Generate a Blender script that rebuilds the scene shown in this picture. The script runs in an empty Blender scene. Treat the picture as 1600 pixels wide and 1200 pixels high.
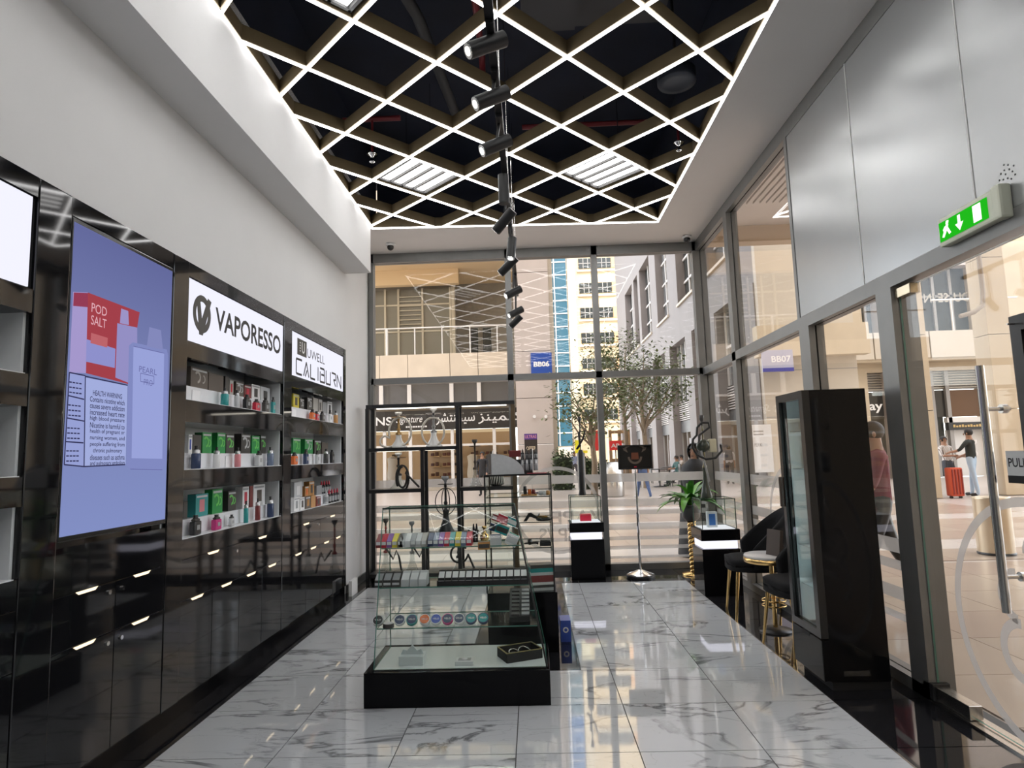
import bpy, bmesh, math, random
from mathutils import Vector, Matrix
from math import sin, cos, pi, radians

random.seed(7)
SC = bpy.context.scene
COL = SC.collection

# ------------------------------------------------------------------ camera
FPX, PITCH, YAW, ROLL, CAMZ = 997.46, 0.11164, 0.029265, -0.029899, 1.4476
_f = Vector((-sin(YAW) * cos(PITCH), cos(YAW) * cos(PITCH), sin(PITCH)))
_r = Vector((cos(YAW), sin(YAW), 0))
_u = _r.cross(_f)
CR = _r * cos(ROLL) + _u * sin(ROLL)
CU = -_r * sin(ROLL) + _u * cos(ROLL)
CF = _f
cam_d = bpy.data.cameras.new('camera')
cam = bpy.data.objects.new('camera', cam_d)
COL.objects.link(cam)
cam.matrix_world = Matrix(((CR.x, CU.x, -CF.x, 0), (CR.y, CU.y, -CF.y, 0), (CR.z, CU.z, -CF.z, CAMZ), (0, 0, 0, 1)))
cam_d.sensor_fit = 'HORIZONTAL'
cam_d.sensor_width = 36
cam_d.lens = 36 * FPX / 1600
cam_d.clip_start = 0.05
cam_d.clip_end = 500
SC.camera = cam

# ------------------------------------------------------------------ sky, sun, exposure
SC.view_settings.view_transform = 'Standard'
SC.view_settings.look = 'None'
SC.view_settings.gamma = 1
SC.view_settings.use_curve_mapping = False
SC.view_settings.exposure = 0.2
SC.cycles.transparent_max_bounces = 64
SC.cycles.max_bounces = 12
SC.cycles.glossy_bounces = 6
SC.cycles.caustics_reflective = False
SC.cycles.caustics_refractive = False
SC.cycles.sample_clamp_indirect = 6.0
w = bpy.data.worlds.new('world')
SC.world = w
w.use_nodes = True
nt = w.node_tree
bg = nt.nodes['Background']
sky = nt.nodes.new('ShaderNodeTexSky')
sky.sky_type = 'NISHITA'
sky.sun_disc = False
sky.sun_elevation = radians(50)
sky.sun_rotation = radians(190)
sky.air_density = 1.0
sky.dust_density = 2.0
SKYMIX = nt.nodes.new('ShaderNodeMixRGB')
SKYMIX.inputs['Fac'].default_value = 0.6
SKYMIX.inputs['Color2'].default_value = (5.2, 4.95, 4.75, 1)
nt.links.new(sky.outputs[0], SKYMIX.inputs['Color1'])
nt.links.new(SKYMIX.outputs[0], bg.inputs[0])
bg.inputs[1].default_value = 0.84
sun_d = bpy.data.lights.new('sun', 'SUN')
sun = bpy.data.objects.new('sun', sun_d)
COL.objects.link(sun)
sun_d.energy = 4.6
sun_d.angle = radians(0.5)
sun_d.color = (1.0, 0.93, 0.80)
SUNDIR = Vector((-0.14, 0.70, -0.76)).normalized()
sun.rotation_euler = SUNDIR.to_track_quat('-Z', 'Y').to_euler()
sun.location = (0, -20, 60)

LED = 11.0          # strength of the ceiling light lines


def P(px, py, ax, val):
    """world point where the sight line through a photo pixel meets a real plane"""
    d = CR * ((px - 800) / FPX) - CU * ((py - 600) / FPX) + CF
    o = Vector((0, 0, CAMZ))
    i = 'xyz'.index(ax)
    return o + d * ((val - o[i]) / d[i])


# ------------------------------------------------------------------ materials
MATS = {}


def M(name, col=(0.8, 0.8, 0.8), rough=0.5, metal=0.0, spec=0.5, emit=0.0, ecol=None, noise=0.0, nscale=12.0, bump=0.0, bscale=60.0, coat=0.0):
    if name in MATS:
        return MATS[name]
    m = bpy.data.materials.new(name)
    m.use_nodes = True
    n = m.node_tree
    b = n.nodes['Principled BSDF']
    b.inputs['Base Color'].default_value = (*col, 1)
    b.inputs['Roughness'].default_value = rough
    b.inputs['Metallic'].default_value = metal
    b.inputs['Specular IOR Level'].default_value = spec
    b.inputs['Coat Weight'].default_value = coat
    if emit:
        b.inputs['Emission Color'].default_value = (*(ecol or col), 1)
        b.inputs['Emission Strength'].default_value = emit
    if noise or bump:
        g = n.nodes.new('ShaderNodeNewGeometry')
        if noise:
            t = n.nodes.new('ShaderNodeTexNoise')
            t.inputs['Scale'].default_value = nscale
            t.inputs['Detail'].default_value = 5
            n.links.new(g.outputs['Position'], t.inputs['Vector'])
            r = n.nodes.new('ShaderNodeValToRGB')
            r.color_ramp.elements[0].position = 0.3
            r.color_ramp.elements[1].position = 0.7
            r.color_ramp.elements[0].color = (*[c * (1 - noise) for c in col], 1)
            r.color_ramp.elements[1].color = (*[min(1, c * (1 + noise)) for c in col], 1)
            n.links.new(t.outputs['Fac'], r.inputs['Fac'])
            n.links.new(r.outputs['Color'], b.inputs['Base Color'])
        if bump:
            t2 = n.nodes.new('ShaderNodeTexNoise')
            t2.inputs['Scale'].default_value = bscale
            n.links.new(g.outputs['Position'], t2.inputs['Vector'])
            bp = n.nodes.new('ShaderNodeBump')
            bp.inputs['Strength'].default_value = bump
            bp.inputs['Distance'].default_value = 0.02
            n.links.new(t2.outputs['Fac'], bp.inputs['Height'])
            n.links.new(bp.outputs['Normal'], b.inputs['Normal'])
    MATS[name] = m
    return m


def glass_mat(name, tint=(0.93, 0.96, 0.95), f0=0.035, rough=0.0, gain=1.0):
    if name in MATS:
        return MATS[name]
    m = bpy.data.materials.new(name)
    m.use_nodes = True
    n = m.node_tree
    n.nodes.remove(n.nodes['Principled BSDF'])
    out = n.nodes['Material Output']
    tr = n.nodes.new('ShaderNodeBsdfTransparent')
    tr.inputs['Color'].default_value = (*tint, 1)
    gl = n.nodes.new('ShaderNodeBsdfGlossy')
    gl.inputs['Roughness'].default_value = rough
    lw = n.nodes.new('ShaderNodeLayerWeight')
    lw.inputs['Blend'].default_value = 0.5
    pw = n.nodes.new('ShaderNodeMath'); pw.operation = 'POWER'
    pw.inputs[1].default_value = 5.0
    n.links.new(lw.outputs['Facing'], pw.inputs[0])
    ml = n.nodes.new('ShaderNodeMath'); ml.operation = 'MULTIPLY_ADD'
    ml.inputs[1].default_value = (1 - f0) * gain
    ml.inputs[2].default_value = f0
    n.links.new(pw.outputs[0], ml.inputs[0])
    mx = n.nodes.new('ShaderNodeMixShader')
    n.links.new(ml.outputs[0], mx.inputs[0])
    n.links.new(tr.outputs[0], mx.inputs[1])
    n.links.new(gl.outputs[0], mx.inputs[2])
    n.links.new(mx.outputs[0], out.inputs['Surface'])
    MATS[name] = m
    return m


def film_mat(name, col, alpha):
    m = bpy.data.materials.new(name)
    m.use_nodes = True
    n = m.node_tree
    n.nodes.remove(n.nodes['Principled BSDF'])
    out = n.nodes['Material Output']
    tr = n.nodes.new('ShaderNodeBsdfTransparent')
    df = n.nodes.new('ShaderNodeBsdfDiffuse'); df.inputs['Color'].default_value = (*col, 1)
    tl = n.nodes.new('ShaderNodeBsdfTranslucent'); tl.inputs['Color'].default_value = (*col, 1)
    a = n.nodes.new('ShaderNodeMixShader'); a.inputs[0].default_value = 0.5
    n.links.new(df.outputs[0], a.inputs[1]); n.links.new(tl.outputs[0], a.inputs[2])
    mx = n.nodes.new('ShaderNodeMixShader'); mx.inputs[0].default_value = alpha
    n.links.new(tr.outputs[0], mx.inputs[1]); n.links.new(a.outputs[0], mx.inputs[2])
    n.links.new(mx.outputs[0], out.inputs['Surface'])
    MATS[name] = m
    return m


def emit_mat(name, col, s):
    if name in MATS:
        return MATS[name]
    m = bpy.data.materials.new(name)
    m.use_nodes = True
    n = m.node_tree
    n.nodes.remove(n.nodes['Principled BSDF'])
    e = n.nodes.new('ShaderNodeEmission')
    e.inputs['Color'].default_value = (*col, 1)
    e.inputs['Strength'].default_value = s
    n.links.new(e.outputs[0], n.nodes['Material Output'].inputs['Surface'])
    MATS[name] = m
    return m


def marble_mat():
    m = bpy.data.materials.new('white_marble_tile')
    m.use_nodes = True
    n = m.node_tree
    L = n.links
    b = n.nodes['Principled BSDF']
    b.inputs['Roughness'].default_value = 0.035
    b.inputs['IOR'].default_value = 1.7
    b.inputs['Specular IOR Level'].default_value = 0.85
    g = n.nodes.new('ShaderNodeNewGeometry')
    oi = n.nodes.new('ShaderNodeObjectInfo')
    mul = n.nodes.new('ShaderNodeVectorMath'); mul.operation = 'MULTIPLY'
    mul.inputs[1].default_value = (0.0, 0.0, 1.0)
    cmb = n.nodes.new('ShaderNodeCombineXYZ')
    sc = n.nodes.new('ShaderNodeMath'); sc.operation = 'MULTIPLY'; sc.inputs[1].default_value = 9.0
    L.new(oi.outputs['Random'], sc.inputs[0])
    L.new(sc.outputs[0], cmb.inputs['Z'])
    add = n.nodes.new('ShaderNodeVectorMath'); add.operation = 'ADD'
    L.new(g.outputs['Position'], add.inputs[0]); L.new(cmb.outputs[0], add.inputs[1])
    mp = n.nodes.new('ShaderNodeMapping')
    mp.inputs['Rotation'].default_value = (0, 0, radians(32))
    mp.inputs['Scale'].default_value = (0.75, 2.3, 1.0)
    L.new(add.outputs[0], mp.inputs['Vector'])
    def ridge(scale, width, detail, dist):
        t = n.nodes.new('ShaderNodeTexNoise')
        t.inputs['Scale'].default_value = scale
        t.inputs['Detail'].default_value = detail
        t.inputs['Roughness'].default_value = 0.55
        t.inputs['Distortion'].default_value = dist
        L.new(mp.outputs[0], t.inputs['Vector'])
        s = n.nodes.new('ShaderNodeMath'); s.operation = 'SUBTRACT'; s.inputs[1].default_value = 0.5
        L.new(t.outputs['Fac'], s.inputs[0])
        a = n.nodes.new('ShaderNodeMath'); a.operation = 'ABSOLUTE'
        L.new(s.outputs[0], a.inputs[0])
        r = n.nodes.new('ShaderNodeMapRange')
        r.inputs['From Min'].default_value = 0.0; r.inputs['From Max'].default_value = width
        r.inputs['To Min'].default_value = 1.0; r.inputs['To Max'].default_value = 0.0
        L.new(a.outputs[0], r.inputs['Value'])
        return r.outputs[0]
    v1 = ridge(0.95, 0.026, 9, 1.3)
    v2 = ridge(2.6, 0.008, 5, 0.7)
    k = n.nodes.new('ShaderNodeTexNoise'); k.inputs['Scale'].default_value = 1.6
    L.new(add.outputs[0], k.inputs['Vector'])
    kr = n.nodes.new('ShaderNodeMapRange')
    kr.inputs['From Min'].default_value = 0.44; kr.inputs['From Max'].default_value = 0.54
    L.new(k.outputs['Fac'], kr.inputs['Value'])
    a1 = n.nodes.new('ShaderNodeMath'); a1.operation = 'MULTIPLY'
    L.new(v1, a1.inputs[0]); L.new(kr.outputs[0], a1.inputs[1])
    a2 = n.nodes.new('ShaderNodeMath'); a2.operation = 'MULTIPLY'; a2.inputs[1].default_value = 0.25
    L.new(v2, a2.inputs[0])
    mxx = n.nodes.new('ShaderNodeMath'); mxx.operation = 'MAXIMUM'
    L.new(a1.outputs[0], mxx.inputs[0]); L.new(a2.outputs[0], mxx.inputs[1])
    c = n.nodes.new('ShaderNodeMixRGB')
    c.inputs['Color1'].default_value = (0.57, 0.59, 0.605, 1)
    c.inputs['Color2'].default_value = (0.17, 0.175, 0.18, 1)
    L.new(mxx.outputs[0], c.inputs['Fac'])
    L.new(c.outputs[0], b.inputs['Base Color'])
    MATS['marble'] = m
    return m


def wood_like(name, c1, c2, scale=(1, 12, 12), rough=0.4):
    m = M(name, c1, rough)
    n = m.node_tree
    g = n.nodes.new('ShaderNodeNewGeometry')
    mp = n.nodes.new('ShaderNodeMapping'); mp.inputs['Scale'].default_value = scale
    n.links.new(g.outputs['Position'], mp.inputs['Vector'])
    t = n.nodes.new('ShaderNodeTexNoise'); t.inputs['Scale'].default_value = 3; t.inputs['Detail'].default_value = 6
    n.links.new(mp.outputs[0], t.inputs['Vector'])
    r = n.nodes.new('ShaderNodeValToRGB')
    r.color_ramp.elements[0].color = (*c1, 1); r.color_ramp.elements[1].color = (*c2, 1)
    r.color_ramp.elements[0].position = 0.35; r.color_ramp.elements[1].position = 0.65
    n.links.new(t.outputs['Fac'], r.inputs['Fac'])
    n.links.new(r.outputs['Color'], n.nodes['Principled BSDF'].inputs['Base Color'])
    return m


marble_mat()
GLASS = glass_mat('window_glass', (0.965, 0.97, 0.965), 0.016)
CASEGL = glass_mat('case_glass', (0.965, 0.985, 0.975), 0.012, gain=0.3)
GEDGE = M('glass_edge_green', (0.07, 0.2, 0.16), 0.15, spec=0.8)
GEDGE_D = M('glass_edge_dark', (0.02, 0.035, 0.03), 0.2)
BLK = M('black_gloss_laminate', (0.006, 0.006, 0.007), 0.05, spec=0.5)
BLKP = M('black_plinth_gloss', (0.004, 0.004, 0.005), 0.08, spec=0.15)
BLKF = M('black_polished_tile', (0.012, 0.012, 0.014), 0.05, spec=0.7)
BLKM = M('black_satin_metal', (0.013, 0.013, 0.014), 0.35)
BLKD = M('black_matte', (0.01, 0.01, 0.011), 0.7)
MIRB = M('black_mirror_trim', (0.09, 0.088, 0.085), 0.12, metal=0.85)
WALLP = M('white_wall_paint', (0.68, 0.68, 0.68), 0.65, noise=0.015, nscale=3)
CEILP = M('white_ceiling_paint', (0.84, 0.82, 0.80), 0.7, noise=0.015, nscale=2)
ALU = M('grey_aluminium_frame', (0.21, 0.21, 0.205), 0.38, metal=0.55, noise=0.05, nscale=6)
ALUP = M('brushed_grey_panel', (0.40, 0.41, 0.41), 0.27, metal=0.6, noise=0.03, nscale=2.5)
STEEL = M('stainless_steel', (0.55, 0.54, 0.52), 0.25, metal=1.0)
CHROME = M('chrome', (0.75, 0.75, 0.75), 0.08, metal=1.0)
GOLD = M('polished_gold', (0.75, 0.5, 0.2), 0.2, metal=1.0)
WHT = M('white_plastic', (0.8, 0.8, 0.8), 0.35)
GRYP = M('grey_plastic', (0.35, 0.35, 0.35), 0.4)
FROST = film_mat('frosted_film', (0.62, 0.60, 0.58), 0.62)
FROSTL = film_mat('frosted_lettering', (0.30, 0.29, 0.28), 0.5)
FROST2 = film_mat('frosted_film_thin', (0.55, 0.54, 0.52), 0.42)
LEDM = emit_mat('led_white', (1.0, 0.99, 0.985), LED)
LEDS = emit_mat('led_shelf', (1.0, 0.93, 0.8), 5.0)
GLOWW = emit_mat('glow_white', (0.93, 0.92, 1.0), 1.15)
WARM = emit_mat('glow_brass', (1.0, 0.8, 0.52), 1.6)


# ------------------------------------------------------------------ mesh builder
class MB:
    def __init__(s):
        s.v = []; s.f = []; s.mi = []; s.cur = 0; s.sm = []; s.smooth = False

    def mat(s, i):
        s.cur = i; return s

    def add(s, vs, fs, smooth=None):
        o = len(s.v)
        s.v += [tuple(x) for x in vs]
        for f in fs:
            s.f.append([i + o for i in f]); s.mi.append(s.cur)
            s.sm.append(s.smooth if smooth is None else smooth)
        return s

    def box(s, x0, x1, y0, y1, z0, z1):
        x0, x1 = min(x0, x1), max(x0, x1); y0, y1 = min(y0, y1), max(y0, y1); z0, z1 = min(z0, z1), max(z0, z1)
        return s.add([(x0, y0, z0), (x1, y0, z0), (x1, y1, z0), (x0, y1, z0), (x0, y0, z1), (x1, y0, z1), (x1, y1, z1), (x0, y1, z1)],
                     [(0, 3, 2, 1), (4, 5, 6, 7), (0, 1, 5, 4), (1, 2, 6, 5), (2, 3, 7, 6), (3, 0, 4, 7)])

    def obox(s, c, size, rot=None):
        """box with centre, size and a 3x3 / euler rotation"""
        R = Matrix.Identity(3) if rot is None else (rot if isinstance(rot, Matrix) else Matrix.Rotation(rot, 3, 'Z'))
        hx, hy, hz = [q / 2 for q in size]
        vs = []
        for x, y, z in [(-1, -1, -1), (1, -1, -1), (1, 1, -1), (-1, 1, -1), (-1, -1, 1), (1, -1, 1), (1, 1, 1), (-1, 1, 1)]:
            vs.append(Vector(c) + R @ Vector((x * hx, y * hy, z * hz)))
        return s.add(vs, [(0, 3, 2, 1), (4, 5, 6, 7), (0, 1, 5, 4), (1, 2, 6, 5), (2, 3, 7, 6), (3, 0, 4, 7)])

    def rbox(s, x0, x1, y0, y1, z0, z1, b=0.01):
        """box with chamfered edges"""
        bm = bmesh.new()
        bmesh.ops.create_cube(bm, size=1)
        for v in bm.verts:
            v.co = Vector(((x0 + x1) / 2 + v.co.x * (x1 - x0), (y0 + y1) / 2 + v.co.y * (y1 - y0), (z0 + z1) / 2 + v.co.z * (z1 - z0)))
        bmesh.ops.bevel(bm, geom=bm.edges[:], offset=b, segments=2, affect='EDGES', profile=0.6)
        bm.verts.index_update()
        s.add([v.co[:] for v in bm.verts], [[v.index for v in f.verts] for f in bm.faces], False)
        bm.free()
        return s

    def beam(s, p0, p1, w, h, up=(0, 0, 1)):
        p0 = Vector(p0); p1 = Vector(p1); d = (p1 - p0).normalized()
        u = Vector(up); sd = d.cross(u)
        if sd.length < 1e-5:
            sd = Vector((1, 0, 0))
        sd.normalize(); u = sd.cross(d).normalized()
        vs = []
        for p in (p0, p1):
            for a, b in ((-1, -1), (1, -1), (1, 1), (-1, 1)):
                vs.append(p + sd * (a * w / 2) + u * (b * h / 2))
        return s.add(vs, [(0, 1, 2, 3), (7, 6, 5, 4), (0, 4, 5, 1), (1, 5, 6, 2), (2, 6, 7, 3), (3, 7, 4, 0)])

    def cyl(s, p0, p1, r0, r1=None, n=16, cap=True):
        r1 = r0 if r1 is None else r1
        p0 = Vector(p0); p1 = Vector(p1); d = (p1 - p0).normalized()
        a = d.orthogonal().normalized(); b = d.cross(a)
        vs = []
        for p, r in ((p0, r0), (p1, r1)):
            for i in range(n):
                t = 2 * pi * i / n
                vs.append(p + (a * cos(t) + b * sin(t)) * r)
        s.add(vs, [(i, (i + 1) % n, n + (i + 1) % n, n + i) for i in range(n)], True)
        if cap:
            s.add(vs[:n], [list(range(n))[::-1]], False); s.add(vs[n:], [list(range(n))], False)
        return s

    def lathe(s, prof, c=(0, 0, 0), n=18):
        vs = []
        for r, z in prof:
            for i in range(n):
                t = 2 * pi * i / n
                vs.append((c[0] + r * cos(t), c[1] + r * sin(t), c[2] + z))
        fs = []
        for k in range(len(prof) - 1):
            for i in range(n):
                fs.append((k * n + i, k * n + (i + 1) % n, (k + 1) * n + (i + 1) % n, (k + 1) * n + i))
        s.add(vs, fs, True)
        s.add(vs[:n], [list(range(n))[::-1]], False); s.add(vs[-n:], [list(range(n))], False)
        return s

    def tube(s, pts, r, n=8, closed=False):
        pts = [Vector(p) for p in pts]
        m = len(pts); vs = []
        nrm = None
        for k in range(m):
            a = pts[(k - 1) % m] if closed or k else pts[0]
            b = pts[(k + 1) % m] if closed or k < m - 1 else pts[-1]
            t = (b - a).normalized()
            nrm = t.orthogonal().normalized() if nrm is None else (nrm - t * nrm.dot(t)).normalized()
            bn = t.cross(nrm)
            rr = r[k] if isinstance(r, (list, tuple)) else r
            for i in range(n):
                q = 2 * pi * i / n
                vs.append(pts[k] + (nrm * cos(q) + bn * sin(q)) * rr)
        fs = []
        for k in range(m if closed else m - 1):
            k2 = (k + 1) % m
            for i in range(n):
                fs.append((k * n + i, k * n + (i + 1) % n, k2 * n + (i + 1) % n, k2 * n + i))
        s.add(vs, fs, True)
        if not closed:
            s.add(vs[:n], [list(range(n))[::-1]], False); s.add(vs[-n:], [list(range(n))], False)
        return s

    def sphere(s, c, r, sx=1, sy=1, sz=1, n=12, m=8):
        vs = [(c[0], c[1], c[2] - r * sz)]
        for j in range(1, m):
            ph = -pi / 2 + pi * j / m
            for i in range(n):
                t = 2 * pi * i / n
                vs.append((c[0] + r * sx * cos(ph) * cos(t), c[1] + r * sy * cos(ph) * sin(t), c[2] + r * sz * sin(ph)))
        vs.append((c[0], c[1], c[2] + r * sz))
        fs = [(0, 1 + (i + 1) % n, 1 + i) for i in range(n)]
        for j in range(m - 2):
            for i in range(n):
                fs.append((1 + j * n + i, 1 + j * n + (i + 1) % n, 1 + (j + 1) * n + (i + 1) % n, 1 + (j + 1) * n + i))
        q = 1 + (m - 2) * n; e = len(vs) - 1
        fs += [(q + i, q + (i + 1) % n, e) for i in range(n)]
        return s.add(vs, fs, True)

    def prism(s, poly, o, ex, ey, th):
        """polygon (2d) in the plane o + a*ex + b*ey, thickened by th along ex x ey"""
        o = Vector(o); ex = Vector(ex); ey = Vector(ey); nz = ex.cross(ey).normalized()
        n = len(poly)
        vs = [o + ex * a + ey * b for a, b in poly] + [o + ex * a + ey * b + nz * th for a, b in poly]
        fs = [list(range(n))[::-1], list(range(n, 2 * n))] + [(i, (i + 1) % n, n + (i + 1) % n, n + i) for i in range(n)]
        return s.add(vs, fs, False)

    def ring(s, o, ex, ey, r0, r1, th, n=40, a0=0, a1=2 * pi):
        o = Vector(o); ex = Vector(ex); ey = Vector(ey); nz = ex.cross(ey).normalized()
        full = abs(a1 - a0 - 2 * pi) < 1e-4
        m = n if full else n + 1
        vs = []
        for k in range(m):
            t = a0 + (a1 - a0) * k / n
            for r, h in ((r0, 0), (r1, 0), (r1, th), (r0, th)):
                vs.append(o + (ex * cos(t) + ey * sin(t)) * r + nz * h)
        fs = []
        for k in range(n):
            k2 = (k + 1) % m
            for j in range(4):
                fs.append((k * 4 + j, k * 4 + (j + 1) % 4, k2 * 4 + (j + 1) % 4, k2 * 4 + j))
        if not full:
            fs += [(0, 1, 2, 3), (m * 4 - 1, m * 4 - 2, m * 4 - 3, m * 4 - 4)]
        return s.add(vs, fs, False)

    def bounds(s):
        xs = list(zip(*s.v))
        return [(min(q), max(q)) for q in xs]

    def mesh(s, name, off=(0, 0, 0)):
        me = bpy.data.meshes.new(name)
        me.from_pydata([(a - off[0], b - off[1], c - off[2]) for a, b, c in s.v], [], s.f)
        me.polygons.foreach_set('material_index', s.mi)
        me.polygons.foreach_set('use_smooth', s.sm)
        me.update()
        bm = bmesh.new(); bm.from_mesh(me)
        bmesh.ops.recalc_face_normals(bm, faces=bm.faces)
        bm.to_mesh(me); bm.free()
        return me

    def build(s, name, mats, parent=None, local=False, label=None, cat=None, group=None, kind=None):
        off = (0, 0, 0)
        if parent is not None and not local:
            off = ORG.get(parent.name, (0, 0, 0))
        elif parent is None and not local:
            b = s.bounds(); off = ((b[0][0] + b[0][1]) / 2, (b[1][0] + b[1][1]) / 2, b[2][0])
        me = s.mesh(name, off)
        for m in (mats if isinstance(mats, (list, tuple)) else [mats]):
            me.materials.append(m)
        o = bpy.data.objects.new(name, me)
        COL.objects.link(o)
        if parent is not None:
            o.parent = parent
            ORG[o.name] = ORG.get(parent.name, (0, 0, 0))
        elif not local:
            o.location = off
            ORG[o.name] = off
        tag(o, label, cat, group, kind)
        return o


ORG = {}


def tag(o, label=None, cat=None, group=None, kind=None):
    if label: o['label'] = label
    if cat: o['category'] = cat
    if group: o['group'] = group
    if kind: o['kind'] = kind
    return o


def thing(name, label, cat, loc=(0, 0, 0), rz=0.0, group=None, kind=None):
    o = bpy.data.objects.new(name, None)
    o.empty_display_size = 0.1
    COL.objects.link(o)
    o.location = loc
    o.rotation_euler = (0, 0, rz)
    ORG[o.name] = tuple(loc)
    return tag(o, label, cat, group, kind)


def copy_tree(o, parent=None, loc=None, rz=None, label=None):
    c = o.copy()
    COL.objects.link(c)
    c.parent = parent
    if loc is not None: c.location = loc
    if rz is not None: c.rotation_euler = (0, 0, rz)
    if label: c['label'] = label
    for ch in list(o.children):
        copy_tree(ch, c)
    return c


def box(name, x0, x1, y0, y1, z0, z1, m, parent=None, **k):
    return MB().box(x0, x1, y0, y1, z0, z1).build(name, m, parent, **k)


_fc = {}


def text_polys(body, offset=0.0, shear=0.0, spacing=1.0):
    key = (body, offset, shear, spacing)
    if key not in _fc:
        c = bpy.data.curves.new('lettering', 'FONT')
        c.body = body; c.offset = offset; c.shear = shear; c.space_character = spacing
        c.resolution_u = 3
        o = bpy.data.objects.new('lettering', c)
        COL.objects.link(o)
        dg = bpy.context.evaluated_depsgraph_get()
        me = bpy.data.meshes.new_from_object(o.evaluated_get(dg))
        vs = [v.co[:] for v in me.vertices]; fs = [list(p.vertices) for p in me.polygons]
        bpy.data.objects.remove(o); bpy.data.curves.remove(c); bpy.data.meshes.remove(me)
        _fc[key] = (vs, fs)
    return _fc[key]


def text(mb, body, o, ex, ey, wid, hei=None, off=0.0, shear=0.0, spacing=1.0, anchor='l'):
    """flat lettering fitted into a wid x hei box whose lower left is o; ex, ey are unit directions"""
    vs, fs = text_polys(body, off, shear, spacing)
    x0 = min(v[0] for v in vs); x1 = max(v[0] for v in vs); y0 = min(v[1] for v in vs); y1 = max(v[1] for v in vs)
    sx = wid / (x1 - x0)
    sy = sx if hei is None else hei / (y1 - y0)
    o = Vector(o); ex = Vector(ex); ey = Vector(ey)
    return mb.add([o + ex * ((v[0] - x0) * sx) + ey * ((v[1] - y0) * sy) for v in vs], fs, False)


def pane(mb, x0, x1, y0, y1, z0, z1):
    """glass slab: big faces use slot 0, edges slot 1"""
    d = [x1 - x0, y1 - y0, z1 - z0]
    thin = d.index(min(d))
    vs = [(x0, y0, z0), (x1, y0, z0), (x1, y1, z0), (x0, y1, z0), (x0, y0, z1), (x1, y0, z1), (x1, y1, z1), (x0, y1, z1)]
    fs = {'z': [(0, 3, 2, 1), (4, 5, 6, 7)], 'y': [(0, 1, 5, 4), (2, 3, 7, 6)], 'x': [(1, 2, 6, 5), (3, 0, 4, 7)]}
    for i, a in enumerate('xyz'):
        mb.mat(0 if i == thin else 1)
        mb.add(vs, fs[a])
    mb.mat(0)
    return mb


# ================================================================== THE ROOM
XL, XR = -2.09, 2.25         # left wall / cabinet face, right glazing line
YB, YG = -3.6, 8.2           # back wall, shop front glass
ZC = 4.15                    # ceiling

# ---- floor: slab, white marble tiles, black border tiles
flo = box('floor', -2.6, 2.40, YB - .1, YG + 0.12, -0.12, -0.006, M('floor_grout', (0.06, 0.06, 0.06), 0.6))
tag(flo, kind='structure')
_tm = {}


def tile(x0, x1, y0, y1, m, name='tile', g=0.0028):
    key = (round(x1 - x0, 3), round(y1 - y0, 3), m.name)
    if key not in _tm:
        _tm[key] = MB().box(g - (x1 - x0) / 2, (x1 - x0) / 2 - g, g - (y1 - y0) / 2, (y1 - y0) / 2 - g, -0.012, 0).mesh(name)
        _tm[key].materials.append(m)
    o = bpy.data.objects.new(name, _tm[key])
    COL.objects.link(o)
    o.parent = flo
    of = ORG[flo.name]
    o.location = ((x0 + x1) / 2 - of[0], (y0 + y1) / 2 - of[1], -of[2])
    return o


TX0, TY0 = -1.930, 3.296
for k in range(-11, 7):
    for i in range(6):
        xa, xb = TX0 + .6 * i, TX0 + .6 * (i + 1)
        ya, yb = TY0 + .6 * k, TY0 + .6 * (k + 1)
        if k == 6:
            yb = 7.42
        if i in (2, 3) and 2 <= k <= 6:      # black inset strip under the glass cases
            cut0, cut1 = -0.50, 0.275
            if i == 2:
                tile(xa, cut0, ya, yb, MATS['marble']); tile(cut0, xb, ya, yb, BLKF, 'black_tile')
            else:
                tile(xa, cut1, ya, yb, BLKF, 'black_tile'); tile(cut1, xb, ya, yb, MATS['marble'])
        else:
            tile(xa, xb, ya, yb, MATS['marble'])
for k in range(-11, 8):
    ya, yb = TY0 + .6 * k, min(TY0 + .6 * (k + 1), 8.28)
    tile(1.67, 2.32, ya, yb, BLKF, 'black_tile')
    tile(-2.12, -1.93, ya, yb, BLKF, 'black_tile')
for i in range(6):
    tile(TX0 + .6 * i, TX0 + .6 * (i + 1), 7.42, 8.28, BLKF, 'black_tile')
# brass edge between white and black
for nm, a in (('metal_edge_strip', (1.664, 1.674, YB, 7.42)),):
    box(nm, a[0], a[1], a[2], a[3], -0.01, 0.0015, STEEL, flo)

# ---- left wall (the cabinets are built into it), soffit beam, back wall
WX = XL - .012
wl = MB().box(XL - .55, XL - .35, YB, YG + .15, 0, ZC + 1.2)
wl.box(XL - .35, WX, YB, YG + .15, 2.70, ZC)
wl.box(XL - .35, WX, 7.11, YG + .15, 0, 2.70)
wl.box(XL - .35, WX, YB, -0.6, 0, 2.70)
wl.build('wall_left', WALLP, kind='structure')
box('trim_1', WX, -1.80, YB, 7.12, 3.59, ZC + .2, WALLP, kind='structure')       # boxed soffit beam
box('baseboard_left', WX, XL + .006, 7.16, YG - .06, 0, 0.085, M('dark_skirting', (0.06, 0.06, 0.06), 0.4), kind='structure')
box('wall_back', XL - .55, XR + .3, YB - .15, YB, 0, ZC + 1.2, M('back_wall_grey', (0.32, 0.31, 0.30), 0.5), kind='structure')
box('trim_2', -2.02, -1.985, 6.98, 7.20, 0, 0.16, WHT, kind='structure')

# ---- ceiling ring around the opening
OL, OR_ = -1.80, 1.575


def yk(k, x):
    return 3.66 + 0.4615 * k * (1 + 0.013 * x)


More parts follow.
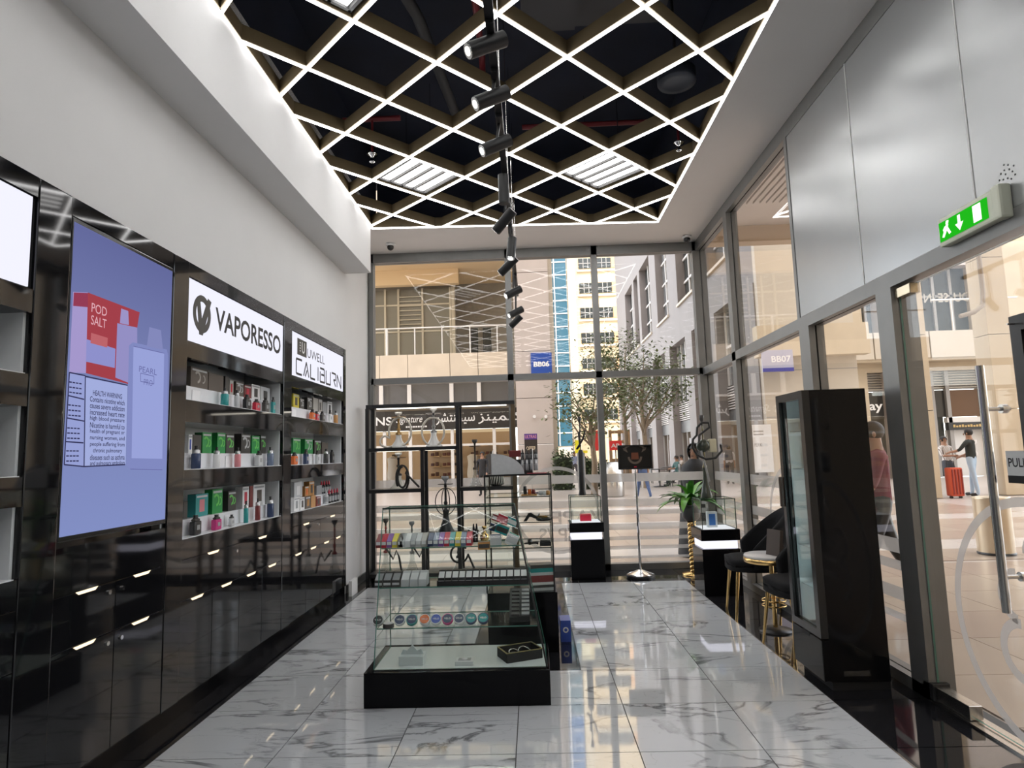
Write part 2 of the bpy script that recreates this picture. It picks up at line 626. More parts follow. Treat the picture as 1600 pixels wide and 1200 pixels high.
YF = lambda x: yk(7.9, x)       # far edge of the opening
YN = -2.9
ce = MB()
ce.box(OR_, XR + .05, YB, YG + .15, ZC, ZC + .12)
vs = [(-2.5, YF(-2.5), ZC), (OR_, YF(OR_), ZC), (OR_, YG + .15, ZC), (-2.5, YG + .15, ZC)]
vs += [(a, b, ZC + .12) for a, b, c in vs]
ce.add(vs, [(0, 3, 2, 1), (4, 5, 6, 7), (0, 1, 5, 4), (1, 2, 6, 5), (2, 3, 7, 6), (3, 0, 4, 7)])
ce.box(-2.5, OR_, YB, YN, ZC, ZC + .12)
ce.build('ceiling', CEILP, kind='structure')
# dark plenum above the light grid
pm = M('black_plenum_paint', (0.007, 0.011, 0.026), 0.8, noise=0.3, nscale=2)
pl = MB()
pl.box(-2.5, XR + .05, YB, YG, 5.05, 5.15)
pl.box(OL - .06, OL, YN - .05, 7.4, ZC + .12, 5.05)
pl.box(OR_, OR_ + .06, YN - .05, 7.6, ZC + .12, 5.05)
pl.box(OL, OR_, 7.45, 7.55, ZC + .12, 5.05)
pl.box(OL, OR_, YN - .1, YN - .05, ZC + .12, 5.05)
pl.build('ceiling_void', pm, kind='structure', )

# services in the plenum
duct = MB()
duct.box(0.02, 0.42, 3.5, 4.5, 4.62, 5.0)
duct.box(0.42, 1.10, 3.6, 4.6, 4.72, 5.0)
duct.build('ventilation_duct', M('dark_duct', (0.035, 0.035, 0.04), 0.55), label='dark sheet metal duct above the light grid', cat='duct')
MB().tube([(-1.05, 3.0, 4.7), (-0.75, 4.4, 4.72), (-0.62, 5.9, 4.72)], 0.045, 10).build('cable_conduit', M('dark_conduit', (0.03, 0.03, 0.032), 0.6), label='thick grey conduit running across the dark ceiling void', cat='conduit')
RED = M('red_sprinkler_pipe', (0.19, 0.02, 0.025), 0.4)
for nm, pts, lab in (
        ('sprinkler_pipe', [(-0.42, 1.5, 4.62), (-0.30, 3.6, 4.62), (-0.30, 4.75, 4.62), (-0.30, 4.75, 4.45)], 'red sprinkler pipe beside the hanging track in the ceiling void'),
        ('sprinkler_pipe', [(-1.70, 5.70, 4.66), (-1.15, 5.70, 4.66)], 'short red pipe stub above the sprinkler head by the soffit beam'),
        ('sprinkler_pipe', [(0.0, 6.05, 4.7), (1.5, 6.05, 4.7)], 'red pipe crossing the ceiling void near the shop front')):
    MB().tube(pts, 0.026, 8).build(nm, RED, label=lab, cat='pipe', group='red sprinkler pipes')
def sprinkler(x, y, lab):
    t = thing('fire_sprinkler', lab, 'sprinkler', (x, y, ZC + .02), group='sprinkler heads in the light grid')
    MB().cyl((x, y, ZC + .12), (x, y, ZC + .45), .012, n=8).build('drop_pipe', RED, t)
    MB().lathe([(.012, .12), (.05, .105), (.052, .095), (.02, .08), (.012, .04), (.026, .03), (.026, .022), (.006, .015)], (x, y, ZC + .02), 14).build('escutcheon', CHROME, t)
sprinkler(-1.40, 5.62, 'chrome sprinkler head by the soffit beam on the white wall side')
sprinkler(1.44, 5.66, 'chrome sprinkler head near the grey panelled glazing side')
sprinkler(1.22, 3.66, 'chrome sprinkler head close to the upper panel light')
t = thing('ceiling_speaker', 'round dark loudspeaker set in the ceiling void', 'speaker', (1.23, 4.78, 4.32))
MB().lathe([(.10, 0), (.145, .0), (.15, .012), (.15, .10), (.0, .10)], (1.23, 4.78, 4.32), 28).build('speaker_ring', M('dark_blue_plastic', (0.03, 0.035, 0.05), .5), t)
MB().lathe([(.0, .004), (.1, .004), (.1, .02), (0, .02)], (1.23, 4.78, 4.32), 24).build('speaker_grille', BLKD, t)
MB().cyl((1.23, 4.78, 4.42), (1.23, 4.78, 5.05), .012, n=8).build('hanger_rod', BLKD, t)

# ---- LED lattice
FIN = M('bronze_fin', (0.15, 0.112, 0.060), 0.45, metal=0.1, noise=0.1, nscale=4)
gridt = thing('led_ceiling_grid', 'diamond lattice of glowing white light lines with bronze fins', 'ceiling light', (0, 3, ZC))
XS = [-1.475 + .45 * i for i in range(-1, 8)]


def clipseg(a, b):
    """clip a 2d segment to the opening"""
    t0, t1 = 0.0, 1.0
    d = (b[0] - a[0], b[1] - a[1])
    # planes: x>OL, x<OR_, y>YN, y<YF(x) (linear)
    yfa = YF(0); sl = YF(1) - YF(0)
    for n, c in (((1, 0), OL), ((-1, 0), -OR_), ((0, 1), YN), ((sl, -1), -yfa)):
        fa = n[0] * a[0] + n[1] * a[1] - c
        fb = n[0] * b[0] + n[1] * b[1] - c
        if fa < 0 and fb < 0: return None
        if fa < 0: t0 = max(t0, fa / (fa - fb))
        elif fb < 0: t1 = min(t1, fa / (fa - fb))
    if t1 - t0 < 1e-3: return None
    return (a[0] + d[0] * t0, a[1] + d[1] * t0), (a[0] + d[0] * t1, a[1] + d[1] * t1)


def led_bar(a, b, parent):
    m = MB().beam((a[0], a[1], ZC + .006), (b[0], b[1], ZC + .006), .015, .012)
    o = m.build('led_bar', LEDM, parent)
    MB().beam((a[0], a[1], ZC + .064), (b[0], b[1], ZC + .064), .034, .104).build('bronze_fin', FIN, o)
    return o


for i in range(8):
    for k in range(-15, 9):
        for dk in (1, -1):
            if (i - 1 + k) % 2 == 0: continue
            s = clipseg((XS[i], yk(k, XS[i])), (XS[i + 1], yk(k + dk, XS[i + 1])))
            if s: led_bar(s[0], s[1], gridt)
cn = [(OL, YN), (OR_, YN), (OR_, YF(OR_)), (OL, YF(OL))]
for q in range(4):
    led_bar(cn[q], cn[(q + 1) % 4], gridt)

# ---- panel lights standing in the lattice
TUBE = emit_mat('panel_tube', (1.0, 0.99, 0.97), 5.0)
for (i, k, lab) in ((2, 5, 'square panel light of four bright tubes nearer the white wall'), (6, 5, 'square panel light of four bright tubes nearer the tall glazing'),
                    (2, -1, 'square panel light cut off by the top of the picture by the white wall'), (6, -1, 'square panel light cut off by the top of the picture by the glazing'),
                    (2, -7, 'square panel light over the back of the shop by the white wall'), (6, -7, 'square panel light over the back of the shop by the glazing')):
    cx = XS[i]; cy = yk(k, cx)
    e1 = (Vector((XS[i], yk(k - 1, XS[i]), 0)) - Vector((XS[i - 1], yk(k, XS[i - 1]), 0)))   # toward +x -y
    e2 = (Vector((XS[i], yk(k + 1, XS[i]), 0)) - Vector((XS[i - 1], yk(k, XS[i - 1]), 0)))   # toward +x +y
    u1, u2 = e1.normalized(), e2.normalized()
    t = thing('panel_light', lab, 'ceiling light', (cx, cy, ZC + .03), group='panel lights in the ceiling lattice')
    m = MB()
    R3 = Matrix((( u1.x, u2.x, 0), (u1.y, u2.y, 0), (0, 0, 1)))
    m.obox((cx, cy, ZC + .065), (.58, .56, .03), R3)
    for q in range(5):
        c = Vector((cx, cy, ZC + .042)) + u2 * ((q - 2) * .135)
        m.obox(c, (.58, .022, .03), R3)
    for q in (-1, 1):
        c = Vector((cx, cy, ZC + .042)) + u1 * (q * .28)
        m.obox(c, (.022, .56, .03), R3)
    m.build('housing', M('panel_grey', (0.10, 0.10, 0.10), 0.45), t)
    for q in range(4):
        c = Vector((cx, cy, ZC + .045)) + u2 * ((q - 1.5) * .135)
        a, b = c - u1 * .262, c + u1 * .262
        MB().beam(a, b, .085, .012).build('tube_diffuser', TUBE, t)
    for q in (-1, 1):
        MB().cyl(Vector((cx, cy, ZC + .08)) + u1 * .2 * q, Vector((cx, cy, 5.05)) + u1 * .2 * q, .004, n=6).build('hanger_wire', STEEL, t)
# raw strip fitting up in the void
box('strip_fitting', -0.62, -0.22, 3.10, 3.22, 4.40, 4.47, WHT, label='pale steel strip fitting hung up inside the ceiling void', cat='light fitting')
MB().cyl((-.42, 3.16, 4.47), (-.42, 3.16, 5.05), .006, n=6).build('hanger_rod', STEEL, bpy.data.objects['strip_fitting'])

# ---- hanging track with spotlights
TRX, TRZ = -0.115, 3.155
tr = thing('spotlight_track', 'long black lighting track hanging on thin wires', 'light track', (TRX, 4, TRZ))
MB().box(TRX - .018, TRX + .018, -2.0, 6.75, TRZ, TRZ + .035).build('rail', BLKM, tr)
for y in (-1.5, 0.2, 2.05, 3.25, 4.45, 5.6, 6.6):
    MB().cyl((TRX, y, TRZ + .03), (TRX, y, 5.05), .0028, n=6).build('hanger_wire', STEEL, tr)
LENS = emit_mat('spot_lens', (1, 0.97, 0.9), 2.6)
STEELR = M('spot_reflector', (0.7, 0.7, 0.7), 0.12, metal=1)


def spot(px, py, y, d, lab, ln=.17, r=.033, box_=None):
    c = P(px, py, 'y', y)
    d = Vector(d).normalized()
    t = thing('spotlight', lab, 'spotlight', c, group='black spotlights on the hanging track')
    a, b = c - d * ln * .5, c + d * ln * .5
    MB().cyl(a, b, r, n=22).build('barrel', BLKM, t)
    m = MB(); m.cyl(b, b + d * .004, r * .93, n=22)
    m.build('reflector', STEELR, t)
    MB().cyl(b + d * .004, b + d * .006, r * .55, n=18).build('lens', LENS, t)
    # bracket from the rail
    top = Vector((TRX, c.y, TRZ))
    m = MB(); m.beam(c - Vector((0, 0, 0)), top, .014, .02, (0, 1, 0)); m.box(TRX - .016, TRX + .016, c.y - .07, c.y + .07, TRZ - .018, TRZ)
    m.build('bracket', BLKM, t)
    return t


side = (-0.83, -0.30, -0.47)
sideb = (-0.72, 0.25, -0.62)
spot(760, 70, 2.40, side, 'black spotlight highest in the picture, its lens facing the cabinets')
spot(768, 153, 2.72, side, 'second black spotlight from the top of the picture')
spot(775, 227, 3.10, side, 'third black spotlight from the top, just over the far panel lights', .165)
t = thing('track_driver', 'upright black driver canister hanging from the lighting track', 'driver', P(787, 296, 'y', 3.72))
c = P(787, 296, 'y', 3.72)
MB().cyl(c - Vector((0, 0, .09)), c + Vector((0, 0, .09)), .033, n=20).build('canister', BLKM, t)
MB().cyl(c + Vector((0, 0, .08)), Vector((TRX, c.y, TRZ + .01)), .01, n=8).build('stem', BLKM, t)
spot(788, 345, 3.95, (-0.62, 0.3, -0.6), 'black spotlight at the far edge of the light lattice', .17)
spot(799, 388, 4.55, (-0.1, -0.25, -0.95), 'black spotlight pointing straight down with a bright lens', .17)
spot(794, 415, 4.80, sideb, 'black spotlight turned away just below the downward one', .17)
spot(802, 457, 5.35, side, 'black spotlight with visible lens in front of the upper shop window', .15)
spot(806, 488, 5.95, side, 'second lowest black spotlight in the picture', .15)
spot(806, 502, 6.40, sideb, 'lowest black spotlight in the picture at the track end', .15)

# ---- security domes on the ceiling
for (px, py, lab) in ((610, 381, 'small white security dome near the white wall corner'), (1073, 369, 'small white security dome near the glazing corner')):
    c = P(px, py, 'z', ZC)
    t = thing('security_dome', lab, 'camera', (c.x, c.y, ZC - .10), group='ceiling security domes')
    MB().lathe([(.035, -.028), (.055, -.03), (.06, 0.0), (0, 0.0)], (c.x, c.y, ZC), 20).build('base', WHT, t)
    MB().sphere((c.x, c.y, ZC - .045), .042, n=16, m=10).build('dome', BLKM, t)

# ================================================================== GLAZING
FR = .055


def frame_bar(mb, a, b):
    mb.box(min(a[0], b[0]), max(a[0], b[0]), min(a[1], b[1]), max(a[1], b[1]), min(a[2], b[2]), max(a[2], b[2]))


# front window
wf = thing('window_1', None, None, (0, YG, 0), kind='structure')
for (nm, x0, x1, z0, z1) in (('sill_frame', -2.09, XR, 0, .075), ('head_frame', -2.09, XR, 4.03, ZC), ('transom', -2.06, XR, 2.41, 2.49),
                             ('jamb', -2.09, -2.03, 0, ZC), ('mullion', -.29, -.215, 0, ZC), ('mullion', .845, .92, 0, ZC), ('corner_post', 2.16, 2.33, 0, ZC)):
    box(nm, x0, x1, YG - .05, YG + .07, z0, z1, ALU, wf)
FX = [(-2.03, -.29), (-.215, .845), (.92, 2.16)]
for (x0, x1) in FX:
    for (z0, z1) in ((.075, 2.41), (2.49, 4.03)):
        pane(MB(), x0, x1, YG, YG + .012, z0, z1).build('glass_pane', [GLASS, GEDGE_D], wf)
# frosted stripes on the street windows (applied film)
BANDS = [(1.075, 1.18), (.77, .86), (.665, .725), (.48, .56), (.355, .40), (.24, .285), (.13, .16)]
for (x0, x1) in FX:
    for (z0, z1) in BANDS:
        box('frosted_band', x0, x1, YG + .013, YG + .0145, z0, z1, FROST if z0 > 1 else FROST2, wf)
# mirrored shop lettering for the street side
m = MB()
ex, ey = Vector((-1, 0, 0)), Vector((0, 0, 1))
yy = YG - .002
a = P(931, 818, 'y', yy); b = P(862, 820, 'y', yy)
text(m, 'VAPE', (a.x + .12, yy, P(930, 818, 'y', yy).z), ex, ey, a.x + .12 - b.x, .17, .012)
text(m, 'SHOP /S', (a.x + .12, yy, P(930, 845, 'y', yy).z), ex, ey, a.x + .12 - P(843, 845, 'y', yy).x, .17, .008)
m.build('window_lettering', FROSTL, wf)
MB().ring((.28, YG - .004, .75), (1, 0, 0), (0, 0, 1), .50, .545, .0015, 48).build('window_logo_ring', FROST2, wf)

# right glazing
wr = thing('window_2', None, None, (XR, 5, 0), kind='structure')
def rb(nm, y0, y1, z0, z1, d0=-.05, d1=.07, m=ALU):
    return box(nm, XR + d0, XR + d1, y0, y1, z0, z1, m, wr)
rb('sill_frame', 3.87, YG - .05, 0, .07)
rb('head_frame', YB, YG - .05, 4.03, ZC)
rb('transom', YB, YG - .05, 2.395, 2.487)
rb('mullion', 6.83, 6.95, 0.07, 4.03)
rb('mullion', 5.02, 5.20, 0.07, 2.395)
rb('mullion', 5.16, 5.21, 2.487, 4.03)
rb('door_jamb', 3.86, 4.03, 0.0, 2.395, -.05, .1)
for (y0, y1) in ((6.95, YG - .05), (5.20, 6.83)):
    for (z0, z1) in ((.07, 2.395), (2.487, 4.03)):
        pane(MB(), XR, XR + .012, y0, y1, z0, z1).build('glass_pane', [GLASS, GEDGE_D], wr)
pane(MB(), XR, XR + .012, 4.03, 5.02, .07, 2.395).build('glass_pane', [GLASS, GEDGE_D], wr)
for (y0, y1) in ((6.95, YG - .05), (5.20, 6.83), (4.03, 5.02)):
    for (z0, z1) in ([(1.075, 1.18)] if y0 > 5 else []) + [(.77, .86), (.665, .725), (.48, .56), (.355, .40)]:
        box('frosted_band', XR + .013, XR + .0145, y0, y1, z0, z1, FROST, wr)
MB().ring((XR - .003, 5.75, .75), (0, 1, 0), (0, 0, 1), .50, .545, .0015, 48).build('window_logo_ring', FROST2, wr)

# grey cladding above the door
wp = thing('wall_right', None, None, (XR, 2, 2.487), kind='structure')
for (y0, y1) in ((4.155, 5.158), (3.080, 4.147), (2.0, 3.072), (.93, 1.992), (-.14, .922), (-1.2, -.148), (YB, -1.208)):
    MB().rbox(XR - .045, XR + .05, y0, y1, 2.489, 4.03, .004).build('cladding_panel', ALUP, wp)
SEAL = M('pale_sealant', (0.5, 0.5, 0.48), .6)
for y in (4.151, 3.076, 1.996):
    box('sealant_joint', XR - .047, XR + .04, y - .0045, y + .0045, 2.489, 4.03, SEAL, wp)
m = MB()
for q in range(14):
    a = q * 2.4; rr = .013 * math.sqrt(q + .6)
    c = Vector((XR - .0455, 2.86 + rr * cos(a) * 1.1, 2.66 + rr * sin(a) * 1.1))
    m.cyl(c, c - Vector((.001, 0, 0)), .0045, n=8)
m.build('vent_holes', BLKD, wp)

# glass door with patch fittings and bar handle
dr = thing('door_1', None, None, (XR, 3.3, 0), kind='structure')
pane(MB(), XR - .006, XR + .006, 2.62, 3.855, .02, 2.375).build('door_glass', [GLASS, GEDGE], dr)
MB().rbox(XR - .03, XR + .03, 3.70, 3.855, 2.32, 2.38, .004).build('patch_fitting', GOLD if False else M('brushed_brass_fitting', (0.5, 0.42, 0.3), .25, metal=1), dr)
MB().rbox(XR - .035, XR + .035, 3.55, 3.855, .015, .085, .004).build('patch_fitting', STEEL, dr)
MB().rbox(XR - .05, XR + .05, 3.83, 3.92, 0.0, .10, .004).build('floor_closer', BLKM, dr)
m = MB(); hx = XR - .09
m.cyl((hx, 3.115, .66), (hx, 3.115, 1.81), .019, n=16)
for z in (.82, 1.60):
    m.cyl((hx, 3.115, z), (XR + .03, 3.115, z), .010, n=10); m.cyl((XR - .014, 3.115, z), (XR + .014, 3.115, z), .022, n=14)
m.build('bar_handle', STEEL, dr)
MB().ring((XR - .0085, 3.02, .60), (0, 1, 0), (0, 0, 1), .545, .59, .0015, 64).build('door_logo_ring', FROST, dr)
m = MB(); ox = XR - .0085
for (cy, cz, r) in ((3.15, .72, .13), (3.15, .47, .15)):
    m.ring((ox, cy, cz), (0, 1, 0), (0, 0, 1), r - .045, r, .0015, 24, -pi * .45, pi * .5)
m.ring((ox, 2.98, .93), (0, 1, 0), (0, 0, 1), .07, .11, .0015, 20, 0, pi)
for cz in (.72, .60, .48):
    m.box(ox - .0008, ox + .0008, 2.86, 3.10, cz - .022, cz + .022)
m.build('door_logo', FROST, dr)
t = MB().box(XR - .011, XR - .0062, 2.97, 3.12, 1.25, 1.40)
s1 = t.build('pull_sticker', M('sticker_white', (.75, .75, .74), .5), dr)
box('sticker_foot', XR - .0115, XR - .0110, 2.97, 3.12, 1.25, 1.285, BLKD, s1)
m = MB(); text(m, 'PULL', (XR - .0116, 3.108, 1.325), (0, -1, 0), (0, 0, 1), .115, .042, .015); m.build('sticker_lettering', BLKD, s1)
box('threshold', XR - .05, XR + .06, 2.3, 3.86, -.006, .012, STEEL, dr)
# second door leaf towards the viewer
dr2 = thing('door_2', None, None, (XR, 2.0, 0), kind='structure')
pane(MB(), XR - .006, XR + .006, 1.35, 2.60, .02, 2.375).build('door_glass', [GLASS, GEDGE], dr2)
m = MB(); m.cyl((hx, 1.98, .63), (hx, 1.98, 1.82), .019, n=14)
for z in (.82, 1.60): m.cyl((hx, 1.98, z), (XR, 1.98, z), .010, n=10)
m.build('bar_handle', STEEL, dr2)
rbx = box('wall_right_lower', XR - .05, XR + .15, YB, 1.33, 0, 2.395, M('right_wall_dark', (.05, .05, .05), .4), kind='structure')

# exit sign
c0 = P(1484, 372, 'x', XR - .09); c1 = P(1574, 333, 'x', XR - .09)
ya, yb = 2.80, 3.30
t = thing('exit_sign', 'green illuminated exit sign with running figure and down arrow', 'exit sign', (XR - .07, 3.06, 2.455))
EXW = M('exit_housing', (.62, .64, .52), .4)
MB().rbox(XR - .095, XR - .046, 2.86, 3.30, 2.455, 2.605, .012).build('housing', EXW, t)
MB().rbox(XR - .105, XR - .046, 2.845, 2.90, 2.45, 2.61, .012).build('end_cap', EXW, t)
fx = XR - .0965
box('green_panel', fx - .002, fx + .002, 2.935, 3.285, 2.48, 2.58, emit_mat('exit_green', (.015, .48, .012), .9), t)
EXL = emit_mat('exit_white', (.9, 1, .85), 1.3)
m = MB(); q = fx - .0025
def gp(poly):   # panel coordinates: a from 0 (far end) to .35 (near end), b up
    m.prism(poly, (q, 3.285, 2.48), (0, -1, 0), (0, 0, 1), .0008)
gp([(.02, .02), (.035, .015), (.06, .045), (.075, .02), (.09, .025), (.07, .06), (.075, .075), (.06, .078), (.045, .06)])
gp([(.055, .078), (.075, .078), (.08, .092), (.06, .095)])
gp([(.03, .055), (.045, .07), (.06, .07), (.06, .06), (.05, .06), (.035, .045)])
gp([(.145, .09), (.165, .09), (.165, .05), (.185, .05), (.155, .012), (.125, .05), (.145, .05)])
gp([(.255, .01), (.31, .01), (.31, .092), (.255, .092)])
m.build('pictogram', EXL, t)

# ================================================================== WALL CABINETS (built into the left wall)
XC = XL                 # cabinet face
XBK = XL - .33          # back of the niches
NICHE = [(1.845, 2.105), (1.42, 1.71), (1.01, 1.30)]
NGREY = M('niche_light_grey', (0.70, 0.72, 0.73), 0.45)
NWHT = M('riser_white_acrylic', (0.78, 0.79, 0.82), 0.25)
HND = WARM


def yz(px, py, x=XC):
    p = P(px, py, 'x', x)
    return p.y, p.z


def cabinet(y0, y1, p1, label, tv=False, lines=(), sidey=None):
    """one bay: y0..y1 opening, p1 end of the pilaster beyond it"""
    t = thing('display_cabinet', label, 'cabinet', (XC, (y0 + p1) / 2, 0), group='black gloss wall cabinets')
    body = MB()
    body.box(XBK - .015, XBK, y0, y1, .0, 2.70)                          # back board
    body.box(XBK, XC - .025, y0 - .0, y0 + .015, .09, 2.69)                 # sides
    body.box(XBK, XC - .025, y1 - .015, y1, .09, 2.69)
    body.build('carcass', NGREY, t)
    box('top_rail', XBK, XC, y0, y1, 2.612, 2.70, BLK, t)
    MB().rbox(XBK, XC + .004, y1, p1, .09, 2.70, .006).build('pilaster', MIRB if False else BLK, t)
    box('plinth', XBK, XC - .012, y0, p1, 0, .09, BLKP, t)
    if not tv:
        for (za, zb) in ((2.105, 2.205), (1.71, 1.845), (1.30, 1.42), (.893, 1.01)):
            box('rail', XBK, XC, y0, y1, za, zb, BLK, t)
        for (za, zb) in NICHE:
            box('shelf_board', XBK, XC - .004, y0 + .015, y1 - .015, za - .004, za + .004, NWHT, t)
    else:
        box('tv_backing', XBK, XC - .075, y0, y1, .875, 2.61, BLK, t)
        box('rail', XBK, XC, y0, y1, .893, 1.10, BLK, t)
    # drawer row and doors
    nd = 2
    for (za, zb, n, nm) in ((.652, .889, nd if tv else 2, 'drawer'), (.094, .648, 2 if tv else 4, 'cupboard_door')):
        wd = (y1 - y0) / n
        for q in range(n):
            a, b = y0 + q * wd + .002, y0 + (q + 1) * wd - .002
            d = MB().rbox(XC - .02, XC, a, b, za, zb, .0015).build(nm, BLK, t)
            # glowing brass finger pull let into the upper edge
            cy = (a + b) / 2; hw = min(.075, wd * .28)
            MB().prism([(-hw, 0), (hw, 0), (hw - .02, -.014), (-hw + .02, -.014)], (XC + .001, cy, zb + .001), (0, 1, 0), (0, 0, 1), .002).build('finger_pull', HND, d)
            if nm == 'drawer' or tv:
                ly = b - .05 if q % 2 == 0 else a + .05
                if tv or q == 0:
                    MB().cyl((XC, ly, zb - .045), (XC + .008, ly, zb - .045), .011, n=14).build('lock', CHROME, d)
    return t


CAB = [cabinet(1.05, 2.575, 2.775, 'black gloss wall cabinet cut off by the picture edge, blank lit sign on top'),
       cabinet(2.775, 3.615, 3.787, 'black gloss wall cabinet that carries the large upright screen', tv=True),
       cabinet(3.787, 5.302, 5.487, 'black gloss wall cabinet under the wide sign with the round ringed emblem'),
       cabinet(5.487, 7.03, 7.108, 'black gloss wall cabinet at the far end beneath the sign with angular lettering'),
       cabinet(-.6, .87, 1.05, 'black gloss wall cabinet behind the viewer')]

# backlit signs on the cabinets
SGN = emit_mat('backlit_sign_white', (0.86, 0.86, 0.98), 0.92)
PRT = M('sign_print_black', (0.02, 0.02, 0.022), 0.5)
PRTG = M('sign_print_grey', (0.06, 0.055, 0.05), 0.5)


def lightbox(y0, y1, label):
    t = thing('lightbox_sign', label, 'sign', (XC, (y0 + y1) / 2, 2.205), group='backlit signs above the cabinet shelves')
    MB().box(XBK, XC - .012, y0 + .002, y1 - .002, 2.207, 2.61).build('sign_box', BLK, t)
    box('sign_face', XC - .012, XC - .004, y0 + .012, y1 - .012, 2.213, 2.604, SGN, t)
    return t


lightbox(1.05, 2.562, 'blank glowing white sign cut off by the picture edge')
s2 = lightbox(3.787, 5.302, 'glowing white sign with ringed letter emblem and one long black word')
s3 = lightbox(5.487, 7.03, 'glowing white sign with a small grey square logo and two lines of lettering')
EXY, EXZ = Vector((0, 1, 0)), Vector((0, 0, 1))
fxx = XC - .0035
m = MB()
y_a, _ = yz(337, 512); y_b, _ = yz(439, 540)
text(m, 'VAPORESSO', (fxx, y_a, 2.345), EXY, EXZ, y_b - y_a, .155, .022)
m.build('sign_lettering', PRT, s2)
m = MB()
cy = yz(316.5, 491)[0]; cz = yz(316.5, 491)[1]
hw = (yz(331, 491)[0] - yz(303, 491)[0]) / 2; hh_ = (yz(316.5, 462)[1] - yz(316.5, 521)[1]) / 2
m.ring((fxx, cy, cz), (0, hw, 0), (0, 0, hh_), .66, 1.0, .001, 40)
m.prism([(-.62 * hw, .62 * hh_), (-.25 * hw, .70 * hh_), (-.02 * hw, -.25 * hh_), (.62 * hw, .98 * hh_), (1.02 * hw, .86 * hh_), (.12 * hw, -1.12 * hh_), (-.28 * hw, -1.12 * hh_)], (fxx + .0006, cy, cz), (0, 1, 0), (0, 0, 1), .001)
m.build('sign_emblem', PRTG, s2)
m = MB()
ya, za = yz(465, 556); yb, zb = yz(477, 540)
b_ = MB().box(fxx - .001, fxx + .0005, ya, ya + .24, 2.415, 2.565).build('logo_square', PRTG, s3)
m = MB(); m.ring((fxx + .001, ya + .15, 2.48), (0, 1, 0), (0, 0, 1), .022, .038, .001, 16, pi, 2 * pi)
m.box(fxx, fxx + .0015, ya + .112, ya + .128, 2.48, 2.545); m.box(fxx, fxx + .0015, ya + .172, ya + .188, 2.48, 2.545)
for q in range(4): m.box(fxx, fxx + .0015, ya + .06, ya + .082, 2.45 + q * .025, 2.462 + q * .025)
m.build('logo_mark', WHT, b_)
m = MB()
text(m, 'UWELL', (fxx, ya + .26, 2.425), EXY, EXZ, .50, .085, 0)
m.build('sign_lettering', PRT, s3)
# angular second line drawn as strokes
m = MB()
W_, H_, ST = .14, .135, .020
def stroke(o, pts):
    for (a, b) in zip(pts[:-1], pts[1:]):
        m.beam((fxx, o + a[0] * W_, 2.238 + a[1] * H_), (fxx, o + b[0] * W_, 2.238 + b[1] * H_), .001, ST, (0, 0, 1) if abs(a[1] - b[1]) < .3 else (0, 1, 0))
G = {'C': [[(1, 1), (0, 1), (0, 0), (1, 0)]], 'A': [[(0, 0), (.5, 1), (1, 0)], [(.32, .0), (.62, .45)]], 'L': [[(0, 1), (0, 0), (.9, 0)]], 'I': [[(.2, 1), (.2, 0)]],
     'B': [[(0, 1), (.9, 1), (.9, .55), (.25, .55)], [(.9, .5), (1, .45), (1, 0), (0, 0), (0, .75)]], 'U': [[(0, 1), (0, 0), (1, 0), (1, 1)]],
     'R': [[(0, 1), (.95, 1), (.95, .5), (.45, .5), (.95, 0)]], 'N': [[(0, 0), (0, 1), (1, 0), (1, 1)]]}
o_ = ya - .02
for ch in 'CALIBURN':
    m = MB()
    for s in G[ch]: stroke(o_, s)
    o_ += (.185 if ch != 'I' else .09)
    m.build('sign_letter', PRT, s3)

# ---- the upright screen
tv = thing('tv_screen', 'tall upright screen showing a red and white boxed product advert', 'screen', (XC, 3.19, 1.13), )
MB().rbox(XC - .07, XC + .002, 2.779, 3.612, 1.125, 2.607, .006).build('bezel', M('screen_bezel', (.008, .008, .008), .15), tv)
xs = XC + .003
SCB = bpy.data.materials.new('screen_backdrop'); SCB.use_nodes = True
n = SCB.node_tree; n.nodes.remove(n.nodes['Principled BSDF'])
e = n.nodes.new('ShaderNodeEmission'); g = n.nodes.new('ShaderNodeNewGeometry'); sx = n.nodes.new('ShaderNodeSeparateXYZ')
n.links.new(g.outputs['Position'], sx.inputs[0]); mr = n.nodes.new('ShaderNodeMapRange')
mr.inputs['From Min'].default_value = 1.15; mr.inputs['From Max'].default_value = 2.6
n.links.new(sx.outputs['Z'], mr.inputs['Value']); cr = n.nodes.new('ShaderNodeValToRGB')
cr.color_ramp.elements[0].color = (.27, .33, .66, 1); cr.color_ramp.elements[1].color = (.15, .17, .40, 1)
q = cr.color_ramp.elements.new(.45); q.color = (.24, .28, .56, 1)
n.links.new(mr.outputs[0], cr.inputs[0]); n.links.new(cr.outputs[0], e.inputs[0]); e.inputs[1].default_value = .72
n.links.new(e.outputs[0], n.nodes['Material Output'].inputs[0])
scr = box('screen', xs - .002, xs, 2.79, 3.600, 1.15, 2.585, SCB, tv)


def sp(px, py):
    p = P(px, py, 'x', xs); return (p.y, p.z)


def flat(nm, pts, col, s=1.0, dx=.0006, par=None):
    mm = MB(); mm.prism([sp(*p) for p in pts], (xs + dx, 0, 0), (0, 1, 0), (0, 0, 1), .0003)
    return mm.build(nm, emit_mat('screen_%s_%02d' % (nm, len(MATS)), col, s), par or scr)


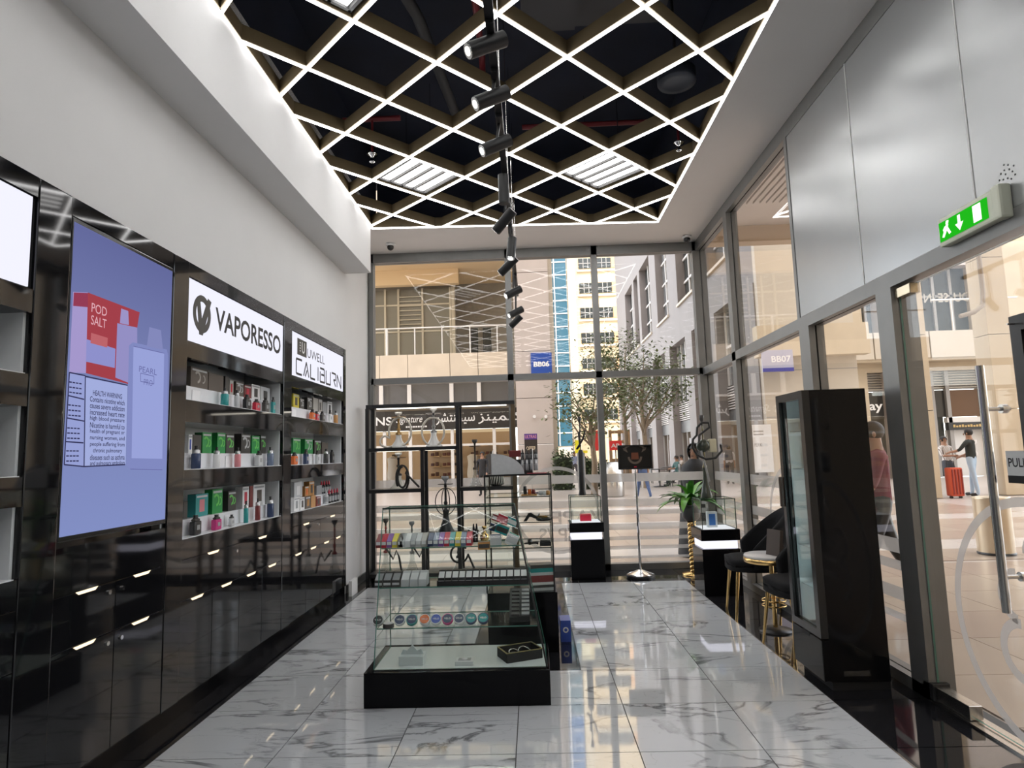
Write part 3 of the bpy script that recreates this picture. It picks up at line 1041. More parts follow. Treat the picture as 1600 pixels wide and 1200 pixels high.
# carton on the screen: red upper half, white warning half, narrow side
flat('advert_carton_side', [(114, 456), (137, 457), (134, 583), (108, 582)], (.36, .30, .58), .9)
flat('advert_carton_side_red', [(115, 457), (137, 458), (137, 480), (114, 478)], (.32, .05, .10), .8, .0008)
flat('advert_carton_front', [(137, 457), (218, 488), (200, 600), (134, 583)], (.42, .06, .08), .75)
flat('advert_carton_mid', [(135, 530), (180, 545), (179, 575), (134, 565)], (.26, .27, .58), .9, .0009)
flat('advert_carton_lower', [(134, 590), (199, 603), (196, 725), (131, 728)], (.33, .38, .66), .95)
flat('advert_carton_lower_side', [(108, 582), (133, 588), (130, 728), (100, 726)], (.28, .32, .60), .95)
m = MB()
for (a, b) in (((108, 582), (133, 587)), ((133, 588), (199, 602)), ((106, 618), (131, 624)), ((104, 653), (131, 658)), ((102, 690), (130, 692)), ((100, 726), (131, 729)), ((131, 729), (195, 726)), ((133, 588), (131, 729)), ((108, 582), (100, 726))):
    pa, pb = sp(*a), sp(*b)
    m.beam((xs + .0012, pa[0], pa[1]), (xs + .0012, pb[0], pb[1]), .006, .0006, (1, 0, 0))
m.build('advert_border', emit_mat('screen_ink', (.03, .03, .08), 1), scr)
m = MB()
lines = ['HEALTH WARNING', 'Contains nicotine which', 'causes severe addiction', 'increased heart rate', 'high blood pressure', 'Nicotine is harmful to', 'health of pregnant or', 'nursing women, and', 'people suffering from', 'chronic pulmonary', 'diseases such as asthma', 'and pulmonary embolism']
for q, ln in enumerate(lines):
    a = sp(139, 606 + q * 10.2 + 1); b = sp(196, 611 + q * 9.6)
    wd = (b[0] - a[0]) * (.95 if len(ln) > 17 else .8)
    m = MB(); text(m, ln, (xs + .0012, a[0] + (b[0] - a[0] - wd) / 2, a[1] - .03), EXY, EXZ, wd, .026, .01); m.build('advert_warning_line', MATS['screen_ink'], scr)
for q in range(4):
    m = MB()
    for r in range(3):
        a = sp(106 - q * 1.6, 594 + q * 36 + r * 8)
        for u_ in range(4): m.box(xs + .0010, xs + .0013, a[0] + .008 + u_ * .021, a[0] + .024 + u_ * .021, a[1] - .010, a[1] - .004)
    m.build('advert_side_print', MATS['screen_ink'], scr, kind='stuff')
m = MB()
a = sp(143, 476); text(m, 'POD', (xs + .0014, a[0], a[1] - .035), EXY, EXZ, .11, .045)
text(m, 'SALT', (xs + .0014, a[0], a[1] - .095), EXY, EXZ, .11, .045)
m.build('advert_lettering', emit_mat('screen_pale_red', (.75, .42, .48), .9), scr)
flat('advert_badge', [(142, 520), (168, 528), (167, 543), (141, 536)], (.55, .14, .16), .8, .0012)
# the pale device in front of the carton
flat('advert_device_small', [(183, 505), (214, 512), (214, 545), (205, 600), (180, 590)], (.30, .28, .56), .85, .0010)
flat('advert_device_small_neck', [(189, 482), (200, 486), (201, 508), (187, 505)], (.34, .30, .58), .85, .0011)
flat('advert_device', [(207, 535), (260, 546), (262, 555), (259, 722), (253, 735), (203, 734), (197, 727), (201, 540)], (.20, .23, .48), .95, .0016)
flat('advert_device_front', [(208, 541), (256, 552), (253, 717), (205, 716)], (.29, .33, .63), .95, .0018)
flat('advert_device_neck', [(233, 511), (251, 516), (254, 547), (229, 541)], (.22, .24, .48), .9, .0017)
m = MB(); a = sp(217, 572)
text(m, 'PEARL', (xs + .0022, a[0], a[1] - .03), EXY, EXZ, .16, .032); text(m, 'PRO', (xs + .0022, a[0] + .045, a[1] - .095), EXY, EXZ, .08, .032)
m.build('advert_device_name', MATS['screen_ink'] if False else emit_mat('screen_dim', (.14, .15, .36), .9), scr)
m = MB()
for (p0, p1) in (((219, 583), (240, 588)), ((240, 588), (240, 600)), ((240, 600), (219, 596)), ((219, 596), (219, 583)), ((203, 733), (253, 734)), ((208, 541), (256, 552))):
    m = MB(); pa, pb = sp(*p0), sp(*p1); m.beam((xs + .0022, pa[0], pa[1]), (xs + .0022, pb[0], pb[1]), .004, .0006, (1, 0, 0))
    m.build('advert_device_line', MATS['screen_dim'], scr)

# ================================================================== SHELF GOODS
def cm(c, r=.4, metal=0.0):
    return M('goods_%02x%02x%02x_%d' % tuple([int(255 * q) for q in c] + [int(metal * 10)]), c, r, metal)


CN = {'black': (.015, .015, .016), 'dark': (.05, .048, .045), 'brown': (.11, .09, .075), 'white': (.78, .78, .78), 'grey': (.32, .33, .34), 'silver': (.55, .56, .57), 'red': (.55, .02, .05), 'green': (.02, .30, .07),
      'lime': (.15, .62, .12), 'teal': (.03, .30, .30), 'navy': (.03, .05, .12), 'pink': (.70, .25, .28), 'magenta': (.55, .03, .20), 'orange': (.75, .17, .04), 'maroon': (.20, .03, .03), 'yellow': (.72, .60, .05),
      'tan': (.48, .24, .08), 'blue': (.05, .10, .45), 'bluegrey': (.15, .19, .28), 'purple': (.22, .08, .35), 'clear': (.42, .40, .37), 'gold': (.55, .38, .14)}


def device(x, y, z, wy, h, col, lab, kind='pod', grp='vape devices on the cabinet shelves'):
    """small vaporizer standing on a shelf, facing +x"""
    t = thing('vape_device', lab, 'vape device', (x, y, z), group=grp)
    c = cm(CN[col], .25)
    d = wy * .45
    if kind == 'pod':
        MB().rbox(x - d / 2, x + d / 2, y - wy / 2, y + wy / 2, z, z + h * .70, min(wy, d) * .25).build('body', c, t)
        MB().rbox(x - d * .36, x + d * .36, y - wy * .36, y + wy * .36, z + h * .70, z + h * .82, d * .12).build('tank', cm(CN['dark'], .15), t)
        MB().lathe([(wy * .22, 0), (wy * .15, h * .08), (wy * .19, h * .18), (0, h * .18)], (x, y, z + h * .82), 12).build('mouthpiece', cm(CN['black'], .3), t)
        MB().rbox(x + d / 2 - .001, x + d / 2 + .0015, y - wy * .2, y + wy * .2, z + h * .25, z + h * .5, .0005).build('screen_window', cm(CN['grey'], .15), t)
    else:
        MB().lathe([(wy * .42, 0), (wy * .48, h * .02), (wy * .48, h * .62), (wy * .40, h * .66)], (x, y, z), 14).build('body', c, t)
        MB().lathe([(wy * .40, 0), (wy * .40, h * .14), (wy * .3, h * .16)], (x, y, z + h * .66), 14).build('tank', cm(CN['silver'], .15, .6), t)
        MB().lathe([(wy * .22, 0), (wy * .16, h * .08), (wy * .2, h * .16), (0, h * .18)], (x, y, z + h * .82), 10).build('mouthpiece', cm(CN['black'], .3), t)
    return t


def carton(x, y0, y1, z, h, col, lab, accent=None, grp='retail cartons on the cabinet shelves', d=.055):
    t = thing('product_carton', lab, 'carton', (x, (y0 + y1) / 2, z), group=grp)
    MB().box(x - d, x, y0, y1, z, z + h).build('box', cm(CN[col], .35), t)
    w_ = y1 - y0
    if accent:
        a = cm(CN[accent], .3)
        if accent in ('lime', 'silver', 'clear'):
            m = MB(); m.ring((x + .0003, (y0 + y1) / 2 - w_ * .12, z + h * .55), (0, 1, 0), (0, 0, 1), min(w_, h) * .18, min(w_, h) * .30, .001, 16, -pi * .5, pi * .8)
            m.ring((x + .0003, (y0 + y1) / 2 + w_ * .2, z + h * .5), (0, 1, 0), (0, 0, 1), min(w_, h) * .14, min(w_, h) * .22, .001, 14, -pi * .6, pi * .5)
            m.build('printed_rings', a, t)
        else:
            MB().box(x, x + .001, y0 + w_ * .3, y1 - w_ * .3, z + h * .2, z + h * .75).build('printed_picture', a, t)
        box('printed_band', x, x + .0008, y0 + w_ * .08, y1 - w_ * .08, z + h * .84, z + h * .93, cm(CN['silver' if col not in ('white',) else 'grey'], .4), t)
    return t


def riser(y0, y1, z, h, x0=XBK + .03, x1=XL - .08, lab='', slot=None):
    t = thing('display_riser', lab, 'display riser', ((x0 + x1) / 2, (y0 + y1) / 2, z), group='white shelf risers')
    m = MB(); m.box(x0, x1, y0, y1, z + h - .006, z + h); m.box(x1 - .005, x1, y0, y1, z, z + h - .006)
    m.box(x0, x0 + .005, y0, y1, z, z + h - .006)
    m.build('riser_step', NWHT, t)
    k = max(1, int((y1 - y0) / .42))
    for q in range(k):
        yy_ = y0 + (q + .5) * (y1 - y0) / k
        MB().box(x1 + .002, x1 + .004, yy_ - .05, yy_ + .05, z + .001, z + h - .02).build('price_card', cm((.82, .82, .84), .4), t)
    return t


XB_, XD_ = XL - .10, XL - .035        # carton front plane, device plane
bay = {'b': 'of the emblem cabinet', 'c': 'of the far cabinet'}
SHN = ['top', 'middle', 'bottom']
RH = .098


def stock(by, ni, y0, y1, cart, dev, tier=False):
    z = NICHE[ni][0] + .005
    riser(y0 + .03, y1 - .09, z, RH, lab='white riser on the %s shelf %s' % (SHN[ni], bay[by]))
    for (a, b, top, col, acc, lab) in cart:
        ya = yz(a, 700, XB_)[0]; yb = yz(b, 700, XB_)[0]
        carton(XB_, ya, yb - .006, z + RH, top, col, lab + ' on the %s shelf %s' % (SHN[ni], bay[by]), acc)
    for (a, h, wd, col, kind, lab) in dev:
        y = yz(a, 700, XD_)[0]
        device(XD_, y, z, wd, h, col, lab + ' on the %s shelf %s' % (SHN[ni], bay[by]), kind)


S = lambda x: 280 + x / 4.286     # measured in a shelf detail of the photograph
stock('b', 0, 3.787, 5.302,
      [(S(65), S(185), .135, 'brown', 'clear', 'clear brown carton with two pale rings'), (S(187), S(290), .125, 'brown', None, 'plain translucent brown carton'),
       (S(300), S(330), .13, 'dark', None, 'narrow dark carton'), (S(330), S(358), .11, 'clear', 'red', 'pale carton with a red picture'),
       (S(372), S(428), .11, 'brown', 'silver', 'brown carton with silver rings'), (S(430), S(478), .10, 'maroon', 'red', 'small maroon carton'),
       (S(480), S(538), .12, 'white', 'dark', 'white carton with a dark device picture'), (S(540), S(606), .12, 'silver', 'dark', 'silver carton with a dark picture')],
      [(S(298), .125, .055, 'teal', 'pen', 'teal pen device'), (S(381), .13, .04, 'silver', 'pen', 'slim silver pen device with black top'), (S(448), .11, .075, 'black', 'pod', 'squat black pod device'),
       (S(512), .09, .075, 'red', 'pod', 'squat red pod device'), (S(574), .115, .075, 'dark', 'pod', 'dark grey pod device'), (S(626), .135, .05, 'teal', 'pod', 'teal and black pod device')])
stock('b', 1, 3.787, 5.302,
      [(S(62), S(90), .12, 'white', 'blue', 'white carton with a blue picture'), (S(92), S(150), .12, 'dark', None, 'plain charcoal carton'),
       (S(155), S(220), .14, 'green', 'lime', 'first green and black ringed carton'), (S(255), S(312), .145, 'green', 'lime', 'second green ringed carton'), (S(314), S(370), .14, 'dark', 'lime', 'third ringed carton, black with lime rings'),
       (S(415), S(480), .15, 'dark', 'silver', 'black carton with a silver ring picture'), (S(486), S(540), .14, 'green', 'lime', 'fifth green ringed carton'), (S(545), S(582), .15, 'dark', 'lime', 'last black carton with lime rings')],
      [(S(114), .145, .06, 'navy', 'pen', 'navy pen device'), (S(252), .14, .05, 'white', 'pen', 'white pen device with black top'), (S(393), .14, .045, 'pink', 'pen', 'slim pink pen device'),
       (S(535), .12, .075, 'silver', 'pod', 'silver pod device with a round black dial'), (S(611), .15, .055, 'bluegrey', 'pen', 'blue grey pen device')])
stock('b', 2, 3.787, 5.302,
      [(S(40), S(70), .11, 'dark', None, 'narrow dark carton at the near end'), (S(120), S(205), .145, 'teal', 'pink', 'teal carton with a pink picture'), (S(230), S(300), .165, 'green', 'lime', 'tall green carton with lime rings'),
       (S(335), S(390), .14, 'dark', 'lime', 'black carton with lime rings'), (S(430), S(474), .16, 'white', 'red', 'white carton with a red stripe'), (S(478), S(500), .16, 'maroon', None, 'thin maroon carton'), (S(502), S(580), .165, 'white', 'brown', 'tall white carton with a slim pen picture')],
      [(S(122), .12, .085, 'black', 'pod', 'large black pod device'), (S(260), .10, .08, 'magenta', 'pod', 'magenta pod device'), (S(360), .08, .055, 'silver', 'pod', 'tiny silver pod device'),
       (S(455), .16, .035, 'teal', 'pen', 'very slim teal pen device'), (S(532), .165, .04, 'maroon', 'pen', 'very slim maroon pen device'), (S(616), .165, .055, 'navy', 'pen', 'dark navy pen device')])
stock('c', 0, 5.487, 7.03,
      [(S(762), S(802), .13, 'yellow', 'dark', 'bright yellow carton'), (S(806), S(836), .10, 'dark', 'silver', 'dark ringed carton'), (S(856), S(890), .13, 'dark', 'silver', 'tall dark ringed carton'),
       (S(896), S(930), .14, 'clear', None, 'first pale grey carton'), (S(932), S(958), .14, 'clear', 'dark', 'second grey carton with a dark picture'), (S(960), S(988), .12, 'grey', None, 'short grey carton'), (S(992), S(1024), .14, 'white', 'dark', 'white carton with a dark picture')],
      [(S(891), .10, .085, 'orange', 'pod', 'orange pod device'), (S(918), .09, .08, 'red', 'pod', 'red pod device beside the orange one'), (S(957), .10, .075, 'dark', 'pod', 'dark pod device'),
       (S(1010), .13, .06, 'white', 'pod', 'white pod device with a black front'), (S(1048), .14, .05, 'tan', 'pen', 'tan pen device')])
stock('c', 1, 5.487, 7.03,
      [(S(762), S(815), .145, 'green', 'lime', 'first green carton with lime rings'), (S(842), S(896), .145, 'green', 'silver', 'green carton with a silver ring'), (S(906), S(952), .14, 'dark', 'lime', 'black carton with lime rings'), (S(956), S(998), .12, 'brown', None, 'plain brown carton')],
      [(S(772), .11, .085, 'orange', 'pod', 'orange and black pod device'), (S(849), .14, .075, 'navy', 'pod', 'navy pod device'), (S(925), .13, .065, 'silver', 'pod', 'silver pod device'), (S(983), .15, .055, 'dark', 'pen', 'dark pen device'), (S(1023), .14, .075, 'black', 'pod', 'black pod device')])
# bottom shelf of the far cabinet: cartons and dropper bottles in two tiers
z3 = NICHE[2][0] + .005
riser(5.52, 6.94, z3, RH, lab='white riser on the bottom shelf in the far cabinet')
for (a, b, h, col, acc, lab) in [(770, 824, .15, 'silver', 'white', 'tall frosted white carton'), (842, 868, .10, 'tan', 'orange', 'small orange brown carton'), (870, 904, .14, 'tan', 'dark', 'tall tan carton with a dark picture'), (920, 955, .09, 'grey', None, 'low grey carton')]:
    carton(XB_, yz(S(a), 780, XB_)[0], yz(S(b), 780, XB_)[0], z3 + RH, h, col, lab + ' on the far cabinet bottom shelf, upper tier', acc)
for (a, b, h, col, acc, lab) in [(770, 805, .12, 'white', 'grey', 'white carton'), (811, 840, .11, 'white', 'dark', 'white carton with a dark label'), (846, 880, .11, 'brown', 'tan', 'brown carton with a tan label'), (883, 914, .11, 'tan', None, 'plain tan carton'), (919, 948, .09, 'maroon', 'dark', 'small maroon carton')]:
    carton(XL - .02, yz(S(a), 790, XL - .02)[0], yz(S(b), 790, XL - .02)[0], z3, h, col, lab + ' on the far cabinet bottom shelf, lower tier', acc, d=.05)


def bottle(x, y, z, h, r, body, cap, lab, grp):
    t = thing('liquid_bottle', lab, 'bottle', (x, y, z), group=grp)
    MB().lathe([(r * .9, 0), (r, h * .02), (r, h * .58), (r * .45, h * .68)], (x, y, z), 12).build('bottle_body', cm(CN[body], .25), t)
    MB().lathe([(r * .48, 0), (r * .48, h * .14), (r * .22, h * .3), (r * .14, h * .34)], (x, y, z + h * .66), 10).build('cap', cm(CN[cap], .35), t)
    MB().lathe([(r * 1.015, h * .12), (r * 1.015, h * .48)], (x, y, z), 12).build('paper_label', cm(CN['grey'], .5), t)
    return t


for q, a in enumerate((965, 982, 999, 1014)):
    bottle(XB_ - .02, yz(S(a), 780, XB_)[0], z3 + RH, .13, .022, 'black', 'red', '%s black bottle with red cap on the far cabinet upper tier' % ('first second third fourth'.split()[q]), 'red capped bottles on the upper tier')
for q, a in enumerate((985, 1003, 1022, 1040, 1058)):
    bottle(XL - .05, yz(S(a), 800, XL - .05)[0], z3, .14, .022, 'silver' if q == 0 else 'black', 'silver' if q == 0 else 'red',
           'silver dropper bottle beside the red capped ones on the far bottom shelf' if q == 0 else '%s black bottle with red cap on the far cabinet lower tier' % ('zeroth first second third fourth'.split()[q]), 'red capped bottles on the lower tier' if q else None)
# nearest cabinet: only the last goods show
zA, zB, zC = [q[0] + .005 for q in NICHE]
riser(1.2, 2.28, zA, .09, lab='white riser on the top shelf beneath the blank sign')
carton(XB_, 2.12, 2.275, zA + .09, .14, 'white', 'white carton with a purple print beneath the blank sign', 'purple')
riser(1.2, 2.2, zB, .05, lab='white riser on the middle shelf beneath the blank sign')
carton(XL - .03, 2.26, 2.325, zB, .10, 'black', 'small black carton with an orange picture beside the screen', 'orange')
carton(XL - .03, 2.41, 2.475, zB, .105, 'brown', 'small brown carton with a gold picture beside the screen', 'gold')
carton(XL - .04, 2.25, 2.44, zC + .13, .06, 'black', 'black half of a stacked carton on the lowest shelf beside the screen', 'gold')
carton(XL - .04, 2.25, 2.44, zC, .13, 'white', 'white carton under a black one on the lowest shelf beside the screen', 'grey')

# ================================================================== GLASS SHOWCASE (front)
def shelf_y(z):      # leaning front glass
    return 3.940 + .282 * (z - .2)


def shelf_xr(z):     # leaning right glass
    return .042 - .19 * (z - .2)


SZ = [.423, .652, .884]
CXL, CYB = -.993, 4.40
sc_ = thing('glass_showcase', 'stepped glass showcase with leaning front on a black plinth', 'display case', (-.5, 4.15, 0))
MB().rbox(-1.04, .058, 3.895, 4.46, 0, .198, .003).build('plinth', BLKP, sc_)
box('deck_board', CXL + .006, .035, 3.945, CYB - .002, .198, .203, M('deck_white', (.72, .76, .75), .2), sc_)
GL2 = [CASEGL, GEDGE]


def slab(mb, pts, th):
    """glass slab from a 4 point outline, thickness vector th; edges in slot 1"""
    p = [Vector(q) for q in pts]; t_ = Vector(th)
    vs = p + [q + t_ for q in p]
    mb.mat(0).add(vs, [(3, 2, 1, 0), (4, 5, 6, 7)])
    mb.mat(1).add(vs, [(0, 1, 5, 4), (1, 2, 6, 5), (2, 3, 7, 6), (3, 0, 4, 7)])
    mb.mat(0)
    return mb


ZT = 1.128
slab(MB(), [(CXL, shelf_y(.2), .203), (shelf_xr(.2), shelf_y(.2), .203), (shelf_xr(ZT), shelf_y(ZT), ZT), (CXL, shelf_y(ZT), ZT)], (0, .006, 0)).build('front_glass', GL2, sc_)
slab(MB(), [(shelf_xr(.2), shelf_y(.2), .203), (shelf_xr(.2), CYB, .203), (shelf_xr(ZT), CYB, ZT), (shelf_xr(ZT), shelf_y(ZT), ZT)], (-.006, 0, 0)).build('side_glass', GL2, sc_)
slab(MB(), [(CXL, shelf_y(.2), .203), (CXL, CYB, .203), (CXL, CYB, ZT), (CXL, shelf_y(ZT), ZT)], (.006, 0, 0)).build('side_glass', GL2, sc_)
slab(MB(), [(CXL, CYB, .203), (.03, CYB, .203), (shelf_xr(ZT), CYB, ZT), (CXL, CYB, ZT)], (0, -.006, 0)).build('back_glass', GL2, sc_)
for z in SZ + [ZT]:
    slab(MB(), [(CXL + .006, shelf_y(z) + .007, z), (shelf_xr(z) - .007, shelf_y(z) + .007, z), (shelf_xr(z) - .007, CYB - .008, z), (CXL + .006, CYB - .008, z)], (0, 0, -.007)).build('glass_shelf' if z != ZT else 'top_glass', GL2, sc_)
# dark edge trims along the leaning corner
MB().beam((shelf_xr(.2), shelf_y(.2), .2), (shelf_xr(ZT), shelf_y(ZT), ZT), .010, .010, (0, 1, 0)).build('edge_trim', BLKM, sc_)
MB().beam((CXL, shelf_y(ZT), ZT), (shelf_xr(ZT), shelf_y(ZT), ZT), .008, .009).build('edge_trim', GEDGE_D, sc_)

# ---- goods inside
def leaning_pack(x0, x1, y, z, h, col, lab, grp, lean=.5, face='white', d=.11, top=None):
    """carton with a sloping lid: upright printed front, coloured slope"""
    t = thing('flavour_pack', lab, 'carton', ((x0 + x1) / 2, y + d / 2, z), group=grp)
    hf = h * .5
    m = MB(); m.prism([(0, 0), (d, 0), (d, h), (d * .75, h), (0, hf)], (x0, y, z), (0, 1, 0), (0, 0, 1), x1 - x0)
    m.build('box', cm(CN[col], .3), t)
    if top:
        n_ = Vector((0, -(h - hf), d * .75)).normalized(); m = MB()
        a = Vector((x0 + .003, y + .004, z + hf + .004 * (h - hf) / (d * .75))) + n_ * .0006; b = Vector((x0 + .003, y + d * .6, z + hf + .8 * (h - hf))) + n_ * .0006
        c2 = Vector((x1 - x0 - .006, 0, 0))
        m.add([a, a + c2, b + c2, b, a + n_ * .0006, a + c2 + n_ * .0006, b + c2 + n_ * .0006, b + n_ * .0006], [(3, 2, 1, 0), (4, 5, 6, 7), (0, 1, 5, 4), (1, 2, 6, 5), (2, 3, 7, 6), (3, 0, 4, 7)])
        m.build('top_label', cm(CN[top], .35), t)
    MB().box(x0 + .003, x1 - .003, y - .001, y, z + (hf * .45 if not top else hf * .3), z + (hf * .97 if not top else hf * .65)).build('front_label', cm(CN[face], .4), t)
    return t


zz = SZ[2]; yfr = shelf_y(zz) + .02
rowcol = ['maroon', 'red', 'purple', 'yellow', 'brown']
xx = CXL + .012
grp1 = 'colourful packs on the upper showcase shelf'
XP = lambda px, y=yfr: P(px, 850, 'y', y).x
wp_ = .048
nm_ = {'maroon': 'maroon', 'red': 'crimson', 'purple': 'violet', 'yellow': 'yellow', 'brown': 'brown'}
for q, c in enumerate(rowcol):
    leaning_pack(XP(587) + q * .035, XP(587) + q * .035 + .033, yfr, zz, .078, c, '%s pack at the near end of the upper showcase shelf' % nm_[c], grp1)
for q, c in enumerate(('silver', 'white', 'grey', 'silver', 'clear')):
    leaning_pack(XP(624) + q * .035, XP(624) + q * .035 + .033, yfr, zz, .078, c, 'pale pack number %s of the white run on the upper showcase shelf' % ('one two three four five'.split()[q]), grp1)
for q, c in enumerate(('navy', 'bluegrey', 'purple', 'red', 'teal')):
    leaning_pack(XP(668) + q * .035, XP(668) + q * .035 + .033, yfr, zz, .078, c, '%s pack of the dark run on the upper showcase shelf' % c, grp1)
for q, c in enumerate(('yellow', 'bluegrey', 'red')):
    leaning_pack(XP(711) + q * .036, XP(711) + q * .036 + .034, yfr, zz, .078, c, '%s pack in the separate trio on the upper showcase shelf' % c, grp1)
carton(XP(760), 0, .05, zz, .01, 'brown', 'x') if False else None


def loose_box(c, size, rot, cols, lab, grp):
    t = thing('loose_carton', lab, 'carton', (c[0], c[1], c[2] - size[2] / 2), group=grp)
    R3 = Matrix.Rotation(rot[2], 3, 'Z') @ Matrix.Rotation(rot[1], 3, 'Y') @ Matrix.Rotation(rot[0], 3, 'X')
    MB().obox(c, size, R3).build('box', cm(CN[cols[0]], .35), t)
    o = Vector(c) + R3 @ Vector((0, -size[1] / 2 - .0006, 0))
    MB().obox(o, (size[0] * .92, .001, size[2] * .55), R3).build('printed_front', cm(CN[cols[1]], .4), t)
    o = Vector(c) + R3 @ Vector((0, 0, size[2] / 2 + .0006))
    MB().obox(o, (size[0] * .9, size[1] * .85, .001), R3).build('printed_top', cm(CN[cols[2]], .4), t)
    return t


pile = 'tumbled cartons at the end of the upper showcase shelf'
def PX(px, py, y): return P(px, py, 'y', y)
for (px, py, y, s, r, cols, lab) in [
        (756, 852, 4.17, (.075, .07, .045), (0, 0, .1), ('tan', 'dark', 'brown'), 'brown and gold carton lying beside the tumbled pile'),
        (775, 845, 4.18, (.07, .06, .075), (0, 0, .0), ('white', 'silver', 'bluegrey'), 'white upright carton at the foot of the tumbled pile'),
        (800, 843, 4.18, (.075, .06, .07), (0, .45, .0), ('white', 'silver', 'teal'), 'white tilted carton beside the leaning corner glass'),
        (784, 827, 4.25, (.085, .06, .055), (0, .40, .1), ('teal', 'dark', 'grey'), 'dark teal tilted carton in the tumbled pile'),
        (772, 824, 4.27, (.06, .06, .045), (0, .35, .1), ('navy', 'dark', 'white'), 'navy carton half hidden in the tumbled pile'),
        (786, 811, 4.31, (.075, .05, .05), (0, .42, 0), ('red', 'pink', 'white'), 'red and white carton on top of the pile'),
        (800, 815, 4.31, (.07, .05, .05), (0, .42, 0), ('teal', 'white', 'silver'), 'mint and white carton on top of the pile'),
        (775, 809, 4.33, (.05, .05, .04), (0, .38, 0), ('maroon', 'white', 'white'), 'small maroon carton on top of the pile')]:
    c = PX(px, py, y); loose_box(c, s, r, cols, lab, pile)
for q, px in enumerate((722, 733, 743)):
    c = PX(px, 838, 4.34)
    bottle(c.x, 4.34, zz, .085, .017, 'black', 'black', '%s small black bottle from the near end behind the pack trio' % ('first second third'.split()[q]), 'small black bottles in the showcase')
t = thing('gold_figurine', 'little gold stoppered flask on the upper showcase shelf', 'flask', (PX(757, 840, 4.33).x, 4.33, zz))
MB().lathe([(.02, 0), (.03, .02), (.028, .045), (.01, .06), (.008, .085), (.016, .09), (.016, .1), (0, .105)], (PX(757, 840, 4.33).x, 4.33, zz), 14).build('flask_body', GOLD, t)
c = PX(747, 835, 4.33)
for q in range(2):
    MB().lathe([(.008, 0), (.01, .07), (.004, .12)], (c.x - .028 + q * .02, 4.32, zz), 8).build('slim_pen', BLKM, label='slim black pen standing in the showcase, %s of two' % ('nearer the bottles', 'nearer the gold flask')[q], cat='pen', group='slim pens')

# middle shelf: six grey cartons and a long black tray of white topped packs
zz = SZ[1]; yfr = shelf_y(zz) + .02
X2 = lambda px: P(px, 915, 'y', yfr).x
for q in range(6):
    x0 = X2(585) + q * .0545 + (0.004 if q > 2 else 0)
    leaning_pack(x0, x0 + .05, yfr, zz, .08, 'dark' if q < 3 else 'silver', '%s grey carton of the row on the middle showcase shelf, near end %s' % ('dark' if q < 3 else 'light', ('first', 'second', 'third', 'fourth', 'fifth', 'sixth')[q]), 'grey cartons on the middle showcase shelf', .65, 'silver', top='grey' if q < 3 else 'white')
tx0, tx1 = X2(683), X2(826)
t = thing('pack_tray', 'long black counter tray on the middle showcase shelf', 'tray', ((tx0 + tx1) / 2, yfr + .05, zz))
m = MB(); m.box(tx0, tx1, yfr - .012, yfr + .10, zz, zz + .006); m.box(tx0, tx1, yfr - .012, yfr - .008, zz, zz + .03); m.box(tx0, tx1, yfr + .096, yfr + .10, zz, zz + .03)
m.box(tx0, tx0 + .004, yfr - .01, yfr + .1, zz, zz + .03); m.box(tx1 - .004, tx1, yfr - .01, yfr + .1, zz, zz + .03)
m.build('tray_body', BLKD, t)
wq = (tx1 - tx0 - .012) / 13
for q in range(13):
    x0 = tx0 + .006 + q * wq
    leaning_pack(x0 + .001, x0 + wq - .001, yfr - .006, zz + .0065, .08, 'black', 'black pack with white top label in the long tray, number %s from the near end' % ('one two three four five six seven eight nine ten eleven twelve thirteen'.split()[q]), 'white labelled packs in the long tray', .75, 'silver', .085, top='white')
# lower shelf: round tins leaning back, dark organiser
zz = SZ[0]; yfr = shelf_y(zz) + .03
tin = [(590, 'black', 'silver', 'VELO'), (607, 'grey', 'silver', None), (624, 'navy', 'white', 'VELO'), (643, 'navy', 'teal', 'VELO'), (663, 'orange', 'white', 'VELO'), (681, 'blue', 'white', 'VELO'), (699, 'navy', 'magenta', 'VELO'), (717, 'navy', 'white', 'VELO'), (736, 'teal', 'navy', 'VELO'), (755, 'teal', 'navy', 'VELO')]
tl = ['black printed round tin nearest the side glass', 'grey round tin lying flat', 'navy round tin with white rim', 'navy and green round tin', 'orange round tin', 'bright blue round tin', 'navy round tin with pink rim', 'navy tin with white rim beside the teal pair', 'first teal round tin', 'last teal round tin of the row']
for q, (px, c1, c2, tx) in enumerate(tin):
    x = P(px, 975, 'y', yfr).x
    t = thing('round_tin', tl[q] + ' on the lower showcase shelf', 'tin', (x, yfr, zz), group='round tins on the lower showcase shelf')
    n_ = Vector((0, -.72, .69)).normalized() if tx else Vector((0, 0, 1))
    r = .034
    c = Vector((x, yfr + .014, zz + r * .72 + .012)) if tx else Vector((x, yfr, zz + .012))
    if tx:
        MB().cyl(c - n_ * .011, c + n_ * .009, r, n=24).build('tin_body', cm(CN[c2], .3), t)
        MB().cyl(c + n_ * .009, c + n_ * .0105, r * .86, n=24).build('tin_lid', cm(CN[c1], .3), t)
        m = MB(); ex = Vector((1, 0, 0)); ey = n_.cross(ex)
        text(m, tx, c + n_ * .0112 - ex * r * .58 - ey * r * .17, ex, ey, r * 1.16, r * .34, .01)
        m.build('tin_lettering', cm(CN['white'], .4), t)
    else:
        MB().cyl(c - n_ * .012, c + n_ * .012, r, n=24).build('tin_body', cm(CN['dark'], .3), t)
        MB().cyl(c + n_ * .012, c + n_ * .014, r * .9, n=24).build('tin_lid', cm(CN['silver'], .3), t)
x0, x1 = P(797, 960, 'y', 4.22).x, P(842, 960, 'y', 4.22).x
x1 = min(x1, shelf_xr(.6) - .02)
t = thing('coil_organiser', 'dark stepped organiser of small grey cartridges by the leaning side glass', 'organiser', ((x0 + x1) / 2, 4.24, SZ[0]))
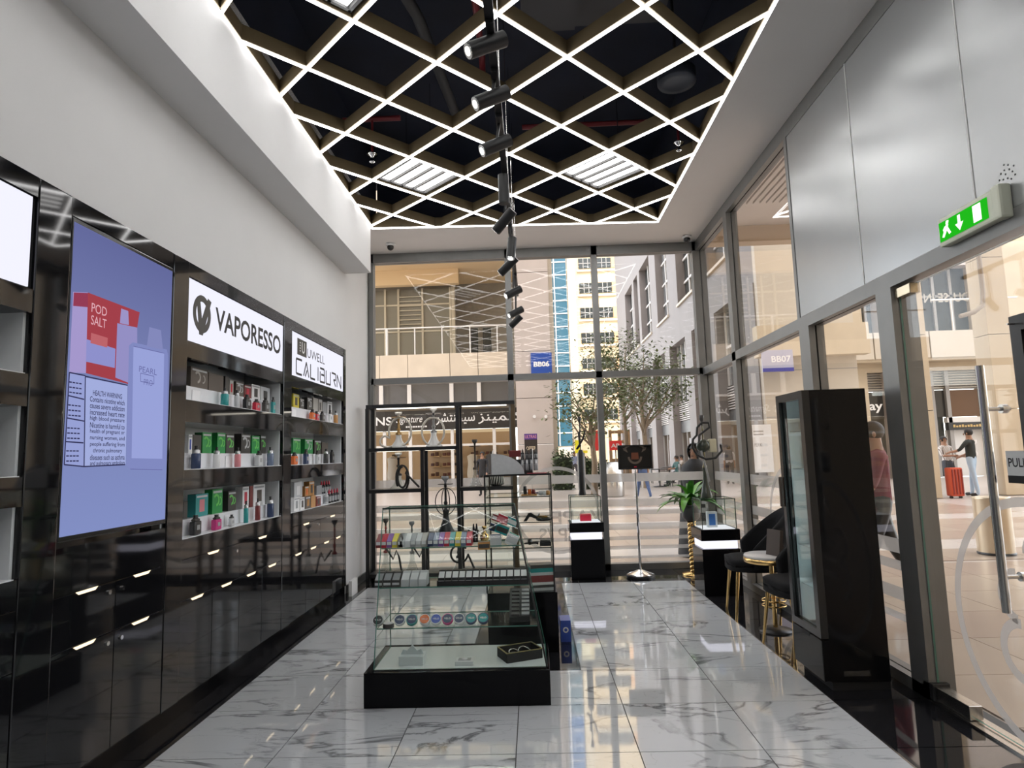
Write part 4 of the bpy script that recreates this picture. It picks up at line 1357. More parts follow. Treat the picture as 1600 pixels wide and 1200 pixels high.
MB().prism([(0, 0), (.27, 0), (.27, .15), (0, .03)], (x0, 4.09, SZ[0]), (0, 1, 0), (0, 0, 1), x1 - x0).build('organiser_body', BLKM, t)
for r in range(7):
    for c_ in range(2):
        xa = x0 + .012 + c_ * (x1 - x0) * .5; ya = 4.10 + r * .036; za = SZ[0] + .034 + r * .016
        MB().obox((xa + (x1 - x0) * .2, ya + .015, za + .006), ((x1 - x0) * .38, .024, .022), Matrix.Rotation(.42, 3, 'X')).build('cartridge', cm(CN['grey' if c_ else 'dark'], .35), t)
# deck: open black box with rings, white gift boxes
c = P(812, 1030, 'z', .205)
t = thing('open_gift_box', 'open black box with gold rim and metal rings inside', 'box', (c.x, c.y + .03, .203))
R3 = Matrix.Rotation(radians(24), 3, 'Z'); cc = Vector((c.x, c.y + .05, .203))
hw, hd, hh = .115, .08, .055
m = MB(); m.obox(cc + Vector((0, 0, .004)), (hw * 2, hd * 2, .008), R3)
for sx_, sy_, sz_ in ((0, -1, 0), (0, 1, 0)):
    m.obox(cc + R3 @ Vector((0, sy_ * hd, hh / 2)), (hw * 2, .008, hh), R3)
for s_ in (-1, 1): m.obox(cc + R3 @ Vector((s_ * hw, 0, hh / 2)), (.008, hd * 2, hh), R3)
m.build('box_tray', BLKD, t)
m = MB()
for s_ in (-1, 1):
    m.obox(cc + R3 @ Vector((0, s_ * hd, hh + .001)), (hw * 2 + .006, .010, .003), R3); m.obox(cc + R3 @ Vector((s_ * hw, 0, hh + .001)), (.010, hd * 2, .003), R3)
m.build('gold_rim', M('dull_gold', (.28, .24, .09), .3, metal=.8), t)
for (dx, dy, r, rx) in ((.03, .0, .038, .5), (-.035, .015, .03, .3), (-.05, -.03, .022, .2)):
    o = cc + R3 @ Vector((dx, dy, .032)); e1 = R3 @ Vector((1, 0, 0)); e2 = R3 @ Vector((0, cos(rx), sin(rx)))
    MB().tube([o + (e1 * cos(a) + e2 * sin(a)) * r for a in [2 * pi * k / 20 for k in range(20)]], .0045, 6, True).build('metal_ring', STEEL, t)
c = P(642, 1040, 'z', .205)
t = thing('white_gift_box', 'closed white gift box with a raised bow shaped lid', 'box', (c.x, c.y + .05, .203))
MB().rbox(c.x - .075, c.x + .075, c.y - .0, c.y + .11, .203, .258, .004).build('box_body', cm((.62, .66, .66), .3), t)
MB().prism([(-.07, 0), (.07, 0), (.055, .03), (.03, .022), (0, .055), (-.03, .022), (-.055, .03)], (c.x, c.y + .055, .258), (1, 0, 0), (0, 0, 1), .012).build('bow', cm((.55, .6, .6), .3), t)
c = P(725, 1040, 'z', .205)
t = thing('small_white_box', 'flat white box with an inset emblem on the showcase deck', 'box', (c.x, c.y + .04, .203))
MB().rbox(c.x - .055, c.x + .055, c.y, c.y + .09, .203, .228, .003).build('box_body', cm((.68, .70, .70), .3), t)
MB().box(c.x - .038, c.x + .038, c.y + .02, c.y + .07, .228, .230).build('inset', cm(CN['grey'], .3), t)
MB().lathe([(.018, 0), (.018, .004), (0, .004)], (c.x, c.y + .045, .230), 14).build('emblem', cm(CN['white'], .3), t)

# ================================================================== SECOND GLASS TOWER behind it
tw = thing('glass_tower', 'tall glass tower showcase behind the leaning one, bottle stand on top', 'display case', (-.12, 5.2, 0))
TX_0, TX_1, TY_0, TY_1 = -.375, .128, 4.90, 5.45
MB().rbox(TX_0, TX_1 + .02, TY_0, TY_1, 0, .43, .003).build('plinth', BLKP, tw)
TZ = [.757, .945, 1.137, 1.30]
for z in TZ:
    pane(MB(), TX_0 + .008, TX_1 - .008, TY_0 + .008, TY_1 - .008, z - .007, z).build('glass_shelf', [CASEGL, GEDGE_D], tw)
pane(MB(), TX_1 - .006, TX_1, TY_0, TY_1, .43, 1.30).build('side_glass', [CASEGL, GEDGE_D], tw)
pane(MB(), TX_0, TX_0 + .006, TY_0, TY_1, .43, 1.30).build('side_glass', [CASEGL, GEDGE_D], tw)
pane(MB(), TX_0 + .006, TX_1 - .006, TY_0, TY_0 + .006, .43, 1.29).build('front_glass', [CASEGL, GEDGE_D], tw)
m = MB()
for x in (TX_0, TX_1):
    for y in (TY_0, TY_1): box('corner_post', x - .005, x + .005, y - .005, y + .005, .43, 1.305, BLKM, tw)
for y in (TY_0,): box('top_rim', TX_0, TX_1, y - .006, y + .004, 1.295, 1.307, BLKM, tw)
tgrp = 'accessories in the glass tower'
t = thing('ashtray', 'black ashtray holding a gold lighter in the glass tower', 'ashtray', (.075, 5.0, TZ[1])); tag(t, group=tgrp)
MB().lathe([(.05, 0), (.058, .004), (.06, .022), (.05, .022), (.045, .008), (0, .008)], (.065, 4.99, TZ[1]), 22).build('dish', BLKM, t)
MB().obox((.055, 4.985, TZ[1] + .032), (.08, .018, .012), radians(-18)).build('lighter', GOLD, t)
t = thing('torch_lighter', 'black angled torch lighter in the glass tower', 'lighter', (-.05, 5.0, TZ[1])); tag(t, group=tgrp)
MB().prism([(-.06, 0), (-.035, 0), (-.01, .035), (.05, .012), (.055, .025), (.0, .065), (-.02, .062)], (-.03, 4.99, TZ[1]), (1, 0, 0), (0, 0, 1), .025).build('handle_body', BLKM, t)
MB().cyl((.02, 4.978, TZ[1] + .035), (.035, 4.978, TZ[1] + .055), .007, n=10).build('nozzle', STEEL, t)
t = thing('smoking_pipe', 'dark carved pipe beside a black box in the glass tower', 'pipe', (-.03, 5.0, TZ[0])); tag(t, group=tgrp)
MB().tube([(-.09, 5.0, TZ[0] + .018), (-.05, 5.0, TZ[0] + .02), (0, 5.0, TZ[0] + .024), (.02, 5.0, TZ[0] + .02)], [.006, .008, .01, .014], 8).build('stem', BLKM, t)
MB().lathe([(.012, 0), (.017, .012), (.017, .042), (.012, .042), (.01, .02), (0, .02)], (-.045, 5.0, TZ[0] + .008), 12).build('bowl', cm(CN['dark'], .4), t)
t = thing('black_case', 'small black hinged case on the lowest tower shelf', 'case', (.07, 5.0, TZ[0])); tag(t, group=tgrp)
MB().rbox(.03, .115, 4.96, 5.05, TZ[0], TZ[0] + .03, .004).build('case_base', BLKD, t); MB().rbox(.035, .11, 4.965, 5.045, TZ[0] + .031, TZ[0] + .045, .004).build('case_lid', cm(CN['dark'], .3), t)
t = thing('rolling_tray', 'tan rolling tray with small orange and white grinders on the upper tower shelf', 'tray', (-.02, 5.02, TZ[2])); tag(t, group=tgrp)
MB().rbox(-.10, .02, 4.95, 5.06, TZ[2], TZ[2] + .012, .003).build('tray_body', cm(CN['tan'], .3), t)
for q, (dx, c_, h) in enumerate(((-.07, 'black', .06), (-.035, 'orange', .035), (-.005, 'maroon', .035))):
    MB().lathe([(.014, 0), (.015, h * .5), (.012, h)], (dx, 5.0, TZ[2] + .0125), 12).build('grinder', cm(CN[c_], .3), t)
for q, (dx, c_) in enumerate(((.05, 'silver'), (.08, 'white'), (.105, 'tan'))):
    MB().lathe([(.012, 0), (.018, .012), (.016, .03), (.006, .036)], (dx, 5.0, TZ[2]), 12).build('glass_tip', cm(CN[c_], .15), label='%s glass filter tip on the upper tower shelf' % c_, cat='filter tip', group='filter tips in the glass tower')
zst = .43
for q, (c_, h) in enumerate((('silver', .022), ('dark', .02), ('white', .02), ('maroon', .05), ('silver', .022), ('teal', .03), ('dark', .026))):
    MB().obox((.03, 5.02, zst + h / 2), (.17, .13, h * .96), radians(8)).build('flat_carton', cm(CN[c_], .35), label='%s flat carton, %s from the bottom of the tower stack' % (c_, 'first second third fourth fifth sixth seventh'.split()[q]), cat='carton', group='stacked flat cartons in the glass tower')
    zst += h
t = thing('bottle_stand', 'stepped stand with curved white end plates on the glass tower', 'bottle stand', (-.12, 5.05, 1.30))
quart = [(0, 0)] + [(.30 * cos(a), .20 * sin(a)) for a in [pi / 2 * k / 12 for k in range(13)]]
for xq in (-.325, .0):
    MB().prism([(a * .93, b) for a, b in quart], (xq, 5.36, 1.30), (0, -1, 0), (0, 0, 1), .006).build('end_plate', M('stand_white', (.62, .63, .64), .3, noise=.05, nscale=40), t)
# the plate that faces the shopper
MB().prism([(0, 0), (.255, 0)] + [(.255 * cos(a), .165 * sin(a)) for a in [pi / 2 * k / 12 for k in range(1, 13)]], (-.325, 4.985, 1.301), (1, 0, 0), (0, 0, 1), .006).build('front_plate', MATS['stand_white'], t)
for q in range(3): box('step', -.319, -.001, 5.10 + q * .08, 5.10 + (q + 1) * .08, 1.30, 1.325 + q * .045, BLKM, t)
for r in range(3):
    for q in range(4):
        bottle(-.085 + q * .036 + r * .0, 5.14 + r * .08, 1.326 + r * .045, .085, .015, 'grey' if r == 0 else 'black', 'white' if r == 0 else 'dark',
               '%s bottle in the %s row of the stand, place %s' % ('clear grey' if r == 0 else 'dark', ('front', 'middle', 'back')[r], 'one two three four'.split()[q]), 'bottles on the stepped stand')
box('red_tray', -.05, .10, 4.93, 5.03, 1.301, 1.309, cm(CN['red'], .4), label='thin red tray lying on the glass tower top', cat='tray')
MB().rbox(-.20, -.10, 5.36, 5.42, 1.435, 1.49, .003).build('burgundy_carton', cm(CN['maroon'], .4), label='burgundy carton balanced on the back of the bottle stand', cat='carton')
box('blue_carton', .17, .25, 5.15, 5.32, 0, .16, cm(CN['blue'], .35), label='blue and white carton on the black floor strip beside the showcase', cat='carton')
MB().ring((.21, 5.149, .09), (1, 0, 0), (0, 0, 1), .012, .022, -.001, 18).build('carton_print', cm(CN['white'], .4), bpy.data.objects['blue_carton'])

# ================================================================== BLACK OPEN SHELF at the shop window
et = thing('open_shelf_unit', 'black framed open shelf unit with lit shelves against the shop window', 'shelf', (-1.08, 7.65, 0))
EY0, EY1 = 7.56, 7.86
def eb(nm, x0, x1, z0, z1, y0=EY0, y1=EY1, m=BLKM): return box(nm, x0, x1, y0, y1, z0, z1, m, et)
eb('top_board', -1.98, -.20, 2.055, 2.10)
for x in (-1.965, -.885, -.225):
    for y in (EY0, EY1 - .025): box('post', x - .022, x + .022, y, y + .03, .0, 2.055, BLKM if x != -.225 else M('bronze_post', (.13, .09, .05), .4, metal=.4), et)
for y in (EY0, EY1 - .025): box('post', -1.332, -1.290, y, y + .03, .02, 1.55, BLKM, et)
SHF = {'a': (-1.95, -.899, 1.570), 'b': (-1.95, -1.325, 1.082), 'c': (-.871, -.239, 1.082), 'd': (-1.298, -.68, .555), 'e': (-1.95, -.239, .11)}
for k_, (x0, x1, z) in SHF.items(): eb('shelf_board', x0, x1, z - .03, z + .012)
for (x0, x1, z) in ((-1.86, -.93, 2.053), (-.83, -.30, 2.053), (-1.86, -1.36, 1.545), (-1.28, -.93, 1.545)): eb('shelf_lamp', x0, x1, z - .006, z + .004, EY0 + .05, EY0 + .075, LEDS)


def hookah(x, y, z, h, base, stem, lab, bw=.075, hose=None, hosec=None, tray=True, loops=1, rz=0.0, bowl='white'):
    t = thing('hookah', lab, 'hookah', (x, y, z), group='hookahs on show')
    c = (x, y, z); hb = h * .36
    MB().lathe([(bw, 0), (bw * 1.02, .012), (bw * .8, hb * .2), (bw * .45, hb * .55), (bw * .34, hb * .8), (bw * .36, hb)], c, 20).build('base_vase', base, t)
    MB().lathe([(bw * .40, hb), (bw * .40, hb + .02), (bw * .2, hb + .03), (bw * .16, hb + h * .12), (bw * .26, hb + h * .16), (bw * .14, hb + h * .2), (bw * .13, h * .80), (bw * .2, h * .82), (bw * .13, h * .84), (bw * .12, h * .88)], c, 14).build('stem', stem, t)
    if tray: MB().lathe([(bw * .15, h * .845), (bw * .9, h * .85), (bw * .95, h * .865), (bw * .15, h * .858)], c, 20).build('ash_tray', stem, t)
    MB().lathe([(bw * .14, h * .87), (bw * .16, h * .91), (bw * .42, h * .95), (bw * .45, h), (bw * .36, h), (bw * .3, h * .965), (0, h * .965)], c, 16).build('clay_bowl', M('bowl_' + bowl, CN.get(bowl, (.7, .7, .7)), .4), t)
    if hose: MB().tube(hose, .0125, 8).build('hose', hosec, t)
    return t


def loop(cx, cy, cz, rx, rz_, a0, a1, n=22, dy=.0):
    return [(cx + rx * cos(a0 + (a1 - a0) * k / n), cy + dy * k / n, cz + rz_ * sin(a0 + (a1 - a0) * k / n)) for k in range(n + 1)]


YH = 7.70
HW = M('hose_white', (.72, .68, .6), .5); HB = M('hose_black', (.015, .015, .015), .45); HR = M('hookah_red', (.28, .02, .02), .3)
WG = M('white_ceramic', (.78, .78, .76), .2); GM = M('antique_gold', (.42, .26, .10), .3, metal=.8); GY = M('grey_metal', (.25, .25, .25), .3, metal=.7)
CLR = glass_mat('clear_vase_glass', (.82, .84, .84), .05)
xa = P(623, 690, 'y', YH).x
hookah(xa, YH, 1.582, .43, WG, GM, 'gold stemmed hookah with white vase and white looped hose', .10, loop(xa + .03, YH - .06, 1.775, .135, .17, -pi * .45, pi * 1.15) + loop(xa - .12, YH - .07, 1.66, .09, .07, pi * .6, pi * 1.7), HW)
xa = P(678, 690, 'y', YH).x
hookah(xa, YH, 1.582, .47, WG, GY, 'grey stemmed hookah with white vase on the top shelf', .10, loop(xa + .0, YH - .06, 1.76, .135, .17, -pi * .5, pi * 1.45), HW)
xa = P(623, 760, 'y', YH).x
hookah(xa, YH, 1.094, .43, M('cream_glass', (.7, .68, .6), .2), BLKM, 'cream hookah with a thick coiled black hose', .10, loop(xa + .06, YH - .07, 1.22, .075, .15, pi * .5, pi * 2.5) + loop(xa + .06, YH - .08, 1.23, .055, .12, pi * .5, pi * 2.2) + [(xa + .10, YH - .08, 1.28), (xa + .26, YH - .08, 1.11)], HB)
xa = P(697, 820, 'y', YH).x
t = hookah(xa, YH, .567, .66, BLKM, BLKM, 'all black hookah with a cage of curved bars', .10, None, None, bowl='grey')
for k in range(4):
    a = k * pi / 2 + .5
    MB().tube([(xa + .13 * sin(q) * cos(a), YH + .13 * sin(q) * sin(a), .567 + .36 - .16 * cos(q)) for q in [pi * j / 14 for j in range(15)]], .006, 6).build('cage_bar', BLKM, t)
xa = P(743, 750, 'y', YH).x
hookah(xa, YH, 1.094, .56, CLR, M('dark_bronze', (.06, .045, .035), .35, metal=.5), 'slim dark stemmed hookah with clear vase on the far side shelf', .075, None, None, bowl='dark')
xa = P(776, 755, 'y', YH).x
t = thing('woven_basket', 'black and white woven basket on the far side shelf', 'basket', (xa, YH, 1.094))
MB().lathe([(.05, 0), (.085, .02), (.09, .08), (.07, .13), (.06, .13), (.06, .1), (0, .1)], (xa, YH, 1.094), 18).build('basket_body', M('weave_dark', (.05, .05, .045), .6), t)
for k in range(9):
    a = -pi * .95 + k * pi * .11
    MB().tube([(xa + r * cos(a + dz * 2), YH + r * sin(a + dz * 2), 1.094 + dz) for r, dz in ((.075, .015), (.0905, .04), (.0925, .07), (.086, .10), (.073, .13))], .004, 5).build('weave_strand', M('weave_white', (.7, .68, .6), .6), t)
xa = P(603, 870, 'y', YH).x
hookah(xa, YH, .123, .62, CLR, HR, 'red stemmed hookah with clear vase on the lowest shelf', .075, [(xa + .02, YH - .05, .40), (xa + .10, YH - .06, .28), (xa + .14, YH - .06, .38), (xa + .17, YH - .06, .30), (xa + .20, YH - .07, .14)], HB, tray=False, bowl='black')
xa = P(644, 870, 'y', YH).x
hookah(xa, YH, .123, .58, CLR, GY, 'grey stemmed hookah with clear vase on the lowest shelf', .075, [(xa + .02, YH - .05, .42), (xa + .10, YH - .06, .30), (xa + .15, YH - .06, .42), (xa + .17, YH - .06, .3), (xa + .20, YH - .07, .14)], HB, tray=False, bowl='grey')
xa = P(716, 870, 'y', YH).x
hookah(xa, YH, .123, .40, CLR, BLKM, 'small black hookah with a looped hose under the raised shelf', .07, loop(xa + .02, YH - .06, .32, .10, .10, pi * .2, pi * 2.0) + [(xa + .2, YH - .07, .14)], HB, tray=False, bowl='black')

# ================================================================== PEDESTALS with glass boxes
def pedestal(x0, x1, y0, y1, lab, goods):
    t = thing('display_pedestal', lab, 'pedestal', ((x0 + x1) / 2, (y0 + y1) / 2, 0), group='black pedestals with glass boxes')
    MB().rbox(x0, x1, y0, y1, 0, .455, .003).build('pedestal_body', BLKP, t)
    box('light_band', x0 + .02, x1 - .02, y0 + .02, y1 - .02, .458, .535, emit_mat('pedestal_glow', (.86, .85, 1.0), 1.05), t)
    MB().rbox(x0 - .005, x1 + .005, y0 - .005, y1 + .005, .538, .648, .003).build('cap_block', BLKP, t)
    box('lit_plate', x0 + .03, x1 - .03, y0 + .03, y1 - .03, .648, .652, emit_mat('pedestal_plate', (.95, .95, 1.0), .8), t)
    gx0, gx1, gy0, gy1 = x0 + .02, x1 - .02, y0 + .02, y1 - .02
    m = MB()
    for a in ((gx0, gx1, gy0, gy0 + .005, .652, .945), (gx0, gx1, gy1 - .005, gy1, .652, .945), (gx0, gx0 + .005, gy0 + .005, gy1 - .005, .652, .945), (gx1 - .005, gx1, gy0 + .005, gy1 - .005, .652, .945), (gx0, gx1, gy0, gy1, .945, .951)):
        pane(m, *a)
    m.build('glass_box', [CASEGL, GEDGE], t)
    m = MB()
    for x in (gx0, gx1):
        for y in (gy0, gy1): m.box(x - .003, x + .003, y - .003, y + .003, .652, .951)
    for y in (gy0, gy1): m.box(gx0, gx1, y - .003, y + .003, .946, .952)
    m.build('box_edges', GEDGE_D, t)
    return t


pedestal(.40, .79, 7.56, 7.95, 'black pedestal with a red pack in its glass box before the window mullion', None)
c = PX(915, 812, 7.74)
t = thing('red_pack', 'bright red pack inside the glass box', 'pack', (c.x, 7.74, .652))
MB().rbox(c.x - .065, c.x + .065, 7.70, 7.78, .652, .72, .003).build('pack_body', emit_mat('x', (1, 1, 1), 1) if False else cm((.75, .02, .06), .3), t)
MB().obox((c.x, 7.74, .728), (.12, .075, .012), radians(5)).build('pack_flap', cm((.8, .1, .12), .3), t)
xa = .575
hookah(xa, 7.75, .952, .94, BLKM, BLKM, 'tall slim black hookah standing on the glass box', .045, [(xa, 7.72, 1.55), (xa - .05, 7.70, 1.50), (xa + .03, 7.70, 1.62), (xa + .06, 7.70, 1.72), (xa - .02, 7.70, 1.70), (xa - .01, 7.7, 1.55)], HB, tray=False, bowl='dark')
MB().lathe([(.036, 0), (.036, .50), (.02, .54)], (xa, 7.75, .953), 16).build('lower_column', BLKM, bpy.data.objects['hookah.008'])
pedestal(1.665, 2.045, 6.60, 7.0, 'black pedestal with a small blue box in its glass box beside the velvet chair', None)
c = PX(1112, 812, 6.78)
t = thing('blue_white_box', 'small white box with blue phone picture inside the glass box', 'box', (c.x, 6.78, .652))
MB().rbox(c.x - .05, c.x + .05, 6.75, 6.81, .652, .81, .003).build('box_body', cm((.7, .74, .78), .3), t)
MB().box(c.x - .035, c.x + .03, 6.7485, 6.7495, .675, .79).build('box_picture', cm((.06, .18, .5), .3), t)
xa = P(1099, 700, 'y', 6.8).x
t = hookah(xa + .0, 6.8, .952, .86, M('dark_green_glass', (.05, .06, .045), .15), M('dark_brass', (.16, .14, .08), .3, metal=.7), 'dark hookah with black hose loops standing on the glass box by the corner post', .06,
       [(xa + .16, 6.73, 1.50), (xa + .17, 6.73, 1.43), (xa + .10, 6.73, 1.36), (xa, 6.73, 1.35), (xa - .09, 6.73, 1.40), (xa - .13, 6.73, 1.48), (xa - .12, 6.73, 1.56), (xa - .08, 6.73, 1.60), (xa - .07, 6.73, 1.68), (xa - .02, 6.73, 1.73), (xa + .05, 6.73, 1.73), (xa + .06, 6.74, 1.68), (xa + .02, 6.75, 1.65), (xa - .05, 6.74, 1.60), (xa - .06, 6.73, 1.52)], HB, tray=False, bowl='dark')
MB().sphere((xa, 6.8, 1.49), .075, 1, .8, .9, 18, 12).build('smoke_globe', MATS['dark_green_glass'], t)
MB().rbox(xa + .055, xa + .13, 6.76, 6.84, 1.42, 1.56, .012).build('lantern', M('lantern_fret', (.6, .56, .4), .4), t)
MB().beam((xa + .03, 6.8, 1.49), (xa + .06, 6.8, 1.49), .02, .02).build('lantern_arm', BLKM, t)
MB().beam((xa - .04, 6.74, 1.44), (xa + .02, 6.72, 1.12), .018, .018).build('mouth_tip', GRYP, t)

# ================================================================== SIGN STAND
c = P(1004, 903, 'z', 0)
sx_, sy_ = 1.205, 7.66
t = thing('sign_stand', 'dark framed poster on a chrome pole with round base', 'sign stand', (sx_, sy_, 0))
MB().lathe([(.165, 0), (.168, .02), (.16, .035), (0, .035)], (sx_, sy_, 0), 32).build('base_ring', BLKM, t)
MB().lathe([(.155, .036), (.13, .05), (.03, .085), (.02, .09)], (sx_, sy_, 0), 32).build('base_cover', CHROME, t)
MB().cyl((sx_, sy_, .08), (sx_, sy_, .72), .016, n=14).build('lower_pole', CHROME, t)
MB().cyl((sx_, sy_, .70), (sx_, sy_, 1.26), .012, n=14).build('upper_pole', CHROME, t)
MB().cyl((sx_, sy_, .69), (sx_, sy_, .74), .022, n=14).build('collar', CHROME, t)
fr = MB()
x0, x1, z0, z1 = 1.005, 1.405, 1.245, 1.53
for a in ((x0, x1, z0, z0 + .015), (x0, x1, z1 - .015, z1), (x0, x0 + .015, z0 + .015, z1 - .015), (x1 - .015, x1, z0 + .015, z1 - .015)): fr.box(a[0], a[1], sy_ - .025, sy_ + .012, a[2], a[3])
fr.build('poster_frame', BLKM, t)
po = MB().box(x0 + .015, x1 - .015, sy_ - .012, sy_ + .01, z0 + .015, z1 - .015).build('poster', M('poster_dark', (.02, .018, .016), .25), t)
m = MB(); o = Vector((1.205, sy_ - .0125, 1.39))
m.ring(o, (1, 0, 0), (0, 0, 1), .06, .085, -.001, 20, pi, 2 * pi); m.ring(o + Vector((0, 0, .09)), (1, 0, 0), (0, 0, .4), .10, .13, -.001, 20, 0, pi)
for k in (-1, 1): m.prism([(0, 0), (k * .05, .03), (k * .06, .06), (k * .02, .05)], o + Vector((k * .08, 0, .05)), (1, 0, 0), (0, 0, 1), -.001)
m.build('poster_figure', cm((.16, .12, .09), .4), po)
m = MB(); m.prism([(-.045, -.03), (.045, -.03), (.04, .05), (-.04, .05)], o, (1, 0, 0), (0, 0, 1), -.0012); m.build('poster_bottle', cm((.18, .06, .03), .3), po)
m = MB(); m.box(1.19, 1.22, sy_ - .0135, sy_ - .0125, 1.265, 1.28); m.build('poster_badge', cm(CN['red'], .4), po)

# ================================================================== PLANT on a gold twisted stand
px_, py_ = 1.845, 7.74
t = thing('potted_plant', 'broad leaved green plant on a twisted gold stand', 'plant', (px_, py_, 0))
MB().lathe([(.14, 0), (.14, .02), (.03, .03), (.025, .04)], (px_, py_, 0), 24).build('stand_base', GOLD, t)
for k in range(2):
    MB().tube([(px_ + .026 * cos(a * 1 + k * pi), py_ + .026 * sin(a + k * pi), .03 + .59 * a / (12 * pi) * 1.0) for a in [12 * pi * j / 110 for j in range(111)]], .028, 7).build('twisted_stem', GOLD, t)
MB().lathe([(.06, .62), (.10, .66), (.115, .80), (.105, .80), (.1, .79), (0, .79)], (px_, py_, 0), 22).build('pot', M('pot_dark', (.04, .04, .04), .4), t)
LEAF = M('plant_leaf', (.06, .22, .03), .35, noise=.4, nscale=14)
LEAF2 = M('plant_leaf_bright', (.16, .42, .05), .35, noise=.3, nscale=14)


def leaf(parent, base, az, el, ln, wd, droop, m):
    vs = []; fs = []; nseg = 7
    d = Vector((cos(az), sin(az), 0)); s = Vector((-sin(az), cos(az), 0))
    p = Vector(base); e = el
    for k in range(nseg + 1):
        t_ = k / nseg
        w_ = wd * (sin(pi * min(1, t_ * .93 + .07)) ** .8) * .5 + .002
        nrm = Vector((-d.x * sin(e), -d.y * sin(e), cos(e)))
        vs += [p - s * w_ + nrm * w_ * .35, p, p + s * w_ + nrm * w_ * .35]
        p = p + (d * cos(e) + Vector((0, 0, 1)) * sin(e)) * (ln / nseg)
        e -= droop / nseg
    for k in range(nseg):
        fs += [(3 * k, 3 * k + 1, 3 * k + 4, 3 * k + 3), (3 * k + 1, 3 * k + 2, 3 * k + 5, 3 * k + 4)]
    n0 = len(vs)
    vs += [v - Vector((0, 0, .0016)) for v in vs]
    fs += [tuple(i + n0 for i in reversed(f)) for f in fs]
    mb = MB(); mb.add(vs, fs, True)
    return mb.build('leaf', m, parent)


for k in range(30):
    az = k * 2.399 + random.uniform(-.2, .2); el = random.uniform(.25, 1.35)
    leaf(t, (px_ + .02 * cos(az), py_ + .02 * sin(az), .80 + random.uniform(0, .06)), az, el, random.uniform(.30, .46), random.uniform(.06, .09), random.uniform(.8, 1.9), LEAF2 if k % 4 == 0 else LEAF)

# ================================================================== VELVET CHAIRS, ROUND TABLE
VEL = M('black_velvet', (.012, .012, .013), .85, spec=.2, bump=.1, bscale=90)


def velvet_chair(cx, cy, rz, lab):
    """local: faces +y, seat centre at the origin"""
    t = thing('velvet_chair', lab, 'chair', (cx, cy, 0), rz, 'black velvet chairs with gold legs')
    # seat cushion
    bm = bmesh.new(); bmesh.ops.create_cube(bm, size=1)
    bmesh.ops.subdivide_edges(bm, edges=bm.edges[:], cuts=6, use_grid_fill=True)
    for v in bm.verts:
        x, y, z = v.co * 2
        rr = (abs(x) ** 4 + abs(y) ** 4) ** .25
        f_ = 1.0 if rr < 1e-6 else min(1, 1.0 / max(rr, 1e-6)) if rr > 1 else 1
        v.co = Vector((x * f_ * .25, y * f_ * .25, .455 + z * .06 - .012 * (x * x + y * y) * (1 if z > 0 else -.6)))
    bm.verts.index_update()
    m = MB(); m.add([v.co[:] for v in bm.verts], [[q.index for q in f.verts] for f in bm.faces], True); bm.free()
    m.build('seat', VEL, t, local=True)
    # wrap-round shell back: rises from the arms to the middle
    vs = []; fs = []; N = 24; H = 8
    for k in range(N + 1):
        a = pi * (1.0 - .08) + (pi * 1.16) * k / N       # from one arm round the back to the other
        u = abs(k / N * 2 - 1)
        top = .60 + (.93 - .60) * (max(0, 1 - u ** 1.6))
        for j in range(H + 1):
            q = j / H
            z = .43 + (top - .43) * q
            r = .268 + .05 * q * (1 - u * .5)
            vs.append((r * cos(a), r * sin(a) * 1.0 - .0, z))
    n0 = len(vs)
    for k in range(N + 1):
        for j in range(H + 1):
            x, y, z = vs[k * (H + 1) + j]; d = math.hypot(x, y); s_ = (d - .04) / d
            vs.append((x * s_, y * s_, z))
    for k in range(N):
        for j in range(H):
            a = k * (H + 1) + j; b = a + H + 1
            fs += [(a, b, b + 1, a + 1), (n0 + a, n0 + a + 1, n0 + b + 1, n0 + b)]
        a = k * (H + 1) + H; b = a + H + 1
        fs.append((a, b, n0 + b, n0 + a)); a -= H; b -= H; fs.append((a, n0 + a, n0 + b, b))
    for k in (0, N):
        for j in range(H):
            a = k * (H + 1) + j; fs.append((a, a + 1, n0 + a + 1, n0 + a))
    m = MB(); m.add(vs, fs, True); m.build('backrest', VEL, t, local=True)
    for sx_ in (-1, 1):
        for sy_ in (-1, 1):
            MB().cyl((sx_ * .19, sy_ * .19, .40), (sx_ * .235, sy_ * .235, 0), .016, .009, 12).build('leg', GOLD, t, local=True)
    return t


velvet_chair(1.93, 5.83, radians(90) - .12, 'black velvet tub chair with gold legs next to the blue lit pedestal')
velvet_chair(1.93, 4.80, radians(90) + .1, 'black velvet tub chair half hidden behind the tall cooler')
tx, ty = 1.885, 5.33
t = thing('side_table', 'small round white topped side table with gold rim', 'table', (tx, ty, 0))
MB().lathe([(.20, .575), (.205, .58), (.205, .592), (.2, .597), (0, .597)], (tx, ty, 0), 36).build('table_top', M('table_white', (.72, .70, .68), .25), t)
MB().lathe([(.19, .535), (.208, .54), (.208, .575), (.19, .575)], (tx, ty, 0), 36).build('rim', GOLD, t)
MB().cyl((tx, ty, .03), (tx, ty, .54), .018, n=14).build('column', GOLD, t)
MB().lathe([(.13, 0), (.13, .012), (.03, .025), (0, .025)], (tx, ty, 0), 30).build('foot', BLKM, t)
for z in (.20, .24): MB().tube([(tx + .09 * cos(a), ty + .09 * sin(a), z) for a in [2 * pi * k / 24 for k in range(24)]], .006, 6, True).build('ring', GOLD, t)
for k in range(3):
    a = k * 2.1; MB().cyl((tx, ty, .22), (tx + .09 * cos(a), ty + .09 * sin(a), .22), .004, n=6).build('spoke', GOLD, t)
t = thing('menu_holder', 'brown leather menu leaning upright on the round table', 'menu', (1.90, 5.26, .597))
MB().obox((1.90, 5.26, .697), (.03, .15, .20), Matrix.Rotation(.35, 3, 'Z') @ Matrix.Rotation(.14, 3, 'Y')).build('menu_cover', M('brown_leather', (.07, .05, .04), .5), t)
